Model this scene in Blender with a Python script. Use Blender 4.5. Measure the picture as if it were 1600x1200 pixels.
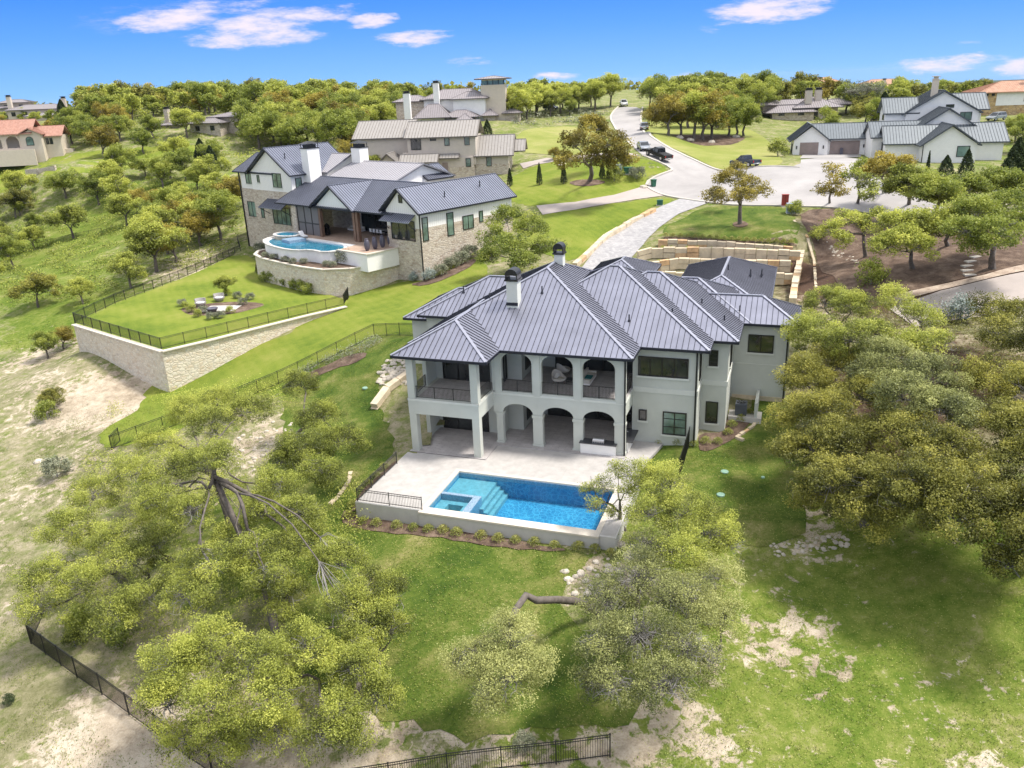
import bpy, bmesh, math, random
import numpy as np
from mathutils import Vector, geometry
R=math.radians
scn=bpy.context.scene
for o in list(bpy.data.objects): bpy.data.objects.remove(o)
# ------------------------------------------------------------------ camera
F_=1270.; PITCH=R(20.17); ROLL=R(-2.316); CAMZ=28.
cp_,sp_=math.cos(PITCH),math.sin(PITCH)
FW=np.array([0,cp_,-sp_]); RT=np.array([1.,0,0]); UP=np.array([0,sp_,cp_])
RR=RT*math.cos(ROLL)+UP*math.sin(ROLL); UU=-RT*math.sin(ROLL)+UP*math.cos(ROLL)
camd=bpy.data.cameras.new('camera'); cam=bpy.data.objects.new('camera',camd); scn.collection.objects.link(cam)
camd.sensor_width=36; camd.lens=36*F_/1600; camd.clip_end=20000; camd.clip_start=.5
from mathutils import Matrix
M=Matrix(((RR[0],UU[0],-FW[0],0),(RR[1],UU[1],-FW[1],0),(RR[2],UU[2],-FW[2],CAMZ),(0,0,0,1)))
cam.matrix_world=M
scn.camera=cam
# ------------------------------------------------------------------ light
SUN_EL,SUN_AZ=R(61),R(94)      # azimuth clockwise from +Y (the camera's heading) : right and a little behind the house
sd=bpy.data.lights.new('sun','SUN'); sd.energy=2.5; sd.angle=R(10); sd.color=(1,.95,.87)
sun=bpy.data.objects.new('sun',sd); scn.collection.objects.link(sun)
sdir=Vector((math.sin(SUN_AZ)*math.cos(SUN_EL),math.cos(SUN_AZ)*math.cos(SUN_EL),math.sin(SUN_EL)))
sun.rotation_euler=sdir.to_track_quat('Z','Y').to_euler()
scn.view_settings.view_transform='Standard'; scn.view_settings.look='None'; scn.view_settings.gamma=1
scn.view_settings.use_curve_mapping=False
scn.view_settings.exposure=1.08
scn.cycles.max_bounces=6; scn.cycles.diffuse_bounces=3; scn.cycles.transparent_max_bounces=6; scn.cycles.use_denoising=True
w=bpy.data.worlds.new('World'); scn.world=w; w.use_nodes=True
nt=w.node_tree; nt.nodes.clear()
def N(nt,typ,**k):
    n=nt.nodes.new(typ)
    for a,b in k.items():
        if a=='inp':
            for i,v in b.items(): n.inputs[i].default_value=v
        else: setattr(n,a,b)
    return n
def math_(nt,op,a,b=None,c=None,clamp=False):
    n=nt.nodes.new('ShaderNodeMath'); n.operation=op; n.use_clamp=clamp
    for i,x in enumerate((a,b,c)):
        if x is None: continue
        if isinstance(x,(int,float)): n.inputs[i].default_value=x
        else: nt.links.new(x,n.inputs[i])
    return n.outputs[0]
def mixc(nt,fac,a,b,blend='MIX'):
    n=nt.nodes.new('ShaderNodeMix'); n.data_type='RGBA'; n.blend_type=blend
    for s,x in ((0,fac),(6,a),(7,b)):
        if isinstance(x,(int,float)): n.inputs[s].default_value=x
        elif isinstance(x,tuple): n.inputs[s].default_value=(x+(1,))[:4]
        else: nt.links.new(x,n.inputs[s])
    return n.outputs[2]
def build_sky():
    L=nt.links.new
    out=N(nt,'ShaderNodeOutputWorld'); bg=N(nt,'ShaderNodeBackground'); L(bg.outputs[0],out.inputs[0]); bg.inputs[1].default_value=.15
    sky=N(nt,'ShaderNodeTexSky'); sky.sky_type='NISHITA'; sky.sun_disc=False; sky.sun_elevation=SUN_EL; sky.sun_rotation=SUN_AZ; sky.altitude=250; sky.ozone_density=1.5
    tc=N(nt,'ShaderNodeTexCoord'); sx=N(nt,'ShaderNodeSeparateXYZ'); L(tc.outputs['Generated'],sx.inputs[0])
    x,y,z=sx.outputs
    ramp=N(nt,'ShaderNodeValToRGB'); cr=ramp.color_ramp
    K=3.6
    def c(r,g,b): return (r*K,g*K,b*K,1)
    cr.elements[0].position=0; cr.elements[0].color=c(.27,.55,.98)
    cr.elements[1].position=1; cr.elements[1].color=c(.02,.10,.55)
    e=cr.elements.new(.22); e.color=c(.13,.38,.96)
    e=cr.elements.new(.45); e.color=c(.035,.23,.84)
    zz=math_(nt,'MULTIPLY',z,3.6,clamp=True); L(zz,ramp.inputs[0])
    low=math_(nt,'SUBTRACT',1.,math_(nt,'MULTIPLY',math_(nt,'SUBTRACT',z,.10),6.,clamp=True))
    high=mixc(nt,.72,sky.outputs[0],(4.5,4.42,4.36)); col=mixc(nt,low,high,ramp.outputs[0])
    # clouds, laid out by direction
    ys=math_(nt,'MAXIMUM',y,.05); px=math_(nt,'DIVIDE',x,ys); pz=math_(nt,'DIVIDE',z,ys)
    cmb=N(nt,'ShaderNodeCombineXYZ'); L(px,cmb.inputs[0]); L(math_(nt,'MULTIPLY',pz,4.2),cmb.inputs[1])
    n1=N(nt,'ShaderNodeTexNoise',inp={'Scale':7.,'Detail':10.,'Roughness':.66}); L(cmb.outputs[0],n1.inputs[0])
    n2=N(nt,'ShaderNodeTexNoise',inp={'Scale':19.,'Detail':9.,'Roughness':.68}); L(cmb.outputs[0],n2.inputs[0])
    warp=math_(nt,'SUBTRACT',n1.outputs[0],.5)
    tot=None
    def tp(u,v):
        d=FW+RR*(u-800)/F_-UU*(v-600)/F_; return d[0]/d[1],d[2]/d[1]
    for (u,v,wu,wv,s) in [(258,32,85,17,1.),(400,48,95,24,.95),(470,22,110,16,.8),(345,12,90,14,.6),(440,58,70,14,.8),(582,31,38,13,1.),(640,60,65,12,1.),(735,97,45,8,.5),(1210,14,95,17,1.05),(1150,24,50,10,.7),(1110,44,24,7,.4),(1470,99,85,13,1.),(1520,93,95,6,.55),(1610,103,60,16,1.),(1520,66,30,5,.35),(860,121,40,8,.9),(1085,118,40,9,.6),(300,25,180,26,.35),(-200,60,150,30,.9),(1900,60,180,30,.9)]:
        cx,cz=tp(u,v); a=wu/F_; b=wv/F_
        dx=math_(nt,'DIVIDE',math_(nt,'SUBTRACT',math_(nt,'ADD',px,math_(nt,'MULTIPLY',warp,.11)),cx),a)
        dz=math_(nt,'DIVIDE',math_(nt,'SUBTRACT',math_(nt,'ADD',pz,math_(nt,'MULTIPLY',warp,.03)),cz),b)
        r2=math_(nt,'ADD',math_(nt,'MULTIPLY',dx,dx),math_(nt,'MULTIPLY',dz,dz))
        m=math_(nt,'MULTIPLY',math_(nt,'SUBTRACT',1.15,r2,clamp=True),s)
        tot=m if tot is None else math_(nt,'MAXIMUM',tot,m)
    t2=math_(nt,'ADD',tot,math_(nt,'MULTIPLY',math_(nt,'SUBTRACT',n2.outputs[0],.5),3.0))
    cm=N(nt,'ShaderNodeMapRange',interpolation_type='SMOOTHSTEP',inp={1:.1,2:1.35,3:0.,4:.95}); L(t2,cm.inputs[0])
    cmf=math_(nt,'MULTIPLY',cm.outputs[0],math_(nt,'MULTIPLY',tot,2.,clamp=True))
    front=math_(nt,'MULTIPLY',math_(nt,'SUBTRACT',y,.3),6.,clamp=True)
    cmf=math_(nt,'MULTIPLY',cmf,front)
    col=mixc(nt,cmf,col,(.90*K,.80*K,.93*K))
    L(col,bg.inputs[0])
build_sky()
# ------------------------------------------------------------------ picture geometry -> places on the ground
def ray(u,v): return FW+RR*(u-800)/F_-UU*(v-600)/F_
CC=np.array([0,0,CAMZ])
def P(u,v,z):
    d=ray(u,v); return CC+d*((z-CAMZ)/d[2])
def hv(u): # row of the true horizon at column u
    lo,hi=0,400
    for _ in range(40):
        m=(lo+hi)/2
        if ray(u,m)[2]>0: lo=m
        else: hi=m
    return lo
CTRL=[(40,1190,-5.6),(300,1190,-5.2),(600,1190,-4.2),(900,1200,-3.2),(1200,1190,-3),(1590,1190,-3),(20,1000,-5.6),(160,1099,-5),(950,1178,-3),
(700,1000,-2.4),(561,806,-1.3),(640,818,-1.2),(720,831,-1.15),(800,841,-1.05),(879,851,-.95),(935,861,-.95),(560,850,-1.75),(800,890,-1.6),(1050,860,-1.),(1100,800,-.8),(1060,748,-.25),(1075,700,0),(1130,680,.2),(1200,650,.8),(1227,629,1.35),(1240,560,2.8),(1245,420,4.6),
(1300,800,-.6),(1590,900,0),(1590,700,3),(1400,600,3.2),(1300,560,3.2),(1250,480,4.5),(1590,600,4.2),(1400,1000,-2),(1200,950,-2),
(500,900,-2.2),(300,900,-4),(350,760,-3),(450,700,-1.6),(500,640,-.8),(560,700,-.7),(617,726,-.15),(600,640,.6),(600,590,2.),(585,523,2.6),(640,523,3.6),(630,560,2.9),
(175,700,-3.2),(370,626,-1.),(262,612,-2.9),(125,552,-1.4),(480,545,1.),(540,495,2.0),(650,445,3.0),(700,425,4.2),(745,392,5.6),(800,420,5),(400,500,.3),(250,510,-.5),(420,430,.5),(350,420,.8),
(900,360,8),(850,320,9.5),(800,330,8.8),(960,295,11),(1000,330,9.3),(985,370,7.3),(940,405,6.),(1080,312,10),(1200,325,10),(1330,325,10),(1030,290,11),(1100,280,11.3),(1165,264,13),(1157,350,8.8),(1150,370,8),(1240,374,8),(1040,370,8),
(1300,340,9.3),(1400,400,7.5),(1500,460,6),(1590,430,7.3),(1400,470,5.4),(1300,430,6.2),(1600,520,5),
(1025,256,14),(1005,238,15.3),(1007,207,17.6),(975,168,20.3),(1100,230,14.4),(1100,215,15.6),(1270,243,13),(1350,240,12.9),(1440,275,12.3),(1560,275,12),(1590,340,9.5),(1490,320,10.5),(1230,225,14.2),(1230,195,15.2),(1560,190,16),(1400,180,16.5),(1150,180,18),
(1040,432,4.4),(1140,434,4.4),(1240,437,4.4),(1140,422,4.8),(1140,412,5.3),(1140,399,6.4),(1040,402,6.2),(1240,404,6.2),(1140,390,7.3),(380,390,2.6),(300,430,1.),(100,400,-.5),(50,430,-1),(100,560,-3.6),(20,700,-5),(20,850,-5.4),(100,480,-2),(100,330,4),(200,330,4.5),(60,243,14),(60,265,12.3),(200,250,12.5),(30,300,7),
(450,240,12),(520,300,9),(700,270,12),(780,272,11.8),(840,262,12.6),(850,200,17),(860,240,14.2),(920,230,14.8),(785,190,19),(900,180,19),(300,200,19.5),(350,260,11.5),(100,185,21),(500,190,19)]
pts=[tuple(P(u,v,z)) for u,v,z in CTRL]
pts+=[(-200,400,25),(0,400,24.),(-100,330,24.),(120,330,21),(90,420,23),(-350,300,20),(-400,150,0),(-400,0,-15),(-60,0,-9),(60,0,-4),(200,0,-6),(200,60,-2),(250,150,6),(300,300,12),(180,300,14),(-150,20,-14),(-130,90,-8),(-200,500,22),(200,500,14),
 (-2,52,-1.6),(4,50,-1.6),(0,56,-1.6),(10,62,-.5),(8,72,3.2),(2,76,3.6),(20,80,4.3),(10,88,4.4),(28,88,4.5),(22,95,4.5),(33,80,4.5),(36,100,6.5),(15,66,1.5)]
pts=np.array(pts)
def _U(r2): return np.where(r2>1e-9,r2*np.log(r2+1e-9),0)
_X=pts[:,:2]/100.
_n=len(_X); _K=_U(((_X[:,None]-_X[None])**2).sum(2))+np.eye(_n)*2e-4; _Pm=np.hstack([np.ones((_n,1)),_X])
_A=np.block([[_K,_Pm],[_Pm.T,np.zeros((3,3))]]); _W=np.linalg.solve(_A,np.concatenate([pts[:,2],np.zeros(3)]))
def farz(x,y):
    d=np.hypot(x,y)
    hill=26*np.exp(-((x+150)/420)**2-((y-380)/420)**2)
    s=np.sin(x/420.+1)*np.cos(y/510.)*18+np.sin(x/190.+y/230.)*7
    rise=np.clip((d-1500)/2000,0,1)
    return -34+hill*2.2*(d<2500)+s*np.clip((6000-d)/3000,.2,1)+rise*14-np.clip(d-3200,0,6000)*.018
def T(x,y):
    x=np.asarray(x,float); y=np.asarray(y,float); sh=x.shape; q=np.stack([x.ravel(),y.ravel()],1)/100.
    out=np.empty(len(q))
    for i in range(0,len(q),20000):
        c=q[i:i+20000]; out[i:i+20000]=_U(((c[:,None]-_X[None])**2).sum(2))@_W[:_n]+_W[_n]+c@_W[_n+1:]
    out=out.reshape(sh)
    d=np.hypot(x,y); t=np.clip((d-430)/500,0,1); t=t*t*(3-2*t)
    return np.clip(out,-20,32)*(1-t)+farz(x,y)*t
# grid (dense near, wide far) ; heights read from the very grid the ground mesh uses
def axis(lo,hi,step,far,g=1.12):
    a=list(np.arange(lo,hi+.01,step)); s=step
    while a[-1]<far: s*=g; a.append(a[-1]+s)
    s=step
    while a[0]>-far: s*=g; a.insert(0,a[0]-s)
    return np.array(a)
GX=axis(-75,75,1.,9000); GY=axis(22,175,1.,9000)
GXX,GYY=np.meshgrid(GX,GY,indexing='ij'); GZ=T(GXX,GYY)
def G(x,y):
    i=min(max(np.searchsorted(GX,x)-1,0),len(GX)-2); j=min(max(np.searchsorted(GY,y)-1,0),len(GY)-2)
    a=(x-GX[i])/(GX[i+1]-GX[i]); b=(y-GY[j])/(GY[j+1]-GY[j])
    z00,z10,z01,z11=GZ[i,j],GZ[i+1,j],GZ[i,j+1],GZ[i+1,j+1]
    if a>=b: return float(z00+(z10-z00)*a+(z11-z10)*b)      # same diagonal as the mesh
    return float(z00+(z01-z00)*b+(z11-z01)*a)
def gp(u,v):            # the ground point seen at a place of the photograph
    d=ray(u,v); d=d/np.linalg.norm(d); t=15.; prev=t
    while t<9000:
        p=CC+d*t
        if p[2]<G(p[0],p[1]): break
        prev=t; t+=max(.5,t*.01)
    lo,hi=prev,t
    for _ in range(25):
        m=(lo+hi)/2; p=CC+d*m
        if p[2]<G(p[0],p[1]): hi=m
        else: lo=m
    p=CC+d*hi; return np.array([p[0],p[1],G(p[0],p[1])])
# ------------------------------------------------------------------ materials
def newmat(name):
    m=bpy.data.materials.new(name); m.use_nodes=True; t=m.node_tree; b=t.nodes['Principled BSDF']; return m,t,b
def coord(t,kind='Object',scale=None):
    tc=t.nodes.new('ShaderNodeTexCoord'); o=tc.outputs[kind]
    if kind=='World':
        pass
    return o
def wpos(t):
    g=t.nodes.new('ShaderNodeNewGeometry'); return g.outputs['Position']
def noise(t,vec,scale,detail=4,rough=.55,dist=0):
    n=N(t,'ShaderNodeTexNoise',inp={'Scale':scale,'Detail':detail,'Roughness':rough,'Distortion':dist}); t.links.new(vec,n.inputs['Vector']); return n.outputs[0]
def mrange(t,x,a,b,c=0.,d=1.):
    n=N(t,'ShaderNodeMapRange',inp={1:a,2:b,3:c,4:d}); t.links.new(x,n.inputs[0]); return n.outputs[0]
def bump(t,b,h,dist,strength=.6):
    n=N(t,'ShaderNodeBump',inp={'Strength':strength,'Distance':dist}); t.links.new(h,n.inputs['Height']); t.links.new(n.outputs[0],b.inputs['Normal'])
def plain(name,col,rough=.7,metal=0,var=.12,scale=1.5,spec=.5,bmp=0):
    m,t,b=newmat(name); v=wpos(t); n=noise(t,v,scale,6,.6)
    k=mrange(t,n,.3,.7,1-var,1+var)
    c=mixc(t,1.,col,k,'MULTIPLY') if False else None
    vm=t.nodes.new('ShaderNodeVectorMath'); vm.operation='SCALE'; vm.inputs[0].default_value=col[:3]; t.links.new(k,vm.inputs['Scale'])
    t.links.new(vm.outputs[0],b.inputs['Base Color']); b.inputs['Roughness'].default_value=rough; b.inputs['Metallic'].default_value=metal
    b.inputs['Specular IOR Level'].default_value=spec
    if bmp: bump(t,b,noise(t,v,scale*8,3),bmp)
    return m
M_={}
def mk(name,*a,**k): M_[name]=plain(name,*a,**k)
mk('stucco',(.52,.535,.485),.9,var=.09,scale=.45,bmp=.01)
mk('stucco_trim',(.61,.62,.57),.85,var=.04)
mk('soffit',(.10,.085,.07),.6)
mk('roof_metal',(.335,.34,.41),.36,metal=.75,var=.13,scale=.5)
mk('roof_seam',(.022,.024,.035),.5,metal=.3)  # seam ribs near black: the colour stands in for their faint shadow
mk('roof_cap',(.385,.39,.455),.36,metal=.6)
mk('roof_blue',(.21,.225,.285),.38,metal=.6,var=.1,scale=.4)
mk('roof_tan',(.33,.305,.28),.5,metal=.1,var=.08); mk('seam_tan',(.13,.11,.095),.6)
mk('roof_mauve',(.29,.26,.265),.5,metal=.1,var=.08); mk('seam_mauve',(.10,.085,.085),.6)
mk('roof_gray',(.17,.19,.205),.45,metal=.2,var=.08); mk('seam_gray',(.07,.08,.09),.6)
mk('roof_light',(.42,.40,.42),.5,metal=.1,var=.05); mk('seam_light',(.14,.14,.16),.6)
mk('black_metal',(.012,.012,.013),.4); mk('frame_black',(.015,.014,.014),.35)
mk('rail_dark',(.03,.027,.025),.5)
mk('white_paint',(.82,.80,.775),.7,var=.04); mk('cream_paint',(.60,.52,.43),.85,var=.05); mk('tan_stucco',(.54,.475,.41),.9,var=.05)
mk('concrete',(.50,.475,.44),.85,var=.07,scale=1.2); mk('coping',(.60,.54,.46),.8,var=.08,scale=3.)
mk('wall_light',(.52,.50,.475),.85,var=.06,scale=1.5)
mk('road',(.345,.325,.315),.9,var=.17,scale=.16); mk('kerb',(.52,.48,.42),.85,var=.08)
mk('drive',(.41,.355,.325),.9,var=.07,scale=.6)
mk('wood',(.17,.10,.065),.7,var=.2); mk('garage_door',(.27,.21,.19),.6)
mk('fabric_light',(.62,.58,.52),.95,var=.05); mk('fabric_teal',(.02,.16,.17),.9); mk('wicker',(.33,.31,.29),.8)
mk('steel',(.55,.55,.56),.3,metal=.9,var=.04); mk('counter',(.05,.05,.055),.35)
mk('urn',(.09,.085,.115),.45); mk('ac_grey',(.10,.11,.13),.6)
mk('rubber',(.015,.015,.016),.8); mk('plastic_green',(.02,.12,.07),.5); mk('plastic_aqua',(.22,.36,.28),.5); mk('red_box',(.30,.04,.03),.6)
mk('utility_blue',(.30,.36,.44),.5); mk('boulder',(.52,.46,.38),.95,var=.25,scale=2.,bmp=.05)
mk('block_stone',(.60,.50,.36),.95,var=.22,scale=1.1,bmp=.04); mk('block_orange',(.58,.38,.21),.95,var=.3,scale=1.5)
mk('bark',(.13,.11,.095),.95,var=.35,scale=4.); mk('twig',(.25,.235,.215),.95,var=.25,scale=3.)
mk('car_silver',(.42,.44,.47),.25,metal=.7,var=.02); mk('car_black',(.012,.012,.015),.2,var=.02); mk('car_slate',(.06,.075,.095),.25,metal=.5,var=.02); mk('car_white',(.7,.7,.7),.25,var=.02)
mk('lamp_red',(.35,.01,.01),.3); mk('lamp_white',(.7,.7,.68),.2); mk('tile_blue',(.24,.34,.45),.35,var=.5,scale=12.)
mk('interior',(.10,.09,.08),.9); mk('dead_leaf',(.10,.05,.02),.9)
def glassm(name,tint,rough=.04):
    m,t,b=newmat(name); v=wpos(t); n=noise(t,v,.55,4,.6)
    r=N(t,'ShaderNodeValToRGB'); r.color_ramp.elements[0].position=.35; r.color_ramp.elements[0].color=(tint[0]*.35,tint[1]*.35,tint[2]*.35,1); r.color_ramp.elements[1].position=.65; r.color_ramp.elements[1].color=tint+(1,)
    t.links.new(n,r.inputs[0]); t.links.new(r.outputs[0],b.inputs['Base Color']); b.inputs['Roughness'].default_value=rough; b.inputs['Specular IOR Level'].default_value=.9; M_[name]=m
glassm('glass',(.045,.05,.05)); glassm('glass_green',(.20,.30,.265)); glassm('glass_car',(.02,.025,.03))
def screenm():
    m,t,b=newmat('insect_screen'); b.inputs['Base Color'].default_value=(.16,.15,.15,1); b.inputs['Roughness'].default_value=.8; M_['insect_screen']=m
screenm()
def batten(name,col,sp=.4):
    m,t,b=newmat(name); tc=coord(t,'Object'); s=N(t,'ShaderNodeSeparateXYZ'); t.links.new(tc,s.inputs[0])
    a=math_(t,'ADD',s.outputs[0],s.outputs[1]); f=math_(t,'FRACT',math_(t,'DIVIDE',a,sp)); e=math_(t,'LESS_THAN',f,.12)
    c=mixc(t,e,col,tuple(x*.8 for x in col)); t.links.new(c,b.inputs['Base Color']); b.inputs['Roughness'].default_value=.8
    bump(t,b,e,.02,1.); M_[name]=m
batten('board_white',(.82,.80,.775))
def masonry(name,c1,c2,c3,scale,mortar=(.5,.46,.4),stretch=1.7,edge=.05):
    m,t,b=newmat(name); tc=coord(t,'Object'); s=N(t,'ShaderNodeSeparateXYZ'); t.links.new(tc,s.inputs[0])
    cb=N(t,'ShaderNodeCombineXYZ'); t.links.new(s.outputs[0],cb.inputs[0]); t.links.new(s.outputs[1],cb.inputs[1]); t.links.new(math_(t,'MULTIPLY',s.outputs[2],stretch),cb.inputs[2])
    nn=N(t,'ShaderNodeTexNoise',inp={'Scale':1.3,'Detail':2.}); t.links.new(cb.outputs[0],nn.inputs['Vector'])
    wv=mixc(t,.12,cb.outputs[0],nn.outputs['Color'],'ADD')
    vo=N(t,'ShaderNodeTexVoronoi',feature='F1',distance='CHEBYCHEV',inp={'Scale':scale}); t.links.new(wv,vo.inputs['Vector'])
    ve=N(t,'ShaderNodeTexVoronoi',feature='DISTANCE_TO_EDGE',inp={'Scale':scale}); t.links.new(wv,ve.inputs['Vector'])
    sc=N(t,'ShaderNodeSeparateColor'); t.links.new(vo.outputs['Color'],sc.inputs[0])
    r=N(t,'ShaderNodeValToRGB'); cr=r.color_ramp; cr.elements[0].color=c1+(1,); cr.elements[1].color=c3+(1,); e=cr.elements.new(.5); e.color=c2+(1,); t.links.new(sc.outputs[0],r.inputs[0])
    n2=noise(t,tc,6.,5,.65); k=mrange(t,n2,.3,.7,.82,1.15)
    vm=t.nodes.new('ShaderNodeVectorMath'); vm.operation='SCALE'; t.links.new(r.outputs[0],vm.inputs[0]); t.links.new(k,vm.inputs['Scale'])
    ed=math_(t,'LESS_THAN',ve.outputs['Distance'],edge)
    c=mixc(t,ed,vm.outputs[0],mortar); t.links.new(c,b.inputs['Base Color']); b.inputs['Roughness'].default_value=.95
    bump(t,b,mrange(t,ve.outputs['Distance'],0,.15),.04,.8); M_[name]=m
masonry('limestone',(.68,.585,.46),(.73,.655,.55),(.60,.48,.35),1.9,mortar=(.54,.48,.41),edge=.035)
masonry('ledgestone',(.52,.44,.35),(.64,.57,.48),(.40,.31,.24),1.9,mortar=(.42,.36,.3),stretch=2.3,edge=.04)
masonry('gold_stone',(.50,.33,.14),(.58,.42,.22),(.30,.17,.07),1.3,mortar=(.35,.25,.15),stretch=1.5)
def pavers(name,c1,c2,sx,sy,mort,rot=0):
    m,t,b=newmat(name); tc=coord(t,'Object'); mp=N(t,'ShaderNodeMapping'); mp.inputs['Rotation'].default_value=(0,0,rot); t.links.new(tc,mp.inputs[0])
    br=N(t,'ShaderNodeTexBrick',inp={'Color1':c1+(1,),'Color2':c2+(1,),'Mortar':mort+(1,),'Scale':1.,'Mortar Size':.012,'Brick Width':sx,'Row Height':sy}); t.links.new(mp.outputs[0],br.inputs[0])
    n2=noise(t,tc,1.3,5,.65); k=mrange(t,n2,.3,.7,.85,1.12)
    vm=t.nodes.new('ShaderNodeVectorMath'); vm.operation='SCALE'; t.links.new(br.outputs[0],vm.inputs[0]); t.links.new(k,vm.inputs['Scale'])
    t.links.new(vm.outputs[0],b.inputs['Base Color']); b.inputs['Roughness'].default_value=.75; M_[name]=m
pavers('porch_tile',(.40,.37,.36),(.46,.43,.42),1.1,.2,(.2,.18,.18)); pavers('paver_drive',(.31,.30,.305),(.42,.405,.40),.45,.3,(.27,.26,.26),.6)
pavers('deck_concrete',(.43,.405,.385),(.455,.43,.405),3.3,3.3,(.40,.37,.34)); pavers('patio_tile',(.40,.28,.21),(.46,.34,.26),.8,.8,(.3,.22,.17))
pavers('clay_tile',(.37,.19,.14),(.44,.25,.19),.35,.4,(.26,.11,.07)); pavers('clay_orange',(.42,.23,.15),(.48,.29,.20),.5,.5,(.3,.13,.06))
def ground_mat(name,stops,scale=.35,fine=5.,bmp=.05,stripes=0,patch=None):
    """stops: colours from dry to lush, picked by noise"""
    m,t,b=newmat(name); v=wpos(t)
    n1=noise(t,v,scale,8,.62,.3); n2=noise(t,v,fine,6,.7); n3=noise(t,v,fine*5,3,.7)
    s=math_(t,'ADD',math_(t,'MULTIPLY',n1,.55),math_(t,'ADD',math_(t,'MULTIPLY',n2,.27),math_(t,'MULTIPLY',n3,.18)))
    if stripes:
        sp=N(t,'ShaderNodeSeparateXYZ'); t.links.new(v,sp.inputs[0])
        a=math_(t,'ADD',math_(t,'MULTIPLY',sp.outputs[0],math.cos(stripes)),math_(t,'MULTIPLY',sp.outputs[1],math.sin(stripes)))
        st=math_(t,'SINE',math_(t,'MULTIPLY',math_(t,'ADD',a,math_(t,'MULTIPLY',n1,2.5)),5.2)); s=math_(t,'ADD',s,math_(t,'MULTIPLY',st,.013))
    r=N(t,'ShaderNodeValToRGB'); cr=r.color_ramp
    while len(cr.elements)<len(stops): cr.elements.new(.5)
    for e,(p,c) in zip(cr.elements,stops): e.position=p; e.color=c+(1,)
    t.links.new(s,r.inputs[0]); t.links.new(r.outputs[0],b.inputs['Base Color']); b.inputs['Roughness'].default_value=.95; b.inputs['Specular IOR Level'].default_value=.15
    bump(t,b,math_(t,'ADD',n2,n3),bmp,.7); M_[name]=m; return m
ground_mat('lawn',[(.35,(.34,.29,.14)),(.43,(.19,.20,.055)),(.51,(.10,.145,.022)),(.60,(.045,.085,.012))],scale=.28,fine=4.,bmp=.09)
ground_mat('lawn_fresh',[(.36,(.27,.27,.065)),(.5,(.18,.225,.03)),(.62,(.10,.155,.017))],scale=.15,stripes=.45)
ground_mat('lawn_pale',[(.36,(.36,.33,.14)),(.5,(.25,.27,.07)),(.64,(.16,.205,.035))],scale=.1)
ground_mat('mulch',[(.36,(.27,.20,.15)),(.5,(.145,.10,.075)),(.62,(.07,.047,.036))],scale=.8,bmp=.06)
ground_mat('soil',[(.38,(.50,.38,.29)),(.5,(.38,.27,.20)),(.62,(.26,.17,.12))],scale=.5)
ground_mat('gravel',[(.38,(.62,.52,.42)),(.5,(.48,.38,.30)),(.6,(.33,.24,.19))],scale=1.,fine=9.)
def terrain_mat():
    m,t,b=newmat('terrain'); v=wpos(t); L=t.links.new
    at=N(t,'ShaderNodeVertexColor',layer_name='zone'); sc=N(t,'ShaderNodeSeparateColor'); L(at.outputs[0],sc.inputs[0])
    n0=noise(t,v,.05,5,.6); n1=noise(t,v,.22,8,.62,.4); n2=noise(t,v,1.4,7,.68); n3=noise(t,v,9.,5,.7); n4=noise(t,v,.5,7,.65,.6)
    mix3=math_(t,'ADD',math_(t,'MULTIPLY',n1,.42),math_(t,'ADD',math_(t,'MULTIPLY',n2,.36),math_(t,'MULTIPLY',n3,.22)))
    dry=N(t,'ShaderNodeValToRGB'); cr=dry.color_ramp; cr.elements[0].position=.38; cr.elements[0].color=(.44,.37,.27,1); cr.elements[1].position=.62; cr.elements[1].color=(.13,.135,.05,1); e=cr.elements.new(.5); e.color=(.27,.25,.14,1); L(mix3,dry.inputs[0])
    grn=N(t,'ShaderNodeValToRGB'); cr=grn.color_ramp; cr.elements[0].position=.36; cr.elements[0].color=(.36,.32,.16,1); cr.elements[1].position=.66; cr.elements[1].color=(.05,.10,.012,1); e=cr.elements.new(.46); e.color=(.20,.235,.05,1); e=cr.elements.new(.55); e.color=(.12,.175,.025,1); L(mix3,grn.inputs[0])
    soil=N(t,'ShaderNodeValToRGB'); cr=soil.color_ramp; cr.elements[0].position=.38; cr.elements[0].color=(.66,.58,.46,1); cr.elements[1].position=.62; cr.elements[1].color=(.25,.20,.14,1); e=cr.elements.new(.5); e.color=(.48,.40,.30,1); L(mix3,soil.inputs[0])
    def thr(ch,n,lo=.12,amp=1.1):
        x=math_(t,'ADD',ch,math_(t,'MULTIPLY',math_(t,'SUBTRACT',n,.5),amp)); return mrange(t,x,.5-lo,.5+lo)
    nn=math_(t,'ADD',math_(t,'MULTIPLY',n4,.6),math_(t,'MULTIPLY',n2,.4))
    c=mixc(t,thr(sc.outputs[0],nn,.15,1.6),dry.outputs[0],grn.outputs[0])
    ns=math_(t,'ADD',math_(t,'MULTIPLY',noise(t,v,1.1,9,.7,.4),.7),math_(t,'MULTIPLY',n4,.3)); c=mixc(t,thr(sc.outputs[1],ns,.06,2.6),c,soil.outputs[0])
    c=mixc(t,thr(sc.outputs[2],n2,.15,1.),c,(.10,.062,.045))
    ln=N(t,'ShaderNodeVectorMath',operation='LENGTH'); L(v,ln.inputs[0]); c=mixc(t,mrange(t,ln.outputs['Value'],420,900),c,(.045,.07,.025))
    L(c,b.inputs['Base Color']); b.inputs['Roughness'].default_value=.97; b.inputs['Specular IOR Level'].default_value=.1
    bump(t,b,math_(t,'ADD',math_(t,'MULTIPLY',n2,1.5),n3),.12,.8); M_['terrain']=m
terrain_mat()
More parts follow.
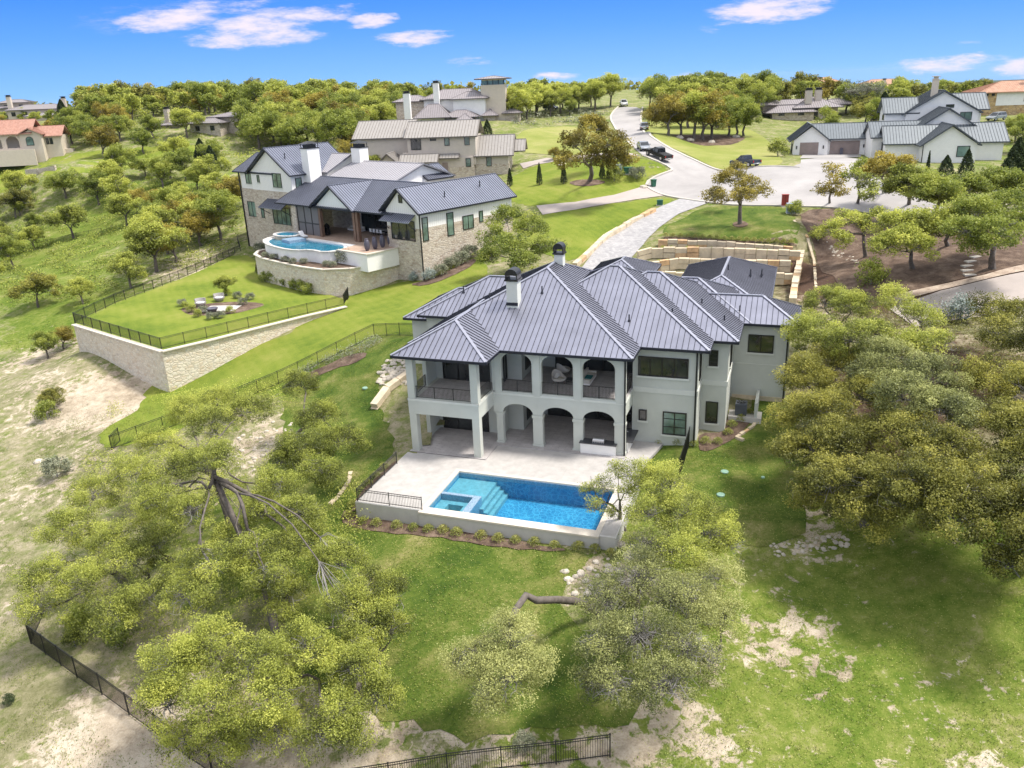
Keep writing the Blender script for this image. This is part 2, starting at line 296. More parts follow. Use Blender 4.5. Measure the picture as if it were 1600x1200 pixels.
def leafm(name,ca,cb,cc,tr=.35):
    m,t,b=newmat(name); L=t.links.new
    at=N(t,'ShaderNodeAttribute',attribute_name='tone'); oi=N(t,'ShaderNodeObjectInfo')
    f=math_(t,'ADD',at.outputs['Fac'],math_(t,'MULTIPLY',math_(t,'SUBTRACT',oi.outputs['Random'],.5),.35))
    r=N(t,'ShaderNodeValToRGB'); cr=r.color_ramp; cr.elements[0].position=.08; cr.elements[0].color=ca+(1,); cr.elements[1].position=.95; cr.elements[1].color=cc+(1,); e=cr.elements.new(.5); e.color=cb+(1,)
    L(f,r.inputs[0]); t.nodes.remove(b)
    d=N(t,'ShaderNodeBsdfDiffuse'); tl=N(t,'ShaderNodeBsdfTranslucent'); g=N(t,'ShaderNodeBsdfGlossy',inp={'Roughness':.55,'Color':(.5,.5,.5,1)}); mx=N(t,'ShaderNodeMixShader',inp={0:tr}); mg=N(t,'ShaderNodeMixShader',inp={0:.05})
    L(r.outputs[0],d.inputs[0]); L(r.outputs[0],tl.inputs[0]); L(d.outputs[0],mx.inputs[1]); L(tl.outputs[0],mx.inputs[2]); L(mx.outputs[0],mg.inputs[1]); L(g.outputs[0],mg.inputs[2]); L(mg.outputs[0],t.nodes['Material Output'].inputs[0]); M_[name]=m
leafm('leaf_oak',(.09,.11,.02),(.395,.435,.075),(.67,.68,.14),.38)
leafm('leaf_oak_dark',(.06,.07,.015),(.25,.25,.045),(.50,.46,.09))
leafm('leaf_bright',(.13,.17,.03),(.31,.36,.06),(.50,.52,.10),.42)
leafm('leaf_sage',(.10,.115,.04),(.36,.38,.125),(.60,.60,.22),.36)
leafm('leaf_gold',(.14,.12,.025),(.38,.315,.055),(.57,.46,.08))
leafm('leaf_juniper',(.02,.035,.014),(.045,.07,.025),(.09,.12,.04),.2)
leafm('leaf_grass',(.20,.24,.05),(.33,.36,.09),(.50,.46,.15),.3)
leafm('leaf_grey',(.14,.15,.10),(.26,.28,.18),(.38,.38,.26),.2)
leafm('leaf_pale',(.2,.24,.2),(.36,.42,.38),(.5,.55,.5),.2)
def poolm():
    m,t,b=newmat('pool_water'); t.nodes.remove(b); L=t.links.new; v=wpos(t)
    n=noise(t,v,2.2,4,.6,.6); n2=noise(t,v,7.,3,.6)
    g=N(t,'ShaderNodeBsdfGlass',inp={'IOR':1.1,'Roughness':.0,'Color':(.45,.86,1.,1)}); gl=N(t,'ShaderNodeBsdfGlossy',inp={'Roughness':.03,'Color':(1,1,1,1)})
    tp=N(t,'ShaderNodeBsdfTransparent',inp={'Color':(.58,.84,.92,1)})
    bn=N(t,'ShaderNodeBump',inp={'Strength':.5,'Distance':.05}); L(math_(t,'ADD',n,math_(t,'MULTIPLY',n2,.3)),bn.inputs['Height'])
    L(bn.outputs[0],gl.inputs['Normal']); fr=N(t,'ShaderNodeFresnel',inp={'IOR':1.33}); L(bn.outputs[0],fr.inputs['Normal'])
    mx=N(t,'ShaderNodeMixShader'); L(fr.outputs[0],mx.inputs[0]); L(tp.outputs[0],mx.inputs[1]); L(gl.outputs[0],mx.inputs[2]); L(mx.outputs[0],t.nodes['Material Output'].inputs[0]); M_['pool_water']=m
    m,t,b=newmat('pool_plaster'); v=wpos(t); L=t.links.new
    wn=N(t,'ShaderNodeTexNoise',inp={'Scale':1.4,'Detail':3.}); L(v,wn.inputs['Vector']); wv=mixc(t,.35,v,wn.outputs['Color'],'ADD')
    vo=N(t,'ShaderNodeTexVoronoi',feature='DISTANCE_TO_EDGE',inp={'Scale':2.6}); L(wv,vo.inputs['Vector'])
    vo2=N(t,'ShaderNodeTexVoronoi',feature='DISTANCE_TO_EDGE',inp={'Scale':6.}); L(wv,vo2.inputs['Vector'])
    e=mrange(t,vo.outputs['Distance'],0,.13,1,0); e2=mrange(t,vo2.outputs['Distance'],0,.12,1,0); nz=noise(t,v,.5,3)
    s=math_(t,'ADD',math_(t,'MULTIPLY',e,.4),math_(t,'ADD',math_(t,'MULTIPLY',e2,.3),math_(t,'MULTIPLY',nz,.5)))  # lighter web: rippling water light painted into the plaster colour
    r=N(t,'ShaderNodeValToRGB'); cr=r.color_ramp; cr.elements[0].position=.12; cr.elements[0].color=(.012,.17,.36,1); cr.elements[1].position=.9; cr.elements[1].color=(.16,.50,.68,1); L(s,r.inputs[0]); L(r.outputs[0],b.inputs['Base Color']); b.inputs['Roughness'].default_value=.8; M_['pool_plaster']=m
    m2,t2,b2=newmat('pool_deep'); n2_=noise(t2,wpos(t2),1.5,5,.6,.5); r2=N(t2,'ShaderNodeValToRGB'); r2.color_ramp.elements[0].position=.35; r2.color_ramp.elements[0].color=(.015,.12,.22,1); r2.color_ramp.elements[1].position=.7; r2.color_ramp.elements[1].color=(.05,.27,.38,1); t2.links.new(n2_,r2.inputs[0]); t2.links.new(r2.outputs[0],b2.inputs['Base Color']); b2.inputs['Roughness'].default_value=.06; bump(t2,b2,n2_,.03,.5); M_['pool_deep']=m2
poolm(); mk('pool_shelf',(.27,.43,.47),.7,var=.2,scale=3.)
# ------------------------------------------------------------------ objects
COL=scn.collection; ZB={}
def tag(o,label=None,cat=None,group=None,kind=None):
    if label: o['label']=label
    if cat: o['category']=cat
    if group: o['group']=group
    if kind: o['kind']=kind
    return o
def root(name,loc,deg=0,label=None,cat=None,group=None):
    o=bpy.data.objects.new(name,None); COL.objects.link(o); o.location=loc; o.rotation_euler=(0,0,R(deg)); o.empty_display_size=.1
    tag(o,label,cat,group); ZB[o.name]=loc[2]; return o
class MB:
    """collects faces; z is given as world height, x and y in the thing's own frame"""
    def __init__(s): s.v=[]; s.f=[]; s.m=[]; s.mi=0; s.smooth=[]; s.sm=False
    def vs(s,pts):
        n=len(s.v); s.v+= [tuple(float(c) for c in p) for p in pts]; return n
    def face(s,idx): s.f.append(tuple(idx)); s.m.append(s.mi); s.smooth.append(s.sm)
    def poly(s,pts): n=s.vs(pts); s.face(range(n,n+len(pts))); return s
    def box(s,x0,x1,y0,y1,z0,z1):
        n=s.vs([(x0,y0,z0),(x1,y0,z0),(x1,y1,z0),(x0,y1,z0),(x0,y0,z1),(x1,y0,z1),(x1,y1,z1),(x0,y1,z1)])
        for q in ((3,2,1,0),(4,5,6,7),(0,1,5,4),(1,2,6,5),(2,3,7,6),(3,0,4,7)): s.face([n+i for i in q])
        return s
    def prism(s,pts,z0,z1):
        """pts: outline (x,y) counter-clockwise"""
        k=len(pts); zz0=z0 if hasattr(z0,'__len__') else [z0]*k; zz1=z1 if hasattr(z1,'__len__') else [z1]*k
        n=s.vs([(p[0],p[1],z) for p,z in zip(pts,zz0)]+[(p[0],p[1],z) for p,z in zip(pts,zz1)])
        tr=geometry.tessellate_polygon([[Vector((p[0],p[1],0)) for p in pts]])
        ar=sum(pts[i][0]*pts[(i+1)%k][1]-pts[(i+1)%k][0]*pts[i][1] for i in range(k))
        for a,b,c in tr: 
            pa,pb,pc=pts[a],pts[b],pts[c]; cr=(pb[0]-pa[0])*(pc[1]-pa[1])-(pc[0]-pa[0])*(pb[1]-pa[1])
            if cr<0: a,c=c,a
            s.face((n+k+a,n+k+b,n+k+c)); s.face((n+c,n+b,n+a))
        for i in range(k):
            j=(i+1)%k
            s.face((n+i,n+j,n+k+j,n+k+i) if ar>0 else (n+j,n+i,n+k+i,n+k+j))
        return s
    def hull(s,bot,top):
        """closed solid between two matching loops of 3-D points"""
        k=len(bot); n=s.vs(list(bot)+list(top)); s.face(range(n+k-1,n-1,-1)); s.face(range(n+k,n+2*k))
        for i in range(k): j=(i+1)%k; s.face((n+i,n+j,n+k+j,n+k+i))
        return s
    def bar(s,p,q,w,h=None):
        p=np.array(p,float); q=np.array(q,float); d=q-p; L=np.linalg.norm(d)
        if L<1e-6: return s
        d/=L; up=np.array([0,0,1.]) if abs(d[2])<.95 else np.array([1.,0,0]); a=np.cross(d,up); a/=np.linalg.norm(a); b=np.cross(a,d); h=h or w
        c=[(-a*w-b*h)/2,(a*w-b*h)/2,(a*w+b*h)/2,(-a*w+b*h)/2]
        return s.hull([p+x for x in c],[q+x for x in c])
    def cyl(s,c,r,z0,z1,n=12,r2=None,cap=True):
        r2=r if r2 is None else r2; k=s.vs([(c[0]+r*math.cos(2*math.pi*i/n),c[1]+r*math.sin(2*math.pi*i/n),z0) for i in range(n)]+[(c[0]+r2*math.cos(2*math.pi*i/n),c[1]+r2*math.sin(2*math.pi*i/n),z1) for i in range(n)])
        for i in range(n): j=(i+1)%n; s.face((k+i,k+j,k+n+j,k+n+i))
        if cap: s.face(range(k+n-1,k-1,-1)); s.face(range(k+n,k+2*n))
        return s
    def lathe(s,c,prof,n=14):
        k=s.vs([(c[0]+r*math.cos(2*math.pi*i/n),c[1]+r*math.sin(2*math.pi*i/n),z) for r,z in prof for i in range(n)])
        for a in range(len(prof)-1):
            for i in range(n): j=(i+1)%n; s.face((k+a*n+i,k+a*n+j,k+(a+1)*n+j,k+(a+1)*n+i))
        s.face(range(k+n-1,k-1,-1)); s.face(range(k+(len(prof)-1)*n,k+len(prof)*n)); return s
    def tube(s,pts,rad,n=5):
        P_=[np.array(p,float) for p in pts]; rings=[]
        for i,p in enumerate(P_):
            d=P_[min(i+1,len(P_)-1)]-P_[max(i-1,0)]; d/=max(np.linalg.norm(d),1e-6); up=np.array([0,0,1.]) if abs(d[2])<.9 else np.array([1.,0,0]); a=np.cross(d,up); a/=np.linalg.norm(a); b=np.cross(a,d)
            r=rad[i] if hasattr(rad,'__len__') else rad
            rings.append(s.vs([p+(a*math.cos(2*math.pi*j/n)+b*math.sin(2*math.pi*j/n))*r for j in range(n)]))
        for i in range(len(rings)-1):
            for j in range(n): k=(j+1)%n; s.face((rings[i]+j,rings[i]+k,rings[i+1]+k,rings[i+1]+j))
        s.face([rings[0]+j for j in range(n)][::-1]); s.face([rings[-1]+j for j in range(n)]); return s
    def build(s,name,mats,parent=None,label=None,smooth=False):
        if not s.f: return None
        z=ZB.get(parent.name,0) if parent else 0
        me=bpy.data.meshes.new(name); me.from_pydata([(a,b,c-z) for a,b,c in s.v],[],s.f)
        for mt in (mats if isinstance(mats,(list,tuple)) else [mats]): me.materials.append(M_[mt] if isinstance(mt,str) else mt)
        me.polygons.foreach_set('material_index',s.m); me.polygons.foreach_set('use_smooth',[smooth or q for q in s.smooth]); me.update()
        o=bpy.data.objects.new(name,me); COL.objects.link(o)
        if parent: o.parent=parent; ZB[o.name]=z
        if label: o['label']=label
        return o
def clip_line(poly,a0):
    """poly: list of (a,b); the b-interval where a==a0 (convex or simple)"""
    bs=[]
    for i in range(len(poly)):
        (x1,y1),(x2,y2)=poly[i],poly[(i+1)%len(poly)]
        if (x1-a0)*(x2-a0)<0 or (x1==a0 and x2!=a0): t=(a0-x1)/(x2-x1); bs.append(y1+(y2-y1)*t)
    bs.sort(); return [(bs[i],bs[i+1]) for i in range(0,len(bs)-1,2)]
def roof_plane(mb,pts,eave_dir,sp=.45,w=.035,h=.05,thick=.10,seam=1):
    """one sheet of a roof with its standing seams; eave_dir is the horizontal direction of its eave"""
    p=[np.array(q,float) for q in pts]; nrm=np.zeros(3)
    for i in range(len(p)): nrm+=np.cross(p[i]-p[0],p[(i+1)%len(p)]-p[0])
    nrm/=np.linalg.norm(nrm)
    if nrm[2]<0: p=p[::-1]; nrm=-nrm
    mb.mi=0; mb.hull([q-np.array([0,0,thick]) for q in p],p)
    e=np.array(eave_dir,float); e/=np.linalg.norm(e); s_=np.cross(nrm,e)
    ab=[((q-p[0])@e,(q-p[0])@s_) for q in p]; lo=min(a for a,b in ab); hi=max(a for a,b in ab)
    mb.mi=seam; a=lo+sp*.5
    while a<hi:
        for b0,b1 in clip_line(ab,a):
            if b1-b0>.15:
                q0=p[0]+e*a+s_*(b0+.03); q1=p[0]+e*a+s_*(b1-.03); c=[-e*w/2-nrm*.01,e*w/2-nrm*.01,e*w/2+nrm*h,-e*w/2+nrm*h]
                mb.hull([q0+x for x in c],[q1+x for x in c])
        a+=sp
    mb.mi=0
def fascia(mb,loop,ze,h=.22,t=.12,mi=1):
    mb.mi=mi
    for i in range(len(loop)):
        a=np.array(loop[i]); b=np.array(loop[(i+1)%len(loop)]); d=b-a; d=d/np.linalg.norm(d)
        a2=a-d*(t/2-.002); b2=b+d*(t/2-.004)
        mb.bar((a2[0],a2[1],ze-h/2-.02),(b2[0],b2[1],ze-h/2-.02),t,h)
    mb.mi=0
def hip_roof(root_,x0,x1,y0,y1,ze,k=.5,mats=('roof_metal','roof_seam','roof_cap'),sp=.45,caps=True,name='roof',fas=True,w=.035):
    mb=MB(); W=x1-x0; D=y1-y0; r=min(W,D)/2; zr=ze+k*r
    if D>=W: A=((x0+x1)/2,y0+r,zr); B=((x0+x1)/2,y1-r,zr)
    else: A=(x0+r,(y0+y1)/2,zr); B=(x1-r,(y0+y1)/2,zr)
    c=[(x0,y0,ze),(x1,y0,ze),(x1,y1,ze),(x0,y1,ze)]
    if D>=W:
        pl=[([c[0],c[1],A],(1,0,0)),([c[1],c[2],B,A],(0,1,0)),([c[2],c[3],B],(1,0,0)),([c[3],c[0],A,B],(0,1,0))]; hips=[(c[0],A),(c[1],A),(c[2],B),(c[3],B),(A,B)]
    else:
        pl=[([c[0],c[1],B,A],(1,0,0)),([c[1],c[2],B],(0,1,0)),([c[2],c[3],A,B],(1,0,0)),([c[3],c[0],A],(0,1,0))]; hips=[(c[0],A),(c[3],A),(c[1],B),(c[2],B),(A,B)]
    for q,e in pl:
        q2=[]
        for t in q:
            if not any(abs(t[0]-z[0])+abs(t[1]-z[1])<1e-4 for z in q2): q2.append(t)
        roof_plane(mb,q2,e,sp,w=w)
    if caps:
        mb.mi=2
        for a,b in hips:
            a=np.array(a); b=np.array(b)
            if np.linalg.norm(a-b)>.3: mb.bar(a+(0,0,.035),b+(0,0,.035),.24,.07)
    if fas: fascia(mb,[(x0,y0),(x1,y0),(x1,y1),(x0,y1)],ze,.2,.1,1)
    return mb.build(name,list(mats),root_)
def gable_roof(root_,x0,x1,y0,y1,ze,zr,axis='y',mats=('roof_blue','roof_seam','roof_cap'),sp=.45,name='roof',peak=None,w=.035,trim=3):
    """x0..y1 are the roof edges, overhang included; axis = direction of the ridge; peak = ridge position across"""
    mb=MB()
    if axis=='y':
        c=(x0+x1)/2 if peak is None else peak
        roof_plane(mb,[(x0,y0,ze),(c,y0,zr),(c,y1,zr),(x0,y1,ze)],(0,1,0),sp,w=w); roof_plane(mb,[(x1,y0,ze),(x1,y1,ze),(c,y1,zr),(c,y0,zr)],(0,1,0),sp,w=w)
        E=[((x0,y0,ze),(c,y0,zr)),((x1,y0,ze),(c,y0,zr)),((x0,y1,ze),(c,y1,zr)),((x1,y1,ze),(c,y1,zr)),((x0,y0,ze),(x0,y1,ze)),((x1,y0,ze),(x1,y1,ze))]; rd=((c,y0,zr),(c,y1,zr))
    else:
        c=(y0+y1)/2 if peak is None else peak
        roof_plane(mb,[(x0,y0,ze),(x1,y0,ze),(x1,c,zr),(x0,c,zr)],(1,0,0),sp,w=w); roof_plane(mb,[(x0,y1,ze),(x0,c,zr),(x1,c,zr),(x1,y1,ze)],(1,0,0),sp,w=w)
        E=[((x0,y0,ze),(x0,c,zr)),((x0,y1,ze),(x0,c,zr)),((x1,y0,ze),(x1,c,zr)),((x1,y1,ze),(x1,c,zr)),((x0,y0,ze),(x1,y0,ze)),((x0,y1,ze),(x1,y1,ze))]; rd=((x0,c,zr),(x1,c,zr))
    mb.mi=1
    for a,b in E: mb.bar(np.array(a)-(0,0,.1),np.array(b)-(0,0,.1),.12,.22)
    mb.mi=0; mb.bar(np.array(rd[0])+(0,0,.03),np.array(rd[1])+(0,0,.03),.22,.06)
    return mb.build(name,list(mats),root_)
def gable_walls(mb,x0,x1,y0,y1,zb,ze,zr,axis='y',peak=None):
    """box of walls with its gable ends, closed"""
    if axis=='y':
        c=(x0+x1)/2 if peak is None else peak
        mb.hull([(x0,y0,zb),(x1,y0,zb),(x1,y0,ze),(c,y0,zr),(x0,y0,ze)],[(x0,y1,zb),(x1,y1,zb),(x1,y1,ze),(c,y1,zr),(x0,y1,ze)])
    else:
        c=(y0+y1)/2 if peak is None else peak
        mb.hull([(x1,y0,zb),(x1,y1,zb),(x1,y1,ze),(x1,c,zr),(x1,y0,ze)],[(x0,y0,zb),(x0,y1,zb),(x0,y1,ze),(x0,c,zr),(x0,y0,ze)])
    return mb
def window(root_,plane,pos,a0,a1,z0,z1,face=-1,mull=(1,),rows=(),glass='glass',frame='frame_black',sill='stucco_trim',fw=.09,name='window',sillz=True,label=None):
    """plane 'y': the wall is y=pos and a is x ; plane 'x': the wall is x=pos and a is y. face = outward sign"""
    t=face
    def bx(mb,a,b,c,d,p,q):
        lo,hi=sorted((pos+t*p,pos+t*q))
        mb.box(a,b,lo,hi,c,d) if plane=='y' else mb.box(lo,hi,a,b,c,d)
    m=MB(); D=.09
    bx(m,a0,a1,z1-fw,z1,-.02,D); bx(m,a0,a1,z0,z0+fw,-.02,D); bx(m,a0,a0+fw,z0+fw,z1-fw,-.02,D); bx(m,a1-fw,a1,z0+fw,z1-fw,-.02,D)
    for k in mull: x=a0+(a1-a0)*k if k<1 else None; 
    for k in mull:
        if k<1: x=a0+(a1-a0)*k; bx(m,x-fw*.45,x+fw*.45,z0+fw,z1-fw,-.02,D-.01)
    for k in rows: z=z0+(z1-z0)*k; bx(m,a0+fw,a1-fw,z-.025,z+.025,-.02,D-.03)
    f=m.build(name,frame,root_,label)
    g=MB(); bx(g,a0+fw*.6,a1-fw*.6,z0+fw*.6,z1-fw*.6,-.02,.03); g.build('pane',glass,f)
    if sillz:
        s_=MB(); bx(s_,a0-.12,a1+.12,z0-.16,z0-.003,-.02,.13); s_.build('sill',sill,f)
    return f
def panel(mb,loops,o,ux,n,t):
    """wall of thickness t with holes. loops: outer then holes, (a,z); o origin, ux along, n outward; extends t inward"""
    o=np.array(o,float); ux=np.array(ux,float); n=np.array(n,float)
    flat=[p for l in loops for p in l]; tr=geometry.tessellate_polygon([[Vector((a,z,0)) for a,z in l] for l in loops])
    f0=mb.vs([o+ux*a+np.array([0,0,z]) for a,z in flat]); b0=mb.vs([o+ux*a-n*t+np.array([0,0,z]) for a,z in flat])
    for a,b,c in tr: mb.face((f0+a,f0+b,f0+c)); mb.face((b0+c,b0+b,b0+a))
    k=0
    for l in loops:
        for i in range(len(l)): j=(i+1)%len(l); mb.face((f0+k+i,f0+k+j,b0+k+j,b0+k+i))
        k+=len(l)
def arch(a0,a1,z0,zs,zt,n=14):
    c=(a0+a1)/2; r=(a1-a0)/2
    return [(a0,z0),(a1,z0)]+[(c+r*math.cos(math.pi*i/n),zs+(zt-zs)*math.sin(math.pi*i/n)) for i in range(n+1)]
def rail(mb,p,q,h=1.05,sp=.11,post=1.2,w=.022,bot=.08):
    p=np.array(p,float); q=np.array(q,float); L=np.linalg.norm(q-p)
    mb.bar(p+(0,0,h),q+(0,0,h),.05,.04); mb.bar(p+(0,0,bot),q+(0,0,bot),.035,.035); n=max(2,int(L/sp))
    for i in range(1,n): c=p+(q-p)*i/n; mb.bar(c+(0,0,bot),c+(0,0,h),w)
    n=max(1,round(L/post))
    for i in range(n+1): c=p+(q-p)*i/n; mb.bar(c,c+(0,0,h),.045)
def solid(name,fn,mats,parent=None,label=None,smooth=False):
    m=MB(); fn(m); return m.build(name,mats,parent,label,smooth)
# ------------------------------------------------------------------ the main house's frame
HO=P(645,704,0); HYAW=-19.607; hc,hs=math.cos(R(HYAW)),math.sin(R(HYAW))
def hw(x,y): return (HO[0]+x*hc-y*hs, HO[1]+x*hs+y*hc)
def frame(O,deg):
    c,s=math.cos(R(deg)),math.sin(R(deg)); return lambda x,y:(O[0]+x*c-y*s,O[1]+x*s+y*c)
NO=P(662,442,3); nw=frame(NO,-42)
def inside(poly,x,y):
    r=np.zeros(np.shape(x),bool); n=len(poly)
    for i in range(n):
        x1,y1=poly[i]; x2,y2=poly[(i+1)%n]
        if y1==y2: continue
        c=((y1>y)!=(y2>y))&(x<(x2-x1)*(y-y1)/(y2-y1)+x1); r^=c
    return r
# ------------------------------------------------------------------ ground sheet
def build_ground():
    nx,ny=GXX.shape; zone=np.zeros((nx,ny,4)); zone[...,0]=.40; zone[...,1]=.16; zone[...,3]=1
    zone[...,0]+=.12*(GYY>110); 
    bl=[(1350,950,9,0,.75),(1500,1100,8,0,.6),(1250,1120,7,0,.45),(1200,900,3,1,.15),(1190,1000,3,1,.13),(1150,1040,2,1,.1),(1560,1180,6,1,.2),(1400,880,8,0,.5),
        (600,1180,4,1,.3),(780,1184,4,1,.3),(960,1190,4,1,.22),(240,1160,5,1,.6),(160,1150,4,1,.4),(1050,1150,4,1,.35),(420,1195,5,1,.5),
        (60,1100,7,0,-.1),(40,900,6,1,.22),(30,780,6,1,.20),(100,640,7,1,.35),(180,620,6,1,.55),(60,560,7,1,.45),(230,650,5,1,.5),(120,720,6,1,.2),(60,590,5,1,.3),(180,640,4,2,.25),
        (60,440,9,0,.7),(120,480,8,0,.4),(100,520,8,0,.3),(30,400,14,0,.5),(500,560,6,0,.9),(540,530,6,0,.9),(430,850,5,0,.5),(560,1100,5,0,.3),(900,1100,5,0,.4),(1000,720,4,0,.5),(1080,830,5,0,.5),(600,500,6,0,.8),(320,400,8,1,.3),(260,430,6,1,.3),(150,380,12,0,.4),(230,320,15,0,.4),
        (430,680,5,1,.35),(380,720,5,1,.2),(330,820,6,0,.2),(1250,830,3,1,.4),(880,905,3,1,.35),(1000,910,3,1,.3),(1260,1000,3,1,.3),
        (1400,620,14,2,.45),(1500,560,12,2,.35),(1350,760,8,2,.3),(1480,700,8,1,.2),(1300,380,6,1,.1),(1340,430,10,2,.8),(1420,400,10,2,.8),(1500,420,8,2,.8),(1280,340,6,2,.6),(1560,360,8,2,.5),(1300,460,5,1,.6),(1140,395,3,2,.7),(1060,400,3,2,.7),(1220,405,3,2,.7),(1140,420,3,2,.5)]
    for u,v,r,ch,a in bl:
        p=gp(u,v); zone[...,ch]+=a*np.exp(-((GXX-p[0])**2+(GYY-p[1])**2)/(r*r))
    zone=np.clip(zone,0,1)
    idx=np.arange(nx*ny).reshape(nx,ny)
    a,b,c,d=idx[:-1,:-1],idx[1:,:-1],idx[1:,1:],idx[:-1,1:]
    co=np.stack([GXX,GYY,GZ],2).reshape(-1,3)
    def cut(poly):
        ins=inside(poly,GXX,GYY); q=ins[:-1,:-1]&ins[1:,:-1]&ins[1:,1:]&ins[:-1,1:]; return q
    hole=cut([hw(-.1,-9.2),hw(18.8,-9.2),hw(18.8,2.5),hw(22,6.6),hw(22,9.6),hw(24,9.6),hw(24,14.6),hw(28.6,14.6),hw(28.6,30),hw(6,28),hw(0,14),hw(-.1,9.5)])
    keep=~hole.ravel()
    t1=np.stack([a.ravel(),b.ravel(),c.ravel()],1)[keep]; t2=np.stack([a.ravel(),c.ravel(),d.ravel()],1)[keep]
    tri=np.concatenate([t1,t2])
    me=bpy.data.meshes.new('ground'); me.vertices.add(len(co)); me.vertices.foreach_set('co',co.ravel())
    me.loops.add(len(tri)*3); me.loops.foreach_set('vertex_index',tri.ravel()); me.polygons.add(len(tri)); me.polygons.foreach_set('loop_start',np.arange(len(tri))*3); me.polygons.foreach_set('loop_total',np.full(len(tri),3))
    me.update(calc_edges=True); me.polygons.foreach_set('use_smooth',np.ones(len(tri),bool))
    at=me.color_attributes.new('zone','FLOAT_COLOR','POINT'); at.data.foreach_set('color',zone.reshape(-1,4).ravel())
    me.materials.append(M_['terrain']); o=bpy.data.objects.new('ground',me); COL.objects.link(o); tag(o,'dry grassy slope with pale bare soil patches around the houses',None,None,'structure')
build_ground()
def drape(name,poly,mat,lift=.05,step=1.,label=None,kind='structure',zfix=None,skirt=0,smooth_edges=True):
    """poly: world (x,y) outline; a sheet lying on the ground"""
    out=[]
    n=len(poly)
    for i in range(n):
        a=np.array(poly[i][:2]); b=np.array(poly[(i+1)%n][:2]); k=max(1,int(np.linalg.norm(b-a)/step))
        for j in range(k): out.append(a+(b-a)*j/k)
    xs=[p[0] for p in out]; ys=[p[1] for p in out]; k=len(out)
    st=step*1.0; gx,gy=np.meshgrid(np.arange(min(xs)+st/2,max(xs),st),np.arange(min(ys)+st/2,max(ys),st)); gx=gx.ravel(); gy=gy.ravel(); m=inside([tuple(p) for p in out],gx,gy)
    co=[Vector((float(p[0]),float(p[1]))) for p in out]+[Vector((float(a),float(b))) for a,b in zip(gx[m],gy[m])]
    vs,es,fs,_,_,_=geometry.delaunay_2d_cdt(co,[],[list(range(k))],1,1e-4)
    mb=MB(); mb.sm=True
    mb.vs([(v.x,v.y,(G(v.x,v.y)+lift if zfix is None else zfix)) for v in vs])
    for f in fs:
        f=list(f); a,b,c=[vs[i] for i in f[:3]]
        if (b.x-a.x)*(c.y-a.y)-(c.x-a.x)*(b.y-a.y)<0: f=f[::-1]
        mb.face(f)
    o=mb.build(name,mat); tag(o,label,None,None,kind); return o
def smooth_poly(pts,it=2):
    p=[np.array(q[:2],float) for q in pts]
    for _ in range(it):
        q=[]
        for i in range(len(p)): a=p[i]; b=p[(i+1)%len(p)]; q+= [a*.75+b*.25,a*.25+b*.75]
        p=q
    return p
def ragged(poly,amp,step=.8,seed=0):
    """a natural edge: the outline wanders"""
    out=[]; n=len(poly); t=0.
    for i in range(n):
        a=np.array(poly[i][:2]); b=np.array(poly[(i+1)%n][:2]); L=np.linalg.norm(b-a); k=max(1,int(L/step)); nn=np.array([b[1]-a[1],a[0]-b[0]])/max(L,1e-6)
        for j in range(k):
            p=a+(b-a)*j/k; f=math.sin(p[0]*.9+p[1]*.4+seed)+.7*math.sin(p[0]*2.3-p[1]*1.9+seed*2)+.5*math.sin(p[0]*4.7+p[1]*5.3); out.append(p+nn*amp*f*.5)
    return out
def sheet(name,px,mat,lift=.05,step=1.,sm=2,label=None,kind='structure'):
    w_=[gp(u,v) for u,v in px]
    if name in('lawn','mulch_bed') and mat!='lawn_pale': return drape(name,ragged(smooth_poly(w_,1),.55 if name=='lawn' else .18),mat,.035 if name=='lawn' else lift,step,label,kind)
    return drape(name,smooth_poly(w_,sm) if sm else w_,mat,lift,step,label,kind)
sheet('lawn',[(470,790),(540,800),(620,815),(760,836),(880,850),(925,880),(880,930),(890,980),(970,1010),(1020,1080),(960,1135),(830,1145),(700,1150),(560,1120),(480,1050),(440,940),(440,860)],'lawn',.05,label='shady back lawn below the pool wall')
sheet('lawn',[(585,522),(650,520),(660,560),(606,575),(582,620),(600,660),(622,705),(565,778),(545,805),(500,830),(440,800),(410,740),(440,690),(440,640),(455,590),(520,556)],'lawn',.05,label='bright side lawn left of the grey green house')
sheet('lawn',[(235,600),(262,580),(420,542),(525,475),(555,455),(640,440),(745,400),(770,430),(700,470),(650,520),(585,530),(480,572),(370,636),(178,712),(150,678),(215,640)],'lawn_fresh',.05,label='mown strip of lawn between the stone retaining wall and the black fence')
sheet('lawn',[(1005,690),(1060,690),(1100,690),(1150,662),(1173,640),(1175,618),(1250,618),(1255,680),(1260,760),(1270,815),(1190,870),(1090,820),(1030,780),(1000,740)],'lawn',.05,label='green lawn right of the grey green house')
sheet('lawn',[(800,350),(835,338),(930,324),(1040,308),(1062,313),(1000,331),(955,360),(925,388),(900,410),(860,400),(820,380)],'lawn_fresh',.05,1.2,label='bright lawn between the two driveways')
sheet('lawn',[(795,316),(840,323),(930,313),(985,301),(1012,290),(1012,280),(1046,264),(1015,251),(960,249),(900,250),(850,252),(815,268),(795,280)],'lawn_fresh',.05,1.5,label='corner lawn with small trees beside the street')
sheet('lawn',[(1030,369),(1045,352),(1108,320),(1160,323),(1238,323),(1232,338),(1262,388),(1200,380),(1100,374)],'lawn',.05,label='lawn around a single small oak above the stone terraces')
sheet('lawn',[(1016,212),(1050,232),(1110,260),(1150,266),(1200,262),(1228,256),(1212,235),(1195,215),(1150,190),(1080,180),(1012,178),(1008,195)],'lawn_pale',.06,2.,label='pale lawn around the oak grove across the street')
sheet('lawn',[(805,208),(850,198),(905,196),(950,208),(975,232),(960,244),(900,246),(840,240),(808,238)],'lawn_pale',.06,2.,label='pale sloping lawn left of the street')
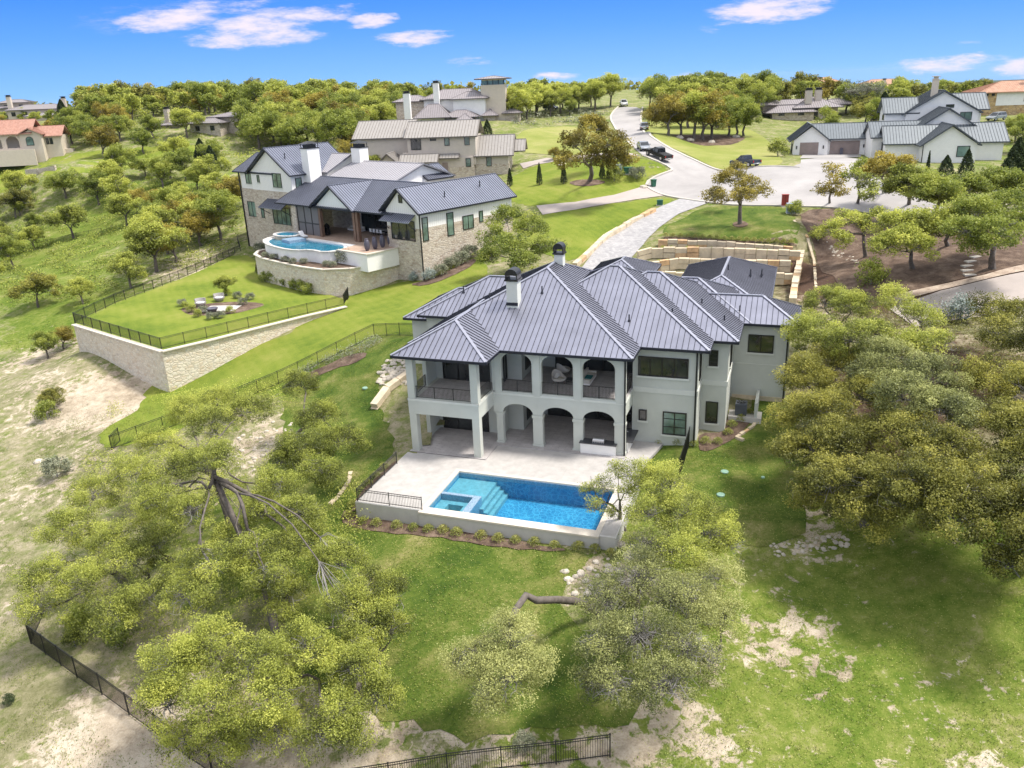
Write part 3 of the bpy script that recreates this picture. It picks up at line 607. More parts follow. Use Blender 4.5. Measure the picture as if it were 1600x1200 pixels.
sheet('lawn',[(-40,272),(60,248),(110,242),(200,232),(300,225),(330,235),(220,262),(120,276),(40,290),(-40,292)],'lawn_fresh',.08,3.,label='bright lawn in front of the tile roofed house')
STREET=[(966,167),(957,176),(953,185),(962,200),(975,215),(990,231),(1003,243),(1022,251),(1050,264),(1049,268),(1014,281),(1010,290),(1036,305),(1065,311),(1106,317),(1160,322),(1240,323),(1300,324),(1345,331),(1400,345),(1470,352),(1500,338),(1450,315),(1400,300),(1370,280),(1352,262),(1345,246),(1252,248),(1250,262),(1200,260),(1150,267),(1108,261),(1060,240),(1030,222),(1012,210),(1003,198),(1001,185),(1004,168)]
sheet('street',STREET,'road',.07,1.5,1,label='pale concrete street opening into a cul-de-sac')
def kerb(px):
    w_=[gp(u,v)[:2] for u,v in px]; p=w_
    q=[p[0]]
    for i in range(1,len(p)-1): q+=[p[i]*.75+p[i-1]*.25,p[i]*.75+p[i+1]*.25]
    q.append(p[-1]); r=[]
    for i in range(len(q)-1):
        k=max(1,int(np.linalg.norm(q[i+1]-q[i])/1.))
        for j in range(k): r.append(q[i]+(q[i+1]-q[i])*j/k)
    r.append(q[-1]); mb=MB()
    for i in range(len(r)-1):
        a,b=r[i],r[i+1]; mb.bar((a[0],a[1],G(*a)+.1),(b[0],b[1],G(*b)+.1),.45,.18)
    tag(mb.build('kerb','kerb'),'pale concrete kerb edging the street',None,None,'structure')
kerb([(966,167),(957,176),(953,185),(962,200),(975,215),(990,231)]); kerb([(1003,243),(1022,251),(1050,264),(1049,268),(1014,281),(1010,290)]); kerb([(1012,293),(1036,305),(1065,311),(1106,317),(1160,322),(1240,323),(1300,324),(1345,331)])
kerb([(1250,262),(1200,260),(1150,267),(1108,261),(1060,240),(1030,222),(1012,210),(1003,198),(1001,185),(1004,168)])
sheet('driveway',[(1063,311),(1108,317),(1060,335),(1030,356),(1005,383),(985,405),(960,430),(900,430),(925,398),(957,368),(1010,335)],'paver_drive',.09,1.,0,label='grey paver driveway curving down behind the grey green house')
sheet('driveway',[(1010,290),(1038,306),(970,316),(900,328),(848,336),(838,322),(900,316),(960,305)],'drive',.08,1.2,0,label='narrow concrete driveway of the white stone house')
sheet('driveway',[(985,240),(1000,243),(960,250),(880,250),(835,258),(818,264),(812,256),(850,248),(900,243)],'drive',.09,2.,0,label='concrete driveway of the tan stucco house')
sheet('driveway',[(1388,482),(1470,455),(1545,437),(1640,420),(1660,470),(1560,492),(1480,502),(1430,512)],'drive',.08,1.,0,label='brown grey driveway below the mulched oak slope')
sheet('driveway',[(1250,248),(1345,246),(1345,238),(1255,240)],'road',.09,1.5,0,label='concrete apron in front of the taupe garage doors')
sheet('gravel_bank',[(1382,476),(1384,464),(1450,450),(1540,430),(1600,414),(1640,408),(1640,418),(1545,436),(1470,454)],'gravel',.10,1.,0,label='pale gravel verge along the brown driveway')
sheet('mulch_bed',[(1250,330),(1300,325),(1345,333),(1400,350),(1460,358),(1530,345),(1600,350),(1640,380),(1640,405),(1560,424),(1460,446),(1390,462),(1330,470),(1290,430),(1275,390),(1255,355)],'mulch',.05,1.2,2,label='brown mulched slope under the oaks')
sheet('mulch_bed',[(1042,210),(1060,216),(1085,226),(1120,228),(1150,226),(1165,217),(1160,213),(1100,210)],'mulch',.1,1.5,2,label='dark mulch island under the oak grove')
sheet('mulch_bed',[(886,286),(905,281),(930,281),(950,285),(930,291),(905,292)],'mulch',.1,1.,2,label='mulch ring under the corner oak')
sheet('mulch_bed',[(540,796),(552,806),(620,818),(760,838),(880,856),(884,866),(760,852),(640,838),(560,826),(530,815)],'mulch',.09,.5,1,label='mulch bed along the pool wall')
sheet('mulch_bed',[(1089,695),(1092,676),(1131,678),(1133,655),(1163,650),(1180,652),(1165,670),(1150,687),(1120,702),(1098,707)],'mulch',.09,.5,1,label='mulch bed around the small windows bay')
sheet('mulch_bed',[(560,776),(612,724),(624,720),(614,735),(585,765),(556,800),(548,800)],'mulch',.09,.5,1,label='mulch bed left of the pool deck')
sheet('mulch_bed',[(1030,373),(1060,368),(1150,376),(1245,383),(1245,388),(1150,384),(1060,379)],'mulch',.09,.8,1,label='mulch strip above the stone terraces')
sheet('mulch_bed',[(1144,351),(1150,347),(1162,346),(1170,350),(1165,355),(1150,356)],'mulch',.1,.6,2,label='round mulch ring at the foot of the small oak')
sheet('mulch_bed',[(465,592),(500,575),(545,556),(575,550),(570,562),(520,578),(480,596)],'mulch',.09,.8,2,label='dark mulch streak on the side lawn')
sheet('mulch_bed',[(640,445),(660,448),(700,436),(745,412),(740,402),(700,425),(662,440)],'mulch',.09,.8,1,label='mulch bed at the foot of the long stone wall')
# ------------------------------------------------------------------ MAIN HOUSE
H=root('house',(HO[0],HO[1],0),HYAW,'large grey green stucco house with dark blue seamed metal roof and two storeys of arches','house')
UF=4.6; EV=8.35
def columnbox(x0,x1,y0,y1,z0,z1,name='column'): 
    m=MB(); m.box(x0,x1,y0,y1,z0,z1); m.box(x0-.06,x1+.06,y0-.06,y1+.06,z0,z0+.22) if z0<1 else None
    m.build(name,'stucco',H)
# walls as solid blocks
def hwall(m):
    m.box(0.1,17.0,10.0,24,-.5,EV-.12)        # body behind the arcade
    m.box(-.0,6.3,5.05,9.99,-.5,EV-.12)       # block behind the corner porch
    m.box(17.0,22.15,6.35,24,-.6,EV-.13)      # window bay
    m.box(22.15,24.2,9.1,24,-.6,EV-.14)
    m.box(24.2,28.75,14.45,20,-.2,EV-.15)
    m.box(6.3,7.65,6.2,9.99,0,EV-.15)         # chimney breast in the arcade
    m.box(-4.0+.6,.1,11.6,22,0,EV-.16); m.box(-5.6,-3.4,12.95,21,0,7.55)
    m.box(17.9,26.1,22,36.6,3,EV-.17); m.box(20,25,20,24.5,3,EV-.18)
    m.box(8,13.7,30,37,4,EV-.17); m.box(2,20,20,30,3,EV-.19)
solid('wall',hwall,'stucco',H)
def porchparts():
    # corner porch, two storeys
    for z0,z1 in ((0,3.35),(UF+.02,EV-.1)):
        for (a,b,c,d) in ((0,.6,0,.6),(5.45,6.05,0,.6),(0,.35,3.0,3.5)):
            m=MB(); m.box(a,b,c,d,z0,z1); m.build('column','stucco',H)
    m=MB(); m.box(-.02,6.07,-.02,.6,3.35,UF+.06); m.box(-.02,.6,.6,5.05,3.35,UF+.06); m.box(5.45,6.07,.6,3.3,3.35,UF+.06); m.build('balcony_beam','stucco',H)
    m=MB(); m.box(-.06,6.11,-.06,.0,UF-.12,UF+.06); m.box(-.06,-.0,-.06,5,UF-.12,UF+.06); m.box(6.05,6.11,-.06,3.2,UF-.12,UF+.06); m.build('belt_course','stucco_trim',H)
    m=MB(); m.box(0,.3,3.5,5.05,0,3.35); m.box(0,.3,3.5,5.05,UF+.02,EV-.12); m.build('porch_side_wall','stucco',H)
    # floors: lower slab, upper slab and ceilings
    m=MB(); m.prism([(-.2,-.2),(6.5,-.2),(6.5,2.68),(17.12,2.68),(17.12,9.99),(6.3,9.99),(6.3,5.04),(-.2,5.04)],-.3,.045); m.build('lower_floor','porch_tile',H)
    m=MB(); m.prism([(.6,.6),(5.45,.6),(5.45,3.3),(6.75,3.3),(6.75,3.62),(17.0,3.62),(17.0,9.99),(6.3,9.99),(6.3,5.04),(.35,5.04),(.3,3.5),(.6,3.5)],UF-.3,UF+.04); m.build('upper_floor','porch_tile',H)
    m=MB(); m.box(.35,5.98,.6,5.04,3.22,3.3); m.box(6.31,16.98,3.63,9.98,4.1,4.2); m.box(.35,6.3,.4,5.04,EV-.32,EV-.22); m.box(6.31,16.98,3.62,9.98,EV-.31,EV-.21); m.build('ceiling','white_paint',H)
porchparts()
def arcade():
    y=3.3; t=.32
    A=[(6.85,9.45),(10.25,12.85),(13.62,16.2)]
    m=MB(); holes=[arch(a,b,UF+.04,7.15,8.0)[::-1] for a,b in A]
    panel(m,[[(6.06,UF-.1),(17.05,UF-.1),(17.05,EV-.08),(6.06,EV-.08)]]+holes,(0,y,0),(1,0,0),(0,-1,0),t)
    m.build('arcade_wall','stucco',H,'upper arcade wall with three arches')
    m=MB(); out=[(6.06,2.75)]; 
    pts=[(6.06,2.74)]
    for a,b in A:
        c=(a+b)/2; r=(b-a)/2
        pts+= [(a,2.74)]+[(c-r*math.cos(math.pi*i/14),2.78+.82*math.sin(math.pi*i/14)) for i in range(15)]+[(b,2.74)]
    pts+=[(17.05,2.74),(17.05,UF-.11),(6.06,UF-.11)]
    q=[]
    for p_ in pts:
        if not q or abs(p_[0]-q[-1][0])+abs(p_[1]-q[-1][1])>1e-4: q.append(p_)
    panel(m,[q],(0,y+.001,0),(1,0,0),(0,-1,0),t)
    m.build('arcade_wall','stucco',H,'lower arcade wall with three arches')
    for a,b in ((6.3,6.86),(9.44,10.26),(12.84,13.63),(16.19,17.03)):
        m=MB(); m.box(a,b,y-.03,y+t+.12,0,2.745); m.box(a-.07,b+.07,y-.1,y+t+.16,0,.22); m.box(a-.06,b+.06,y-.09,y+t+.16,2.52,2.742); m.build('pier','stucco',H)
        m=MB(); m.box(a+.12 if a>7 else a,b-.12 if b<17 else b+.03,y-.07,y+.0,UF-.2,EV-.1); m.build('pilaster','stucco',H)
    m=MB(); m.box(6.1,17.1,y-.05,y+.002,UF-.26,UF-.1); m.build('belt_course','stucco_trim',H)
    m=MB()
    for a,b in A: rail(m,(a,y+.12,UF+.04),(b,y+.12,UF+.04),1.0,post=.87*1.5)
    m.build('arcade_railing','rail_dark',H)
    m=MB(); rail(m,(.6,.3,UF+.04),(5.45,.3,UF+.04),1.0,post=1.6); rail(m,(.3,.6,UF+.04),(.2,3.0,UF+.04),1.0,post=2.4); rail(m,(5.85,.6,UF+.04),(5.95,3.1,UF+.04),1.0,post=2.4); m.build('porch_railing','rail_dark',H)
    m=MB(); rail(m,(16.85,3.65,UF+.04),(16.85,6.3,UF+.04),1.0,post=2.6); m.build('side_railing','rail_dark',H)
    m=MB(); m.box(16.73,17.05,3.62,6.35,3.3,UF+.0); m.box(16.99,17.11,3.3,6.35,UF-.25,UF-.06); m.build('side_beam','stucco',H)
arcade()
def belts():
    m=MB()
    for x0,x1,y in ((17.05,22.2,6.35),(22.2,24.26,9.1)): m.box(x0,x1,y-.06,y+.01,4.38,4.8)
    m.box(22.14,22.21,6.35,9.04,4.38,4.8); m.box(24.19,24.26,9.1,14.4,4.38,4.8); m.box(24.26,28.8,14.42,14.46,4.62,4.68); m.build('belt_course','stucco_trim',H)
    m=MB(); m.box(24.3,28.7,14.40,14.455,1.0,1.75); m.build('footing','block_stone',H)
    for x,y,z0 in ((17.02,3.16,0),(22.05,6.2,0),(28.6,14.3,1.2)):
        m=MB(); m.box(x-.06,x+.06,y-.06,y+.06,z0,EV-.2); m.build('downspout','black_metal',H)
belts()
window(H,'y',6.35,17.45,21.4,5.78,7.42,-1,(.24,.48,.72),glass='glass',name='window',label='wide four pane window of the upper floor')
window(H,'y',6.35,17.55,18.2,1.9,2.85,-1,(),name='window',label='small square window of the ground floor')
window(H,'y',6.35,19.5,21.4,.85,2.85,-1,(.5,),(.35,.7),glass='glass_green',label='tall ground floor window under the wide one')
window(H,'y',9.1,22.7,23.4,6.05,7.4,-1,(),(.25,.5,.75)); window(H,'y',9.1,22.6,23.6,1.05,2.95,-1,())
window(H,'x',22.15,7.1,7.9,5.4,7.6,1,(),sillz=False); window(H,'y',14.45,25.4,27.5,5.7,7.3,-1,(.5,)); window(H,'x',24.2,11,12.2,5.4,7.3,1,())
# glazed doors
window(H,'y',5.05,.95,5.2,UF+.05,7.15,-1,(.33,.66),sillz=False,name='glazed_door'); window(H,'y',5.05,.65,4.9,.06,2.5,-1,(.33,.66),sillz=False,name='glazed_door')
window(H,'y',10.0,9.5,16.6,UF+.05,7.4,-1,(.2,.4,.6,.8),sillz=False,name='glazed_door'); window(H,'y',10.0,8.7,16.6,.06,2.6,-1,(.2,.4,.6,.8),sillz=False,name='glazed_door')
window(H,'x',6.3,5.3,6.1,UF+.1,7.2,1,(),sillz=False,name='glazed_door')
for z in (0.,UF):
    m=MB(); m.box(7.64,7.7,7.1,9.2,z+.6,z+1.75); f=m.build('fireplace','frame_black',H); m=MB(); m.box(7.66,7.72,7.35,8.95,z+.8,z+1.5); m.build('firebox','interior',f)
    m=MB(); m.box(7.6,7.75,6.9,9.4,z+2.0,z+2.1); m.build('mantel','white_paint',H)
# roof : interlocking hips over the wings
hip_roof(H,-.9,7.1,-.62,14,EV+.05,.5); hip_roof(H,-.885,17.7,2.5,23.8,EV+.05,.5); hip_roof(H,4.5,23.02,5.62,23.3,EV+.06,.5)
hip_roof(H,9,24.95,8.42,23.2,EV+.05,.5); hip_roof(H,14,25.6,13.98,24.2,EV+.04,.5); hip_roof(H,18,29.5,13.9,20.4,EV+.05,.5)
hip_roof(H,-4.0,9,10.95,21.6,EV+.05,.5); hip_roof(H,-6.15,3.5,12.3,20.6,7.65,.5)
hip_roof(H,17.4,26.9,19,37.4,EV-.15,.42); hip_roof(H,7.3,14.3,28.6,37.2,EV-.15,.42)
def chimney(x,y,z0,z1,w=.95):
    m=MB(); m.box(x-w/2,x+w/2,y-w/2,y+w/2,z0,z1); o=m.build('chimney','stucco_trim',H)
    m=MB(); m.box(x-w/2-.12,x+w/2+.12,y-w/2-.12,y+w/2+.12,z1,z1+.14); r=w/2+.05
    m.box(x-r,x-r+.08,y-r,y+r,z1+.14,z1+.5); m.box(x+r-.08,x+r,y-r,y+r,z1+.14,z1+.5)
    pr=[(x-r-.02,z1+.48)]+[(x-(r+.02)*math.cos(math.pi*i/10),z1+.5+.5*math.sin(math.pi*i/10)) for i in range(11)]+[(x+r+.02,z1+.48)]
    m.hull([(a,y-r-.05,b) for a,b in pr],[(a,y+r+.05,b) for a,b in pr]); m.build('chimney_cap','black_metal',o)
    m=MB(); m.box(x-w/2-.03,x+w/2+.03,y-w/2-.06,y-w/2,z0+.55,z0+.8); m.build('flashing','roof_seam',o)
chimney(6.75,7.45,10.3,12.9); chimney(8.75,14.5,12,13.75,.8)
for x,y,z in ((4.4,7.9,11.0),(8.8,8.8,11.6),(16.3,8.2,9.7),(19.5,10,9.9),(23.5,12,9.0),(21.5,13.2,10.0),(-.5,14,10.0),(1.8,18,9.5),(24.5,15.3,9.0),(22.5,27,10.0),(24.6,28,9.4),(25.6,30,9.0)):
    m=MB(); m.cyl((x,y),.06,z-.4,z+.55,8); m.cyl((x,y),.16,z-.1,z+.12,8,.07); m.build('vent_pipe','roof_seam',H)
# ------------------------------------------------------------------ pool deck and pool
D=root('pool_deck',(HO[0],HO[1],0),HYAW,'pale concrete pool deck with low retaining wall in front of the arches','deck')
PX0,PX1,PY0,PY1=5.2,17.48,-8.54,-2.6
def deck(m):
    z=0
    m.prism([(-.25,-8.95),(PX0-.35,-8.95),(PX0-.35,PY1+.35),(PX1+.35,PY1+.35),(PX1+.35,-9.0),(18.85,-9.0),(18.85,2.6),(24,2.6) ,(24,2.6001),(18.9,6.3),(17.13,6.3),(17.13,2.67),(6.52,2.67),(6.52,-.22),(-.25,-.22)][:7]+[(18.85,2.6),(19.6,6.33),(17.13,6.33),(17.13,2.67),(6.52,2.67),(6.52,-.22),(-.25,-.22)],-.25,0)
solid('deck_slab',deck,'deck_concrete',D)
def dwall(m):
    m.box(-.27,PX0-.35,-9.15,-8.94,-2.6,.001); m.box(-.29,-.25,-9.15,-.3,-2.6,-.003); m.box(PX0-.35,PX1+.35,-9.3,-9.06,-2.8,-.09); m.box(PX1+.35,18.88,-9.2,-9.0,-2.8,-.002); m.box(18.86,18.95,-9.2,2.6,-2.8,-.004)
solid('retaining_wall',dwall,'wall_light',D)
PL=root('swimming_pool',(HO[0],HO[1],0),HYAW,'rectangular blue swimming pool with corner spa and tanning ledge','pool')
def cop(m):
    m.box(PX0-.36,PX0,-9.06,PY1+.36,-.1,.02); m.box(PX0,PX1,PY1,PY1+.36,-.1,.02); m.box(PX1,PX1+.36,-9.06,PY1+.36,-.1,.02)
    m.box(PX0-.36,PX1+.36,-9.38,-9.061,-.11,.02); m.box(PX0,PX1,-9.06,PY0,-.1,.018)
solid('coping',cop,'coping',PL)
def basin(m):
    m.box(PX0-.3,PX1+.3,PY0-.3,PY1+.3,-2.1,-1.75)
    m.box(PX0-.3,PX0,PY0-.3,PY1+.3,-1.75,-.42); m.box(PX1,PX1+.3,PY0-.3,PY1+.3,-1.75,-.42); m.box(PX0,PX1,PY0-.3,PY0,-1.75,-.42); m.box(PX0,PX1,PY1,PY1+.3,-1.75,-.42)
solid('basin',basin,'pool_plaster',PL)
def tband(m):
    m.box(PX0-.3,PX0,PY0-.3,PY1+.3,-.42,-.1); m.box(PX1,PX1+.3,PY0-.3,PY1+.3,-.42,-.1); m.box(PX0,PX1,PY0-.3,PY0,-.42,-.1); m.box(PX0,PX1,PY1,PY1+.3,-.42,-.1)
    m.box(PX0,8.3,-6.15,-5.85,-1.7,-.1); m.box(7.75,8.3,PY0,-6.15,-1.7,-.1)
solid('tile_band',tband,'tile_blue',PL)
def shelf(m):
    m.box(PX0,8.3,-5.85,PY1,-1.7,-.55); m.box(PX0,7.75,PY0,-7.9,-1.7,-.6); m.box(PX0,7.75,-6.7,-6.15,-1.7,-.6); m.box(PX0,6.0,-7.9,-6.7,-1.7,-.6); m.box(7.2,7.75,-7.9,-6.7,-1.7,-.6); m.box(6.0,7.2,-7.9,-6.7,-1.7,-1.1)
    for i in range(3): m.box(8.3+.3*i,8.3+.3*(i+1),-6.4,PY1,-1.74,-.85-.28*i)
solid('tanning_ledge',shelf,'pool_shelf',PL)
m=MB(); m.box(PX0,PX1,PY0,PY1,-.26,-.16); 
m=MB(); m.poly([(PX0,PY0,-.16),(PX1,PY0,-.16),(PX1,PY1,-.16),(PX0,PY1,-.16)]); tag(m.build('water','pool_water',PL))
# ------------------------------------------------------------------ things on the terraces
def fence(name,pts,h,label,cat='fence',group=None,post=2.4,sp=.115,w=.02,pw=.06,mat='black_metal',z_of=None):
    """pts: world (x,y) or (x,y,z)"""
    P0=[np.array([p[0],p[1],(p[2] if len(p)>2 else G(p[0],p[1]))]) for p in pts]
    r=root(name,tuple(P0[0]),0,label,cat,group); pk=MB(); posts=[]
    def lz(x,y,z,flat): return z if flat else G(x,y)
    flat=len(pts[0])>2; O=P0[0]
    for i in range(len(P0)-1):
        a,b=P0[i],P0[i+1]; L=np.linalg.norm((b-a)[:2]); n=max(1,round(L/post))
        for k in range(n):
            q=[a+(b-a)*(k+j)/n for j in (0,1)]
            for s in q: s[2]=lz(s[0],s[1],s[2],flat)
            posts.append(q[0]); A=q[0]-(O[0],O[1],0); B=q[1]-(O[0],O[1],0)
            pk.bar(A+(0,0,h-.05),B+(0,0,h-.05),.035,.035); pk.bar(A+(0,0,h-.2),B+(0,0,h-.2),.03,.03); pk.bar(A+(0,0,.14),B+(0,0,.14),.035,.035)
            m_=max(2,int(L/n/sp))
            for j in range(1,m_): c=A+(B-A)*j/m_; pk.bar(c+(0,0,.06),c+(0,0,h-.04),w)
    posts.append(P0[-1]); pk.build('picket_panel',mat,r)
    pm=MB(); pm.box(-pw/2,pw/2,-pw/2,pw/2,0,h+.06); pm.box(-pw/2-.015,pw/2+.015,-pw/2-.015,pw/2+.015,h+.06,h+.09)
    first=None
    for p_ in posts[:100]:
        if first is None: first=pm.build('post',mat,None); o=first
        else: o=first.copy(); COL.objects.link(o)
        o.parent=r; o.location=(p_[0]-O[0],p_[1]-O[1],p_[2]-O[2]-.1)
    return r
fence('pool_fence',[hw(-.15,-2.6)+(0.,),hw(-.15,-9.02)+(0.,),hw(5.0,-9.02)+(0.,)],1.05,'low black railing at the left corner of the pool deck','fence',post=2.1,sp=.12)
def grill_island():
    r=root('kitchen_island',(*hw(13.5,2.9),0.04),HYAW,'white outdoor kitchen island with dark counter under the right arch','counter')
    m=MB(); m.box(0,2.85,.0,.75,.05,.92); m.build('base','white_paint',r)
    m=MB(); m.box(-.08,2.93,-.12,.85,.92,.99); m.build('countertop','counter',r)
    g=root('barbecue_grill',(*hw(14.45,3.0),.98),HYAW,'steel built-in barbecue grill on the dark counter','grill')
    m=MB(); m.box(0,.95,0,.55,.99,1.12); m.build('body','steel',g)
    m=MB(); pr=[(.05+.45*i/6,1.12+.2*math.sin(math.pi*(.12+.8*i/6))) for i in range(7)]
    m.hull([(.02,.05,1.12)]+[(.02,a,b) for a,b in pr]+[(.02,.5,1.12)],[(.93,.05,1.12)]+[(.93,a,b) for a,b in pr]+[(.93,.5,1.12)]); h=m.build('hood','steel',g)
    m=MB(); m.bar((.15,-.02,1.2),(.8,-.02,1.2),.035); m.build('handle','steel',h)
    for i in range(5):
        m=MB(); m.cyl((.12+.18*i,-.02),.03,1.02,1.07,8); m.build('knob','black_metal',g)
    b=root('bar_counter',(*hw(16.4,3.85),0),HYAW,'dark topped side bar counter with tap beside the right pier','counter')
    m=MB(); m.box(.0,.8,0,2.6,0,.92); m.build('base','white_paint',b); m=MB(); m.box(-.08,1.15,-.05,2.75,.921,.99); m.build('countertop','counter',b)
    m=MB(); m.tube([(.35,1.2,.99),(.35,1.2,1.3),(.42,1.2,1.38),(.55,1.2,1.3)],.02,6); m.build('tap','steel',b)
grill_island()
def egg_chair(x,y,deg,label):
    r=root('lounge_chair',(*hw(x,y),UF+.04),HYAW+deg,label,'chair'); z=UF+.04
    m=MB(); n=16; rings=[]
    for j,(rr,zz,back) in enumerate([(.28,.30,0),(.5,.34,.04),(.62,.46,.3),(.6,.6,.75)]):
        rings.append([(rr*math.cos(2*math.pi*i/n),rr*math.sin(2*math.pi*i/n)*.95,z+zz+back*max(0,math.sin(2*math.pi*i/n))**1.3*.75) for i in range(n)])
    k=[m.vs(q) for q in rings]; m.face(range(k[0]+n-1,k[0]-1,-1))
    for a in range(3):
        for i in range(n): j=(i+1)%n; m.face((k[a]+i,k[a]+j,k[a+1]+j,k[a+1]+i))
    m.build('shell','fabric_light',r,smooth=True)
    m=MB(); m.lathe((0,0),[(.44,z+.36),(.5,z+.42),(.42,z+.5)],14); m.build('seat','fabric_light',r,smooth=True)
    m=MB(); m.bar((-.2,.22,z+.55),(.2,.3,z+.78),.3,.12); m.build('pillow','white_paint',r)
    for sx,sy in ((-.3,-.3),(.3,-.3),(-.3,.3),(.3,.3)): m=MB(); m.bar((sx*.8,sy*.8,z+.32),(sx*1.2,sy*1.2,z),.04); m.build('leg','wood',r)
egg_chair(10.95,5.9,55,'rounded cream lounge chair nearest the balcony railing'); egg_chair(10.7,8.2,150,'rounded cream lounge chair with pillow near the glass doors')
def sofa(org,deg,z,L,label,teal=True,name='sofa'):
    r=root(name,(*org,z),deg,label,'sofa')
    m=MB(); m.box(0,L,0,.85,z+.14,z+.3); m.build('base','white_paint',r)
    for i in range(3): m=MB(); m.box(.04+i*(L-.08)/3,.04+(i+1)*(L-.08)/3-.02,.02,.66,z+.3,z+.46); m.build('cushion','fabric_light',r)
    m=MB(); m.box(0,L,.68,.85,z+.3,z+.82); m.build('backrest','fabric_light',r)
    for a in (0,L-.12): m=MB(); m.box(a,a+.12,0,.68,z+.3,z+.6); m.build('armrest','fabric_light',r)
    if teal: m=MB(); m.box(L*.28,L*.6,.05,.6,z+.46,z+.53); m.build('throw_blanket','fabric_teal',r)
    for a,b in ((.08,.08),(L-.08,.08),(.08,.78),(L-.08,.78)): m=MB(); m.box(a-.03,a+.03,b-.03,b+.03,z,z+.14); m.build('leg','wood',r)
sofa(hw(13.6,5.7),HYAW+90,UF+.04,2.5,'long cream sofa with teal throw on the balcony')
def low_table(x,y):
    z=UF+.04; r=root('coffee_table',(*hw(x,y),z),HYAW,'low dark coffee table between the cream chairs and sofa','table'); m=MB(); m.box(-.5,.5,-.35,.35,z+.34,z+.39); m.build('tabletop','counter',r)
    for a,b in ((-.45,-.3),(.45,-.3),(-.45,.3),(.45,.3)): m=MB(); m.box(a-.025,a+.025,b-.025,b+.025,z,z+.34); m.build('leg','black_metal',r)
low_table(12.0,6.3)
def ac_unit():
    z=1.05; p=hw(25.3,11.7); b=solid('equipment_pad',lambda m:m.box(24.32,27,10.9,12.5,.2,z),'concrete',None)
    b.location=(HO[0],HO[1],0); b.rotation_euler=(0,0,R(HYAW)); tag(b,'small concrete pad under the air conditioner','pad')
    r=root('air_conditioner',(*p,z),HYAW,'grey air conditioning condenser on a pad behind the right bay','air conditioner')
    m=MB(); m.box(-.45,.45,-.45,.45,z,z+1.05); 
    for i in range(18): m.box(-.47,.47,-.47,.47,z+.06+i*.053,z+.075+i*.053)
    m.build('casing','ac_grey',r); m=MB(); m.cyl((0,0),.38,z+1.05,z+1.09,20); f=m.build('fan_grille','rubber',r)
    m=MB(); 
    for i in range(6): m.bar((0,0,z+1.11),(.37*math.cos(i*math.pi/3),.37*math.sin(i*math.pi/3),z+1.11),.03); 
    m.build('guard','steel',f)
    w_=solid('screen_wall',lambda m:m.box(26.4,26.65,11.0,14.4,.2,2.35),'stucco',None); w_.location=(HO[0],HO[1],0); w_.rotation_euler=(0,0,R(HYAW)); tag(w_,'low stucco stub wall beside the air conditioner','wall')
ac_unit()
# ------------------------------------------------------------------ trees
rng=np.random.default_rng(7)
def rand_unit(n):
    v=rng.normal(size=(n,3)); return v/np.linalg.norm(v,axis=1)[:,None]
def leaf_mesh(name,pts,tone,size,mat,up=.35,asp=.55,jit=.35):
    n=len(pts); nr=rand_unit(n); nr[:,2]=np.abs(nr[:,2])+up; nr/=np.linalg.norm(nr,axis=1)[:,None]
    a=np.cross(nr,rand_unit(n)); a/=np.linalg.norm(a,axis=1)[:,None]+1e-9; b=np.cross(nr,a)
    s=size*(1-jit+2*jit*rng.random(n))[:,None]
    q=np.stack([pts-a*s*.5,pts+b*s*.5*asp,pts+a*s*.5,pts-b*s*.5*asp],1).reshape(-1,3)
    me=bpy.data.meshes.new(name); me.vertices.add(4*n); me.vertices.foreach_set('co',q.ravel().astype(np.float32)); me.loops.add(4*n); me.loops.foreach_set('vertex_index',np.arange(4*n)); me.polygons.add(n); me.polygons.foreach_set('loop_start',np.arange(n)*4); me.polygons.foreach_set('loop_total',np.full(n,4)); me.update(calc_edges=True)
    at=me.attributes.new('tone','FLOAT','POINT'); at.data.foreach_set('value',np.repeat(np.clip(tone,0,1),4).astype(np.float32))
    me.materials.append(M_[mat]); return me
def puff_points(centres,radii,dens,flat=.7,shell=.55):
    P_=[];Tn=[]
    for c,r in zip(centres,radii):
        n=max(8,int(dens*r*r)); d=rand_unit(n); d[:,2]*=flat
        rr=(shell+(1-shell)*rng.random(n))**.8*(.75+.35*rng.random(n)); k=rng.normal(0,.19)
        # ragged outline : some sprigs reach out
        out=rng.random(n)<.2; rr=np.where(out,rr*(1.1+.4*rng.random(n)),rr)
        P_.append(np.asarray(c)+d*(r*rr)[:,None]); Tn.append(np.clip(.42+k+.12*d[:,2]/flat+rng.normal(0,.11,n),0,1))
    return np.concatenate(P_),np.concatenate(Tn)
def lobes_to_puffs(lobes,pr,cover=1.):
    """lobes: (x,y,z,rx,rz) ; puffs spread over their upper shells"""
    C=[];Rd=[]
    for (x,y,z,rx,rz) in lobes:
        n=max(4,int(cover*7.5*(rx/pr)**1.75))
        g=rand_unit(n); g[:,2]=np.where(g[:,2]<-.7,-g[:,2],g[:,2]); rr=.55+.5*rng.random(n)
        c=np.stack([x+g[:,0]*rx*rr,y+g[:,1]*rx*rr,z+g[:,2]*rz*rr],1); C+=list(c); Rd+=list(pr*(.42+.85*rng.random(n)**1.5))
    return np.array(C),np.array(Rd)
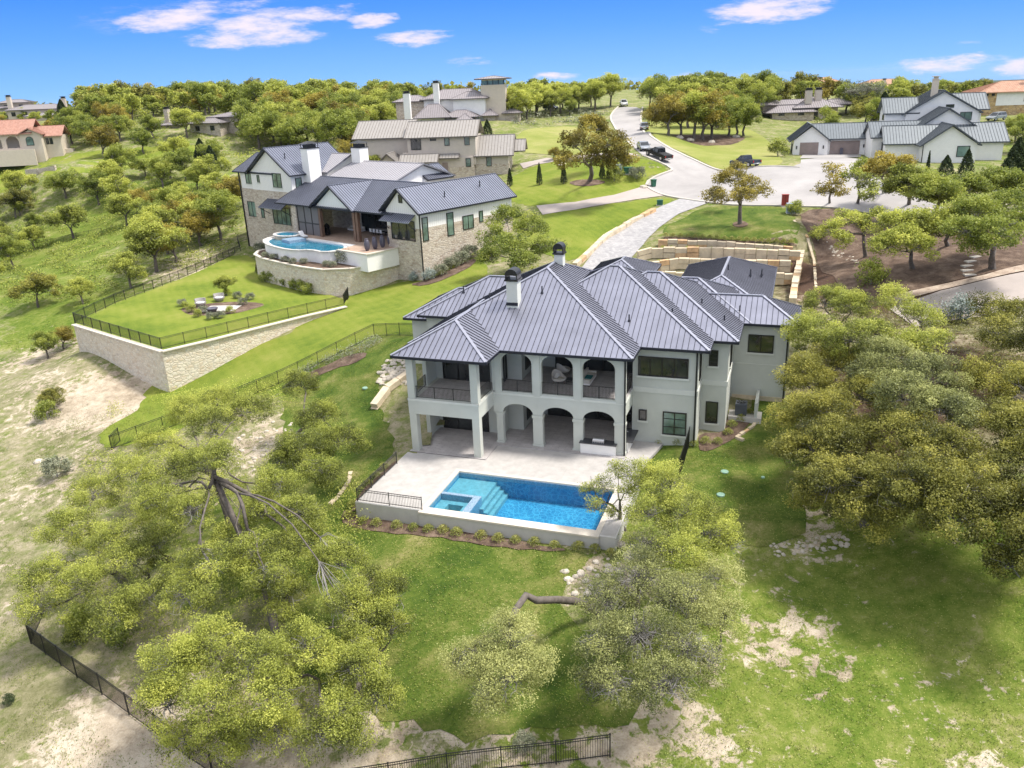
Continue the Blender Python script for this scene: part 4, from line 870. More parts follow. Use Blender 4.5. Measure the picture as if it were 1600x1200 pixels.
def oak_parts(lobes,pr,dens,leaf,base=(0,0,0),fork=.35,trunk_r=.28,cover=1.,twigs=True,flat=.7,lean=(0,0),twig_n=26,limb_r=.1,path=None):
    C,Rd=lobes_to_puffs(lobes,pr,cover); pts,tone=puff_points(C,Rd,dens,flat)
    mb=MB(); cx=np.mean([l[0] for l in lobes]); cy=np.mean([l[1] for l in lobes]); zt=max(l[2] for l in lobes)
    b=np.array(base,float); f=b+np.array([ (cx-b[0])*.25+lean[0],(cy-b[1])*.25+lean[1],(zt-b[2])*fork]); 
    mid=(b+f)/2+np.array([rng.normal(0,.12),rng.normal(0,.12),0])
    if path is not None:
        q=[np.array(p_) for p_ in path]; f=q[-1]; n_=len(q); mb.tube([b-(0,0,.3)]+q,[trunk_r*1.5]+[trunk_r*(1.15-.45*i/n_) for i in range(n_)],8)
    else: mb.tube([b-(0,0,.3),b+(0,0,.15),mid,f],[trunk_r*1.5,trunk_r*1.1,trunk_r*.9,trunk_r*.8],8)
    ends=[]
    def bent(a,e,k,r0,r1,n=6):
        d=e-a; L_=np.linalg.norm(d); o1=rng.normal(0,k*L_,3); o2=rng.normal(0,k*L_,3); q=[]
        for i in range(k_:=n):
            t=i/(n-1); q.append(a+d*t+o1*math.sin(math.pi*t)+o2*math.sin(2*math.pi*t)*.6+np.array([0,0,.08*L_*math.sin(math.pi*t)]))
        mb.tube(q,list(np.linspace(r0,r1,n)),6); return q
    ang=sorted(lobes,key=lambda l:math.atan2(l[1]-f[1],l[0]-f[0])); ng=min(4,max(2,len(lobes)//3)); per=math.ceil(len(ang)/ng)
    for gi in range(0,len(ang),per):
        grp=ang[gi:gi+per]; c_=np.mean([[l[0],l[1],l[2]-l[4]*.3] for l in grp],axis=0); hub=f+(c_-f)*.55
        q0=bent(f,hub,.06,trunk_r*.62,trunk_r*.42)
        for l in grp:
            e=np.array([l[0],l[1],l[2]-l[4]*.15]); q=bent(q0[-1] if rng.random()<.6 else q0[3],e,.08,trunk_r*.32,trunk_r*.12); ends.append((q[4],e,e,l))
    tw=mb; mb.mi=1
    if twigs:
        for m1,m2,e,l in ends:
            for _ in range(twig_n):
                s=(m1,m2,e)[rng.integers(0,3)]; g=rand_unit(1)[0]; g[2]=abs(g[2])*.8-.1
                q=e+g*np.array([l[3],l[3],l[4]])*(.62+.42*rng.random()); k=(s+q)/2+rng.normal(0,.25,3)
                tw.tube([s,(s+k)/2+rng.normal(0,.1,3),k,(k+q)/2+rng.normal(0,.12,3),q],[.026*limb_r/.1,.021*limb_r/.1,.017*limb_r/.1,.013,.008],4)
    return pts,tone,mb,tw
def make_tree(name,loc,lobes,pr,dens,leafsize,mat,label,cat='tree',group=None,**kw):
    """one tree of its own shape; lobes are given relative to its base"""
    r=root(name,tuple(loc),0,label,cat,group)
    pts,tone,mb,tw=oak_parts(lobes,pr,dens,leafsize,**kw); ZB[r.name]=0
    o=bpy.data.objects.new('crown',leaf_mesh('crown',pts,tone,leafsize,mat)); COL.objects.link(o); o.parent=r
    t=mb.build('trunk',['bark','twig'],r,smooth=True)
    return r
def copy_tree(src,name,loc,rz,sc,label,cat='tree',group=None):
    r=src.copy(); COL.objects.link(r); r.name=name; r.location=loc; r.rotation_euler=(0,0,rz); r.scale=sc if hasattr(sc,'__len__') else (sc,sc,sc)
    tag(r,label,cat,group)
    for ch in list(src.children):
        c=ch.copy(); COL.objects.link(c); c.parent=r
    return r
# -------- trees of the foreground, each shaped after the one in the photograph
def big(name,base,zb,items,label,mat='leaf_oak',pr=.64,dens=700,leaf=.13,fill=True,path=None,**kw):
    """base (u,v) on the ground; items (u,v,height above the base,rx,rz): where each bough's foliage shows"""
    b=gp(*base) if zb is None else P(base[0],base[1],zb)
    L=[]
    for u,v,h,rx,rz in items:
        p=P(u,v,b[2]+h); L.append((p[0]-b[0],p[1]-b[1],h,rx,rz))
    if path: kw['path']=[tuple(np.array(P(u,v,b[2]+h))-b) for u,v,h in path]
    if leaf<.15: dens*=1.7; leaf*=.66
    elif leaf<.19: dens*=1.6; leaf*=.74
    return make_tree(name,b,L,pr,dens,leaf,mat,label,'tree',None,**kw)
big('oak_tree',(362,822),None,[(300,640,6.5,2.2,1.3),(250,690,5.5,1.9,1.2),(205,740,5.2,1.8,1.1),(340,625,6.8,1.5,1.0),(300,720,5.5,1.4,.9)],'leaning live oak with dark bare trunk at the upper left of the foreground thicket',dens=520,trunk_r=.34,fork=.5,cover=1.15)
big('oak_tree',(455,705),None,[(470,600,5.6,1.7,1.2),(500,650,5.2,2.0,1.4),(530,690,4.6,2.0,1.4),(470,700,5.0,2.0,1.3),(505,735,4.2,1.6,1.1),(440,720,4.4,1.3,1.0)],'round yellow green live oak just left of the pool deck corner',trunk_r=.28,dens=680,cover=1.15)
big('oak_tree',(200,930),None,[(150,770,5.5,2.0,1.2),(110,830,5.2,2.0,1.3),(75,900,4.6,1.7,1.2),(180,840,5.4,1.8,1.2),(240,800,5.6,1.8,1.2),(130,910,4.6,1.6,1.1),(60,950,3.6,1.1,.9)],'wide live oak at the far left of the foreground behind the corner fence posts',dens=560,trunk_r=.3,cover=1.15)
big('oak_tree',(432,1000),None,[(330,720,9.2,1.9,1.2),(270,730,8.6,1.6,1.),(330,660,9.4,1.8,1.2),(390,640,9.2,1.7,1.1),(250,780,7.6,1.5,1.1),(300,800,7.2,1.5,1.1),(430,760,7.0,1.6,1.2),(470,800,6.4,1.6,1.2),(400,800,6.2,1.3,.9),(360,850,4.5,1.4,1.),(450,930,4.,1.4,1.),(330,880,5.6,1.9,1.2),(290,930,5.0,1.6,1.1),(400,860,5.8,1.6,1.1),(470,850,5.4,2.0,1.2),(530,880,5.2,2.0,1.2),(580,920,4.6,1.6,1.1),(540,950,4.8,1.6,1.1),(430,900,5.4,1.4,.9)],'tallest live oak of the left foreground thicket with long dark leaning trunk',dens=600,trunk_r=.25,cover=1.15,twig_n=34,path=[(430,985,.3),(418,930,2.2),(398,880,4.),(372,825,5.6),(350,780,6.9),(335,745,7.8)])
big('oak_tree',(430,1090),None,[(270,1040,5.2,1.7,1.2),(330,1010,5.6,1.8,1.2),(400,1030,5.8,1.7,1.2),(330,1100,4.6,1.6,1.2),(430,1090,4.6,1.5,1.2),(480,1010,5.6,1.6,1.1),(540,1040,5.0,1.5,1.1),(530,1110,4.0,1.2,1.0),(260,1100,4.0,1.2,1.0),(590,960,5.0,1.4,1.),(560,1000,4.6,1.1,.9)],'lowest live oak of the left foreground thicket, reaching the bottom fence',dens=620,trunk_r=.3,cover=1.15)
big('oak_tree',(985,1010),None,[(1000,900,5.0,2.0,1.2),(950,930,4.6,1.6,1.1),(1060,930,5.0,1.8,1.2),(1000,990,4.6,1.9,1.2),(1070,1010,4.4,1.7,1.2),(940,1000,4.2,1.5,1.1),(960,1070,3.6,1.3,1.0),(1040,1070,3.8,1.6,1.2),(930,1060,2.8,1.,.8),(1010,850,4.6,1.5,1.)],'sparse grey branched live oak below the right end of the pool',mat='leaf_sage',dens=500,trunk_r=.3,cover=.75,twig_n=90)
big('oak_tree',(940,968),None,[(800,1000,3.8,1.5,1.2),(750,1030,3.2,1.3,1.1),(790,1060,3.2,1.5,1.2),(760,1090,2.2,1.,.9),(820,1040,3.4,1.2,1.),(720,1030,2.6,.8,.7)],'low live oak hanging over the shady lawn from a bent grey limb',mat='leaf_sage',dens=620,trunk_r=.22,cover=.95,twig_n=34,path=[(935,958,.3),(905,940,1.6),(870,937,2.9),(838,938,3.5),(822,930,3.8),(806,952,3.7),(793,985,3.4)])
big('oak_tree',(1030,870),None,[(1040,760,5.2,1.9,1.2),(1070,800,4.8,1.9,1.3),(1110,830,4.2,1.8,1.2),(1060,860,4.2,1.7,1.2),(1010,800,4.8,1.3,1.0),(1140,850,3.4,1.2,.9),(1000,745,5.0,1.2,.8)],'thick live oak between the pool deck corner and the side lawn',dens=560,trunk_r=.28,twig_n=45)
big('oak_tree',(975,830),None,[(945,760,4.4,.9,.6),(930,790,3.6,.75,.5),(965,730,5.0,.9,.6),(985,770,4.4,.8,.5),(920,765,3.8,.6,.4),(955,800,3.2,.6,.4)],'small open oak with visible trunk leaning over the pool corner',mat='leaf_oak',pr=.45,dens=520,leaf=.11,trunk_r=.16,cover=.75,twig_n=14,fill=False)
big('oak_tree',(270,880),None,[(210,880,4.6,1.6,1.2),(240,850,5,1.6,1.2),(180,960,3.8,1.5,1.1),(230,930,4.2,1.5,1.1),(275,900,4.4,1.3,1.)],'live oak filling the middle of the left foreground thicket',dens=520,trunk_r=.24,cover=1.05)
big('oak_tree',(560,1090),None,[(600,930,4.6,1.5,1.1),(560,1050,4.2,1.4,1.1),(590,1090,3.0,1.2,1.),(545,1150,2.6,1.1,.9),(500,1150,2.8,1.1,.9),(610,980,4.,1.2,.9)],'live oak at the right end of the left foreground thicket, over the shady lawn',dens=560,trunk_r=.24)
big('oak_tree',(350,1130),None,[(290,1150,2.8,1.2,1.),(350,1150,3.,1.3,1.),(400,1150,3.,1.3,1.),(440,1140,3.2,1.2,1.),(250,1060,4.,1.3,1.)],'low live oak boughs right behind the lower left fence',dens=560,trunk_r=.2)
big('oak_tree',(255,760),None,[(300,790,4.4,1.3,1.),(350,760,4.4,1.3,1.),(390,800,4.6,1.4,1.),(440,800,4.4,1.3,1.)],'slender live oak under the bare leaning trunk',dens=420,trunk_r=.2,cover=.7,twig_n=40)
big('oak_tree',(1110,930),None,[(1110,900,3.8,1.4,1.1),(1130,960,3.2,1.3,1.),(1090,960,3.6,1.4,1.1),(1100,1030,2.8,1.2,1.)],'grey green live oak at the right side of the central thicket',mat='leaf_sage',dens=520,trunk_r=.22,twig_n=40)
# the thicket on the right
big('oak_tree',(1330,600),None,[(1290,470,5.5,2.2,1.4),(1330,480,6,2.0,1.4),(1270,520,5.6,2.0,1.4),(1330,530,6.,2.2,1.5),(1250,500,4.6,1.3,1.),(1370,520,5.5,1.6,1.2)],'yellow green live oak touching the right roof corner',dens=520,leaf=.16,pr=.75,trunk_r=.3)
big('oak_tree',(1320,720),None,[(1260,590,5.6,2.2,1.5),(1310,570,6.,2.3,1.5),(1290,640,5.6,2.3,1.5),(1240,650,4.6,1.7,1.3),(1350,620,6,2.2,1.5),(1240,700,3.8,1.4,1.1)],'olive live oak right of the side lawn, level with the air conditioner',mat='leaf_oak_dark',dens=520,leaf=.16,pr=.75,trunk_r=.32)
big('oak_tree',(1350,820),None,[(1270,700,5.4,2.0,1.4),(1330,690,6,2.3,1.5),(1300,750,5.2,2.0,1.4),(1370,760,5.6,2.2,1.5),(1340,800,4.2,1.7,1.3),(1270,770,3.8,1.5,1.1),(1420,790,5,1.9,1.3)],'dark olive live oak at the lower front of the right thicket',mat='leaf_oak_dark',dens=520,leaf=.16,pr=.75,trunk_r=.32)
big('oak_tree',(1470,790),None,[(1410,680,6,2.2,1.5),(1470,700,6,2.3,1.5),(1440,750,5.4,2.2,1.5),(1510,760,5.4,2.2,1.5),(1490,810,4.2,1.7,1.3),(1550,790,4.4,1.6,1.2)],'olive live oak in the lower right thicket above the green slope',mat='leaf_oak_dark',dens=520,leaf=.16,pr=.75,trunk_r=.32)
big('oak_tree',(1430,640),None,[(1390,560,5.5,2.0,1.4),(1450,590,5.6,2.1,1.4),(1410,620,5.6,2.,1.4),(1480,640,5.4,1.9,1.3),(1370,585,5.2,1.6,1.2)],'grey green live oak in the middle of the right thicket',mat='leaf_sage',dens=500,leaf=.17,pr=.78,trunk_r=.3,twig_n=40)
big('oak_tree',(1590,700),None,[(1560,590,5.2,2.0,1.4),(1610,610,5.4,2.3,1.5),(1590,660,5.0,2.,1.4),(1640,680,5.2,2.2,1.5),(1590,720,4.0,1.5,1.1)],'live oak at the right edge above the small bare clearing',mat='leaf_oak_dark',dens=500,leaf=.17,pr=.78,trunk_r=.3)
big('oak_tree',(1620,880),None,[(1590,780,4.8,1.9,1.3),(1640,790,5.2,2.2,1.4),(1590,840,4.0,1.6,1.2),(1650,860,4.6,2.,1.3),(1580,880,2.8,1.1,.9)],'live oak cut by the right edge over the lower meadow',mat='leaf_oak_dark',dens=520,leaf=.16,pr=.75,trunk_r=.3)
big('oak_tree',(1450,560),None,[(1400,470,4.6,1.6,1.1),(1440,500,4.4,1.6,1.1),(1410,540,4.4,1.6,1.1),(1470,540,4.0,1.4,1.0)],'loose pale live oak beside the brown driveway bend',dens=330,leaf=.18,pr=.9,trunk_r=.24,cover=.75)
big('oak_tree',(1570,540),None,[(1540,480,3.6,1.4,1.0),(1590,490,4.2,1.8,1.2),(1560,520,3.8,1.6,1.1),(1620,530,4.2,1.9,1.3)],'dark live oak right of the driveway bend',mat='leaf_oak_dark',dens=360,leaf=.18,pr=.9,trunk_r=.24)
# -------- trees farther off
big('oak_tree',(1156,351),None,[(1140,280,6.2,1.9,1.3),(1175,290,6.,1.8,1.2),(1120,305,4.6,1.7,1.0),(1160,305,5.2,1.8,1.0),(1190,300,4.6,1.2,.9),(1150,265,6.6,1.3,1.)],'single small golden oak on the lawn above the stone terraces',mat='leaf_gold',dens=230,leaf=.22,pr=.8,trunk_r=.3,fork=.42,cover=.8)
big('oak_tree',(922,283),None,[(925,200,8.6,3.0,1.9),(955,225,7.2,2.7,1.7),(900,225,7.4,2.6,1.7),(890,250,4.6,2.2,1.3),(965,250,4.6,2.4,1.3),(935,245,5.2,2.2,1.3)],'large golden live oak on the corner lawn left of the street',mat='leaf_gold',dens=150,leaf=.30,pr=1.15,trunk_r=.4,fork=.3,cover=.85)
big('oak_tree',(800,432),None,[(790,340,6.2,2.2,1.5),(830,355,6.2,2.3,1.5),(770,370,5.2,1.8,1.3),(850,385,4.6,2.0,1.3),(800,385,5.,2.2,1.3),(765,400,3.2,1.5,1.1),(820,410,3.6,1.9,1.1)],'bright live oak behind the chimneys of the grey green house',mat='leaf_bright',dens=230,leaf=.22,pr=.95,trunk_r=.3)
big('oak_tree',(1352,402),None,[(1330,345,4.6,1.8,1.2),(1300,360,4.2,1.6,1.1),(1370,345,4.8,1.8,1.2),(1320,375,3.2,1.2,.9)],'live oak with bare standing trunk on the brown mulched slope',mat='leaf_oak',dens=240,leaf=.21,pr=.85,trunk_r=.24,fork=.6,cover=.85)
big('oak_tree',(1425,420),None,[(1400,350,5.2,2.0,1.3),(1435,350,5.2,2.,1.3),(1385,385,3.6,1.5,1.1),(1440,385,3.6,1.7,1.1),(1410,370,4.6,1.6,1.)],'round live oak drooping over the middle of the mulched slope',mat='leaf_oak',dens=260,leaf=.21,pr=.85,trunk_r=.26)
big('oak_tree',(1550,420),None,[(1530,330,6.2,2.4,1.5),(1570,320,6.4,2.5,1.5),(1510,360,5.2,2.0,1.3),(1560,365,5.2,2.3,1.4),(1600,350,5.6,2.4,1.5),(1530,385,3.6,1.7,1.1)],'largest bright live oak at the right above the stepping stones',mat='leaf_bright',dens=220,leaf=.23,pr=1.,trunk_r=.36)
big('oak_tree',(1340,318),None,[(1335,275,5.2,1.3,1.),(1355,285,4.6,1.4,1.),(1360,305,3.6,1.2,.9)],'thin olive oak at the edge of the cul-de-sac',mat='leaf_oak',dens=190,leaf=.25,pr=.8,trunk_r=.2,cover=.8)
big('oak_tree',(1296,318),None,[(1300,268,5.6,1.1,1.1),(1285,300,3.0,1.3,.7),(1310,300,3.0,1.4,.8),(1305,285,4.4,1.2,.8)],'russet sparse oak beside the cul-de-sac',mat='leaf_gold',dens=150,leaf=.25,pr=.75,trunk_r=.16,cover=.7)
for (u,v,h,mat,lab) in [(1385,300,6,'leaf_gold','golden oak below the front gable of the white modern house'),(1420,320,6.,'leaf_oak','olive oak in front of the white wall of the modern house'),(1465,335,6,'leaf_bright','bright oak among boulders below the white modern house'),(1510,320,5,'leaf_bright','bright low oak under the terrace wall of the white modern house'),(1560,315,5,'leaf_bright','leafy oak left of the dark cedar at the right edge'),(1600,325,5,'leaf_bright','leafy oak cut by the right edge below the dark cedar'),(1480,385,6,'leaf_oak','oak behind the stepping stones on the mulched slope')]:
    dv=h*9.2
    big('oak_tree',(u,v),None,[(u-8,v-dv*.85,h*.8,h*.32,h*.2),(u+14,v-dv*.75,h*.75,h*.32,h*.2),(u-20,v-dv*.55,h*.58,h*.28,h*.18),(u+20,v-dv*.5,h*.55,h*.28,h*.18),(u,v-dv*.6,h*.66,h*.3,h*.2)],lab,mat=mat,dens=200,leaf=.25,pr=.9,trunk_r=.24)
# generic shapes reused for the far trees
def lobeset(h,spread,n,seed,zlo=.42):
    r_=np.random.default_rng(seed); L=[]
    for i in range(n):
        a=2*math.pi*(i+r_.random()*.6)/n; d=spread*(.35+.55*r_.random()) if i else 0
        z=h*(zlo+(.92-zlo)*r_.random()*(1-.35*d/spread)) if i else h*.78
        L.append((d*math.cos(a),d*math.sin(a),z,spread*(.38+.16*r_.random()),h*.25*(.8+.4*r_.random())))
    return L
PROTO={}
for k,(mat,h,s,n,seed) in {'m1':('leaf_oak',6.5,3.6,7,1),'m2':('leaf_bright',6.5,3.4,7,2),'m3':('leaf_gold',6.3,3.4,6,3),'m4':('leaf_oak_dark',6.6,3.5,7,4),'m5':('leaf_bright',6.0,3.8,8,5),'m6':('leaf_oak',7.,3.2,6,6)}.items():
    PROTO[k]=(lobeset(h,s,n,seed),1.0,210,.25,mat,dict(trunk_r=.24,cover=.85,twig_n=10,fork=.38))
for k,(mat,h,s,n,seed) in {'f1':('leaf_oak',6.5,3.5,6,11),'f2':('leaf_bright',6.5,3.5,6,12),'f3':('leaf_oak_dark',6.6,3.5,6,13),'f4':('leaf_gold',6.4,3.6,6,14)}.items():
    PROTO[k]=(lobeset(h,s,n,seed,.33),1.1,85,.42,mat,dict(trunk_r=.24,cover=.8,twig_n=3,fork=.35))
MADE={}
def put(kind,x,y,sc,label,group=None,name='oak_tree',zsc=1.,z=None):
    zz=G(x,y)-.1 if z is None else z; rz=float(rng.random()*6.28)
    if kind not in MADE:
        L,pr,de,lf,mat,kw=PROTO[kind]; r=make_tree(name,(x,y,zz),L,pr,de,lf,mat,label,'tree',group,**kw); r.rotation_euler=(0,0,rz); r.scale=(sc,sc,sc*zsc); MADE[kind]=r; return r
    return copy_tree(MADE[kind],name,(x,y,zz),rz,(sc,sc,sc*zsc),label,'tree',group)
ORD=['leftmost']+'second third fourth fifth sixth seventh eighth ninth tenth eleventh twelfth thirteenth fourteenth fifteenth sixteenth seventeenth eighteenth nineteenth twentieth twenty-first twenty-second twenty-third twenty-fourth twenty-fifth twenty-sixth twenty-seventh twenty-eighth twenty-ninth thirtieth'.split()
def pixu(p):
    q=np.array(p)-CC; return float(q@RR/(q@FW))
def scatter(poly,n,kinds,smin,smax,label,group,sep=4.,ex=(),name='oak_tree'):
    """n trees standing on the ground inside a region of the photograph"""
    us=[p[0] for p in poly]; vs=[p[1] for p in poly]; got=[]; objs=[]; tries=0
    while len(got)<n and tries<n*25:
        tries+=1; u=rng.uniform(min(us),max(us)); v=rng.uniform(min(vs),max(vs))
        if not inside(poly,np.array(u),np.array(v)): continue
        if any(inside(e,np.array(u),np.array(v)) for e in ex): continue
        p=gp(u,v)
        if any((p[0]-q[0])**2+(p[1]-q[1])**2<sep*sep for q in got): continue
        got.append(p); s=rng.uniform(smin,smax)
        objs.append(put(kinds[rng.integers(0,len(kinds))],p[0],p[1],s,label,group,name,rng.uniform(.9,1.15)))
    for i,(q_,r_) in enumerate(sorted(zip(got,objs),key=lambda t:pixu(t[0]))):
        pass
    return got
def each(lst,kind_default='m1'):
    for it in lst:
        u,v,k,s,lab=it[:5]; p=gp(u,v); put(k,p[0],p[1],s,lab)
each([(163,247,'m3',1.35,'leaning golden oak with dark trunk right of the tile roofed house'),
(115,372,'m1',1.05,'olive oak with three stems in the left meadow'),(155,320,'m2',1.1,'round oak above the pale meadow at the left'),
(245,425,'m1',1.25,'tall olive oak left of the stone house beside the stairs'),(275,410,'m3',1.05,'golden topped oak against the back fence of the raised lawn'),
(345,375,'m2',1.2,'leafy oak next to the left corner of the white stone house'),(310,370,'m1',1.0,'oak in the row just left of the white stone house'),
(130,475,'m1',.62,'small grey green oak outside the corner of the raised lawn'),(60,480,'m4',.8,'bent oak at the left edge above the bare slope'),
(205,450,'m6',.85,'thin oak between the meadow and the raised lawn'),(25,340,'m4',1.0,'dark oak at the left edge below the tile roofed house'),
(20,420,'m2',.9,'bright oak at the left edge near the lower fence'),(280,255,'m1',1.0,'oak above the hedge in the left middle distance'),
(335,262,'m2',.95,'light oak behind the row of dark junipers'),(225,240,'m2',1.0,'one of the slim oaks on the grass right of the leaning oak'),
(75,560,'m2',.55,'low bushy tree on the bare slope left of the retaining wall'),(100,545,'m3',.5,'small tree at the left end of the stone retaining wall'),
(85,640,'m4',.36,'dark low shrub tree on the bare slope'),
(590,290,'m1',.9,'oak behind the second chimney of the white stone house'),(545,255,'m3',.8,'golden oak behind the roofs of the white stone house'),
(975,262,'m4',.35,'low dark shrub behind the utility boxes'),
(890,180,'m2',.7,'bright small tree on the far gravel drive'),(865,250,'m3',.4,'little orange tree on the corner lawn')])
# ------------------------------------------------------------------ white stone house at the left with its pool
NB=root('house',tuple(NO),-42,'white and stone house with dark blue seamed gables and raised pool terrace','house')
SB=('roof_blue','roof_seam','roof_cap'); SL=('roof_light','seam_light','roof_cap'); PZ=7.4
def s_(name,fn,mat,par=NB,label=None): return solid(name,fn,mat,par,label)
s_('wall',lambda m:(gable_walls(m,-6.6,0,0,18.8,10.35,12.55,15.3,'y',-3.6)),'board_white',label='white boarded wall of the right wing')
s_('stone_wall',lambda m:m.box(-6.62,.03,-.03,18.83,1.5,10.34),'ledgestone'); s_('stone_wall',lambda m:(m.box(-48.7,-32.97,3.3,14,1.5,13.05),m.box(-44.6,-32.96,2.97,3.29,1.5,13.06)),'ledgestone')
s_('wall',lambda m:(gable_walls(m,-44.6,-33,3,15,13.07,16.0,19.6,'y'),),'board_white',label='white boarded wall of the left gable')
s_('wall',lambda m:(gable_walls(m,-48.6,-44.61,3.35,13,13.08,15.95,18.2,'x'),),'board_white')
s_('wall',lambda m:(m.box(-32.9,-14.0,7.4,16,12,14.9),gable_walls(m,-29,-14.1,7.6,20,12.01,14.95,17.0,'x',14),gable_walls(m,-41.5,-31.5,9,19,13.0,15.9,18.1,'x',14),m.box(-19,-13.6,14.2,19.3,11,14.8)),'white_paint',label='white upper walls behind the porch roof')
s_('wall',lambda m:(m.box(-28.6,-6.61,7.0,17,PZ,12.2),),'ledgestone',label='shaded back wall of the covered terrace')
gable_roof(NB,-7.5,.55,-.55,19.4,12.45,15.6,'y',SB,peak=-3.6); gable_roof(NB,-45.4,-32.4,2.4,15.4,15.85,19.95,'y',SB)
gable_roof(NB,-50.2,-38,2.9,13.4,15.9,18.6,'x',SB); gable_roof(NB,-33.2,-5,-.45,15.8,12.0,15.3,'x',SB); gable_roof(NB,-23.6,-13.2,-.85,8,11.95,15.3,'y',SB,peak=-18.2)
gable_roof(NB,-30.2,-13.4,7.2,20.6,14.9,17.25,'x',SL,peak=14,sp=.6); gable_roof(NB,-42,-30.9,8.6,19.4,15.8,18.3,'x',SL,peak=14,sp=.6); gable_roof(NB,-19.6,-13.0,14.2,19.8,14.8,16.7,'y',SB)
s_('gable',lambda m:m.hull([(-22.7,-.2,12.0),(-14,-.2,12.0),(-18.2,-.2,15.0)],[(-22.7,.0,12.0),(-14,.0,12.0),(-18.2,.0,15.0)]),'board_white')
def nchim(x0,x1,y0,y1,z0,z1):
    o=s_('chimney',lambda m:m.box(x0,x1,y0,y1,z0,z1),'white_paint'); cx=(x0+x1)/2; cy=(y0+y1)/2
    def cap(m):
        m.box(x0-.1,x1+.1,y0-.1,y1+.1,z1,z1+.12)
        for a in (x0+.05,x1-.13):
            for b in (y0+.05,y1-.13): m.box(a,a+.08,b,b+.08,z1+.12,z1+.75)
        m.box(x0+.3,x1-.3,y0+.3,y1-.3,z1+.12,z1+.6)
        m.hull([(x0-.15,y0-.15,z1+.75),(x1+.15,y0-.15,z1+.75),(x1+.15,y1+.15,z1+.75),(x0-.15,y1+.15,z1+.75)],[(cx-.3,cy-.3,z1+1.1),(cx+.3,cy-.3,z1+1.1),(cx+.3,cy+.3,z1+1.1),(cx-.3,cy+.3,z1+1.1)])
    solid('chimney_cap',cap,'black_metal',o)
nchim(-33.2,-31.4,5.6,7.9,12,19.7); nchim(-30,-27.8,13.2,15,16,19.3)
def awning(x0,x1,y,zt,zb,d=1.5):
    m=MB(); roof_plane(m,[(x0,y,zt),(x1,y,zt),(x1+.1,y-d,zb),(x0-.1,y-d,zb)],(1,0,0),.4); m.mi=1
    for a in (x0+.15,x1-.15): m.bar((a,y-.02,zb-1.3),(a,y-d+.1,zb-.1),.09)
    m.build('awning',['roof_blue','roof_seam'],NB)
awning(-6.4,-.6,-.02,12.2,11.3); awning(-40.4,-33.9,2.95,11.8,10.6,2.)
GG='glass_green'; W=lambda *a,**k: window(NB,*a,**k)
W('y',-.03,-5.7,-.9,8.6,11.3,-1,(.33,.66),glass='glass',sillz=False); W('y',0,-3.75,-3.0,13.6,14.7,-1,(),glass='glass',sillz=False)
W('x',.03,.45,1.5,8.6,11.8,1,(),(.75,),glass=GG,sillz=False); W('x',.03,5.1,6.4,8.6,11.8,1,(),(.75,),glass=GG,sillz=False); W('x',.03,8.2,10.4,9,10.95,1,(.5,),glass=GG,sillz=False); W('x',.03,11.6,12.4,9.6,11.2,1,(),glass=GG,sillz=False)
W('y',3,-38.2,-35.7,13.7,16.0,-1,(.5,),(.5,),glass=GG); W('y',3,-42.8,-42.1,14.3,15.5,-1,(),glass=GG); W('x',-33,3.75,4.95,13.6,15.3,1,(),glass=GG); W('y',3.35,-46.9,-45.0,13.9,15.6,-1,(.5,),glass=GG)
W('y',3.3,-47.4,-44.75,8.3,10.9,-1,(.5,),glass=GG,sill='ledgestone'); W('y',2.97,-42.9,-42.0,8.4,10.1,-1,(),glass=GG,sill='ledgestone'); W('y',2.97,-39.4,-34.4,7.7,10.5,-1,(.25,.5,.75),glass=GG,sill='ledgestone')
W('y',7.0,-21,-14.5,PZ+.05,10.9,-1,(.25,.5,.75),glass='glass',sillz=False,name='glazed_door'); W('y',7.0,-13,-7.5,PZ+.05,10.9,-1,(.3,.6),glass='glass',sillz=False,name='glazed_door')
s_('screen',lambda m:m.box(-27.9,-22.5,.05,.12,PZ,11.8),'insect_screen'); s_('screen_frame',lambda m:[m.box(a,a+.12,-.02,.16,PZ,11.9) for a in (-28,-26.2,-24.4,-22.6)]+[m.box(-28,-22.4,-.03,.17,9.2,9.32)],'rail_dark')
s_('pillar',lambda m:m.box(-29.2,-28,-.2,3.2,PZ-.5,11.95),'ledgestone')
for x in (-22.1,-13.9,-13.2): s_('post',lambda m:m.box(x-.25,x+.25,-.15,.35,PZ,11.95),'wood')
s_('downspout',lambda m:m.box(.03,.17,-.05,.09,2.8,12.4),'black_metal'); s_('downspout',lambda m:m.box(-48.85,-48.7,3.1,3.3,2,15.8),'black_metal')
for x,y,z in ((-1.2,6.2,14.1),(-1.8,14,14.7),(-36,4.4,18.6)): s_('vent_pipe',lambda m:m.cyl((x,y),.08,z-.4,z+.5,8),'roof_seam')
# raised terrace and pool of that house
NT=root('terrace',tuple(NO),-42,'raised tan tiled terrace with curved stone retaining wall below the white stone house','terrace')
wallpts=[(-30.5,-3),(-30.2,-6.3),(-28.2,-8.2),(-24.5,-9.3),(-19.5,-9.7),(-14,-9.9),(-9.6,-9.4),(-7,-7),(-5.7,-3),(-5.2,0),(-5.2,3.2),(-30.5,3.2)]
sp=[tuple(p) for p in smooth_poly(wallpts[:10],0)]
s_('stone_wall',lambda m:m.prism(wallpts,.2,5.45),'limestone',NT); s_('bed_soil',lambda m:m.prism([(x*.985-.2,y*.96) for x,y in wallpts],5.4,5.56),'mulch',NT)
def cope(m):
    for i in range(9):
        a=wallpts[i]; b=wallpts[i+1]; m.bar((a[0],a[1],5.52),(b[0],b[1],5.52),.5,.14)
s_('wall_coping',cope,'coping',NT)
s_('terrace_wall',lambda m:(m.prism([(-29.6,3.1),(-29.3,-2.5),(-12,-2.4),(-11.2,-5.6),(-4.7,-5.6),(-4.7,3.1)],5,PZ-.02),),'white_paint',NT)
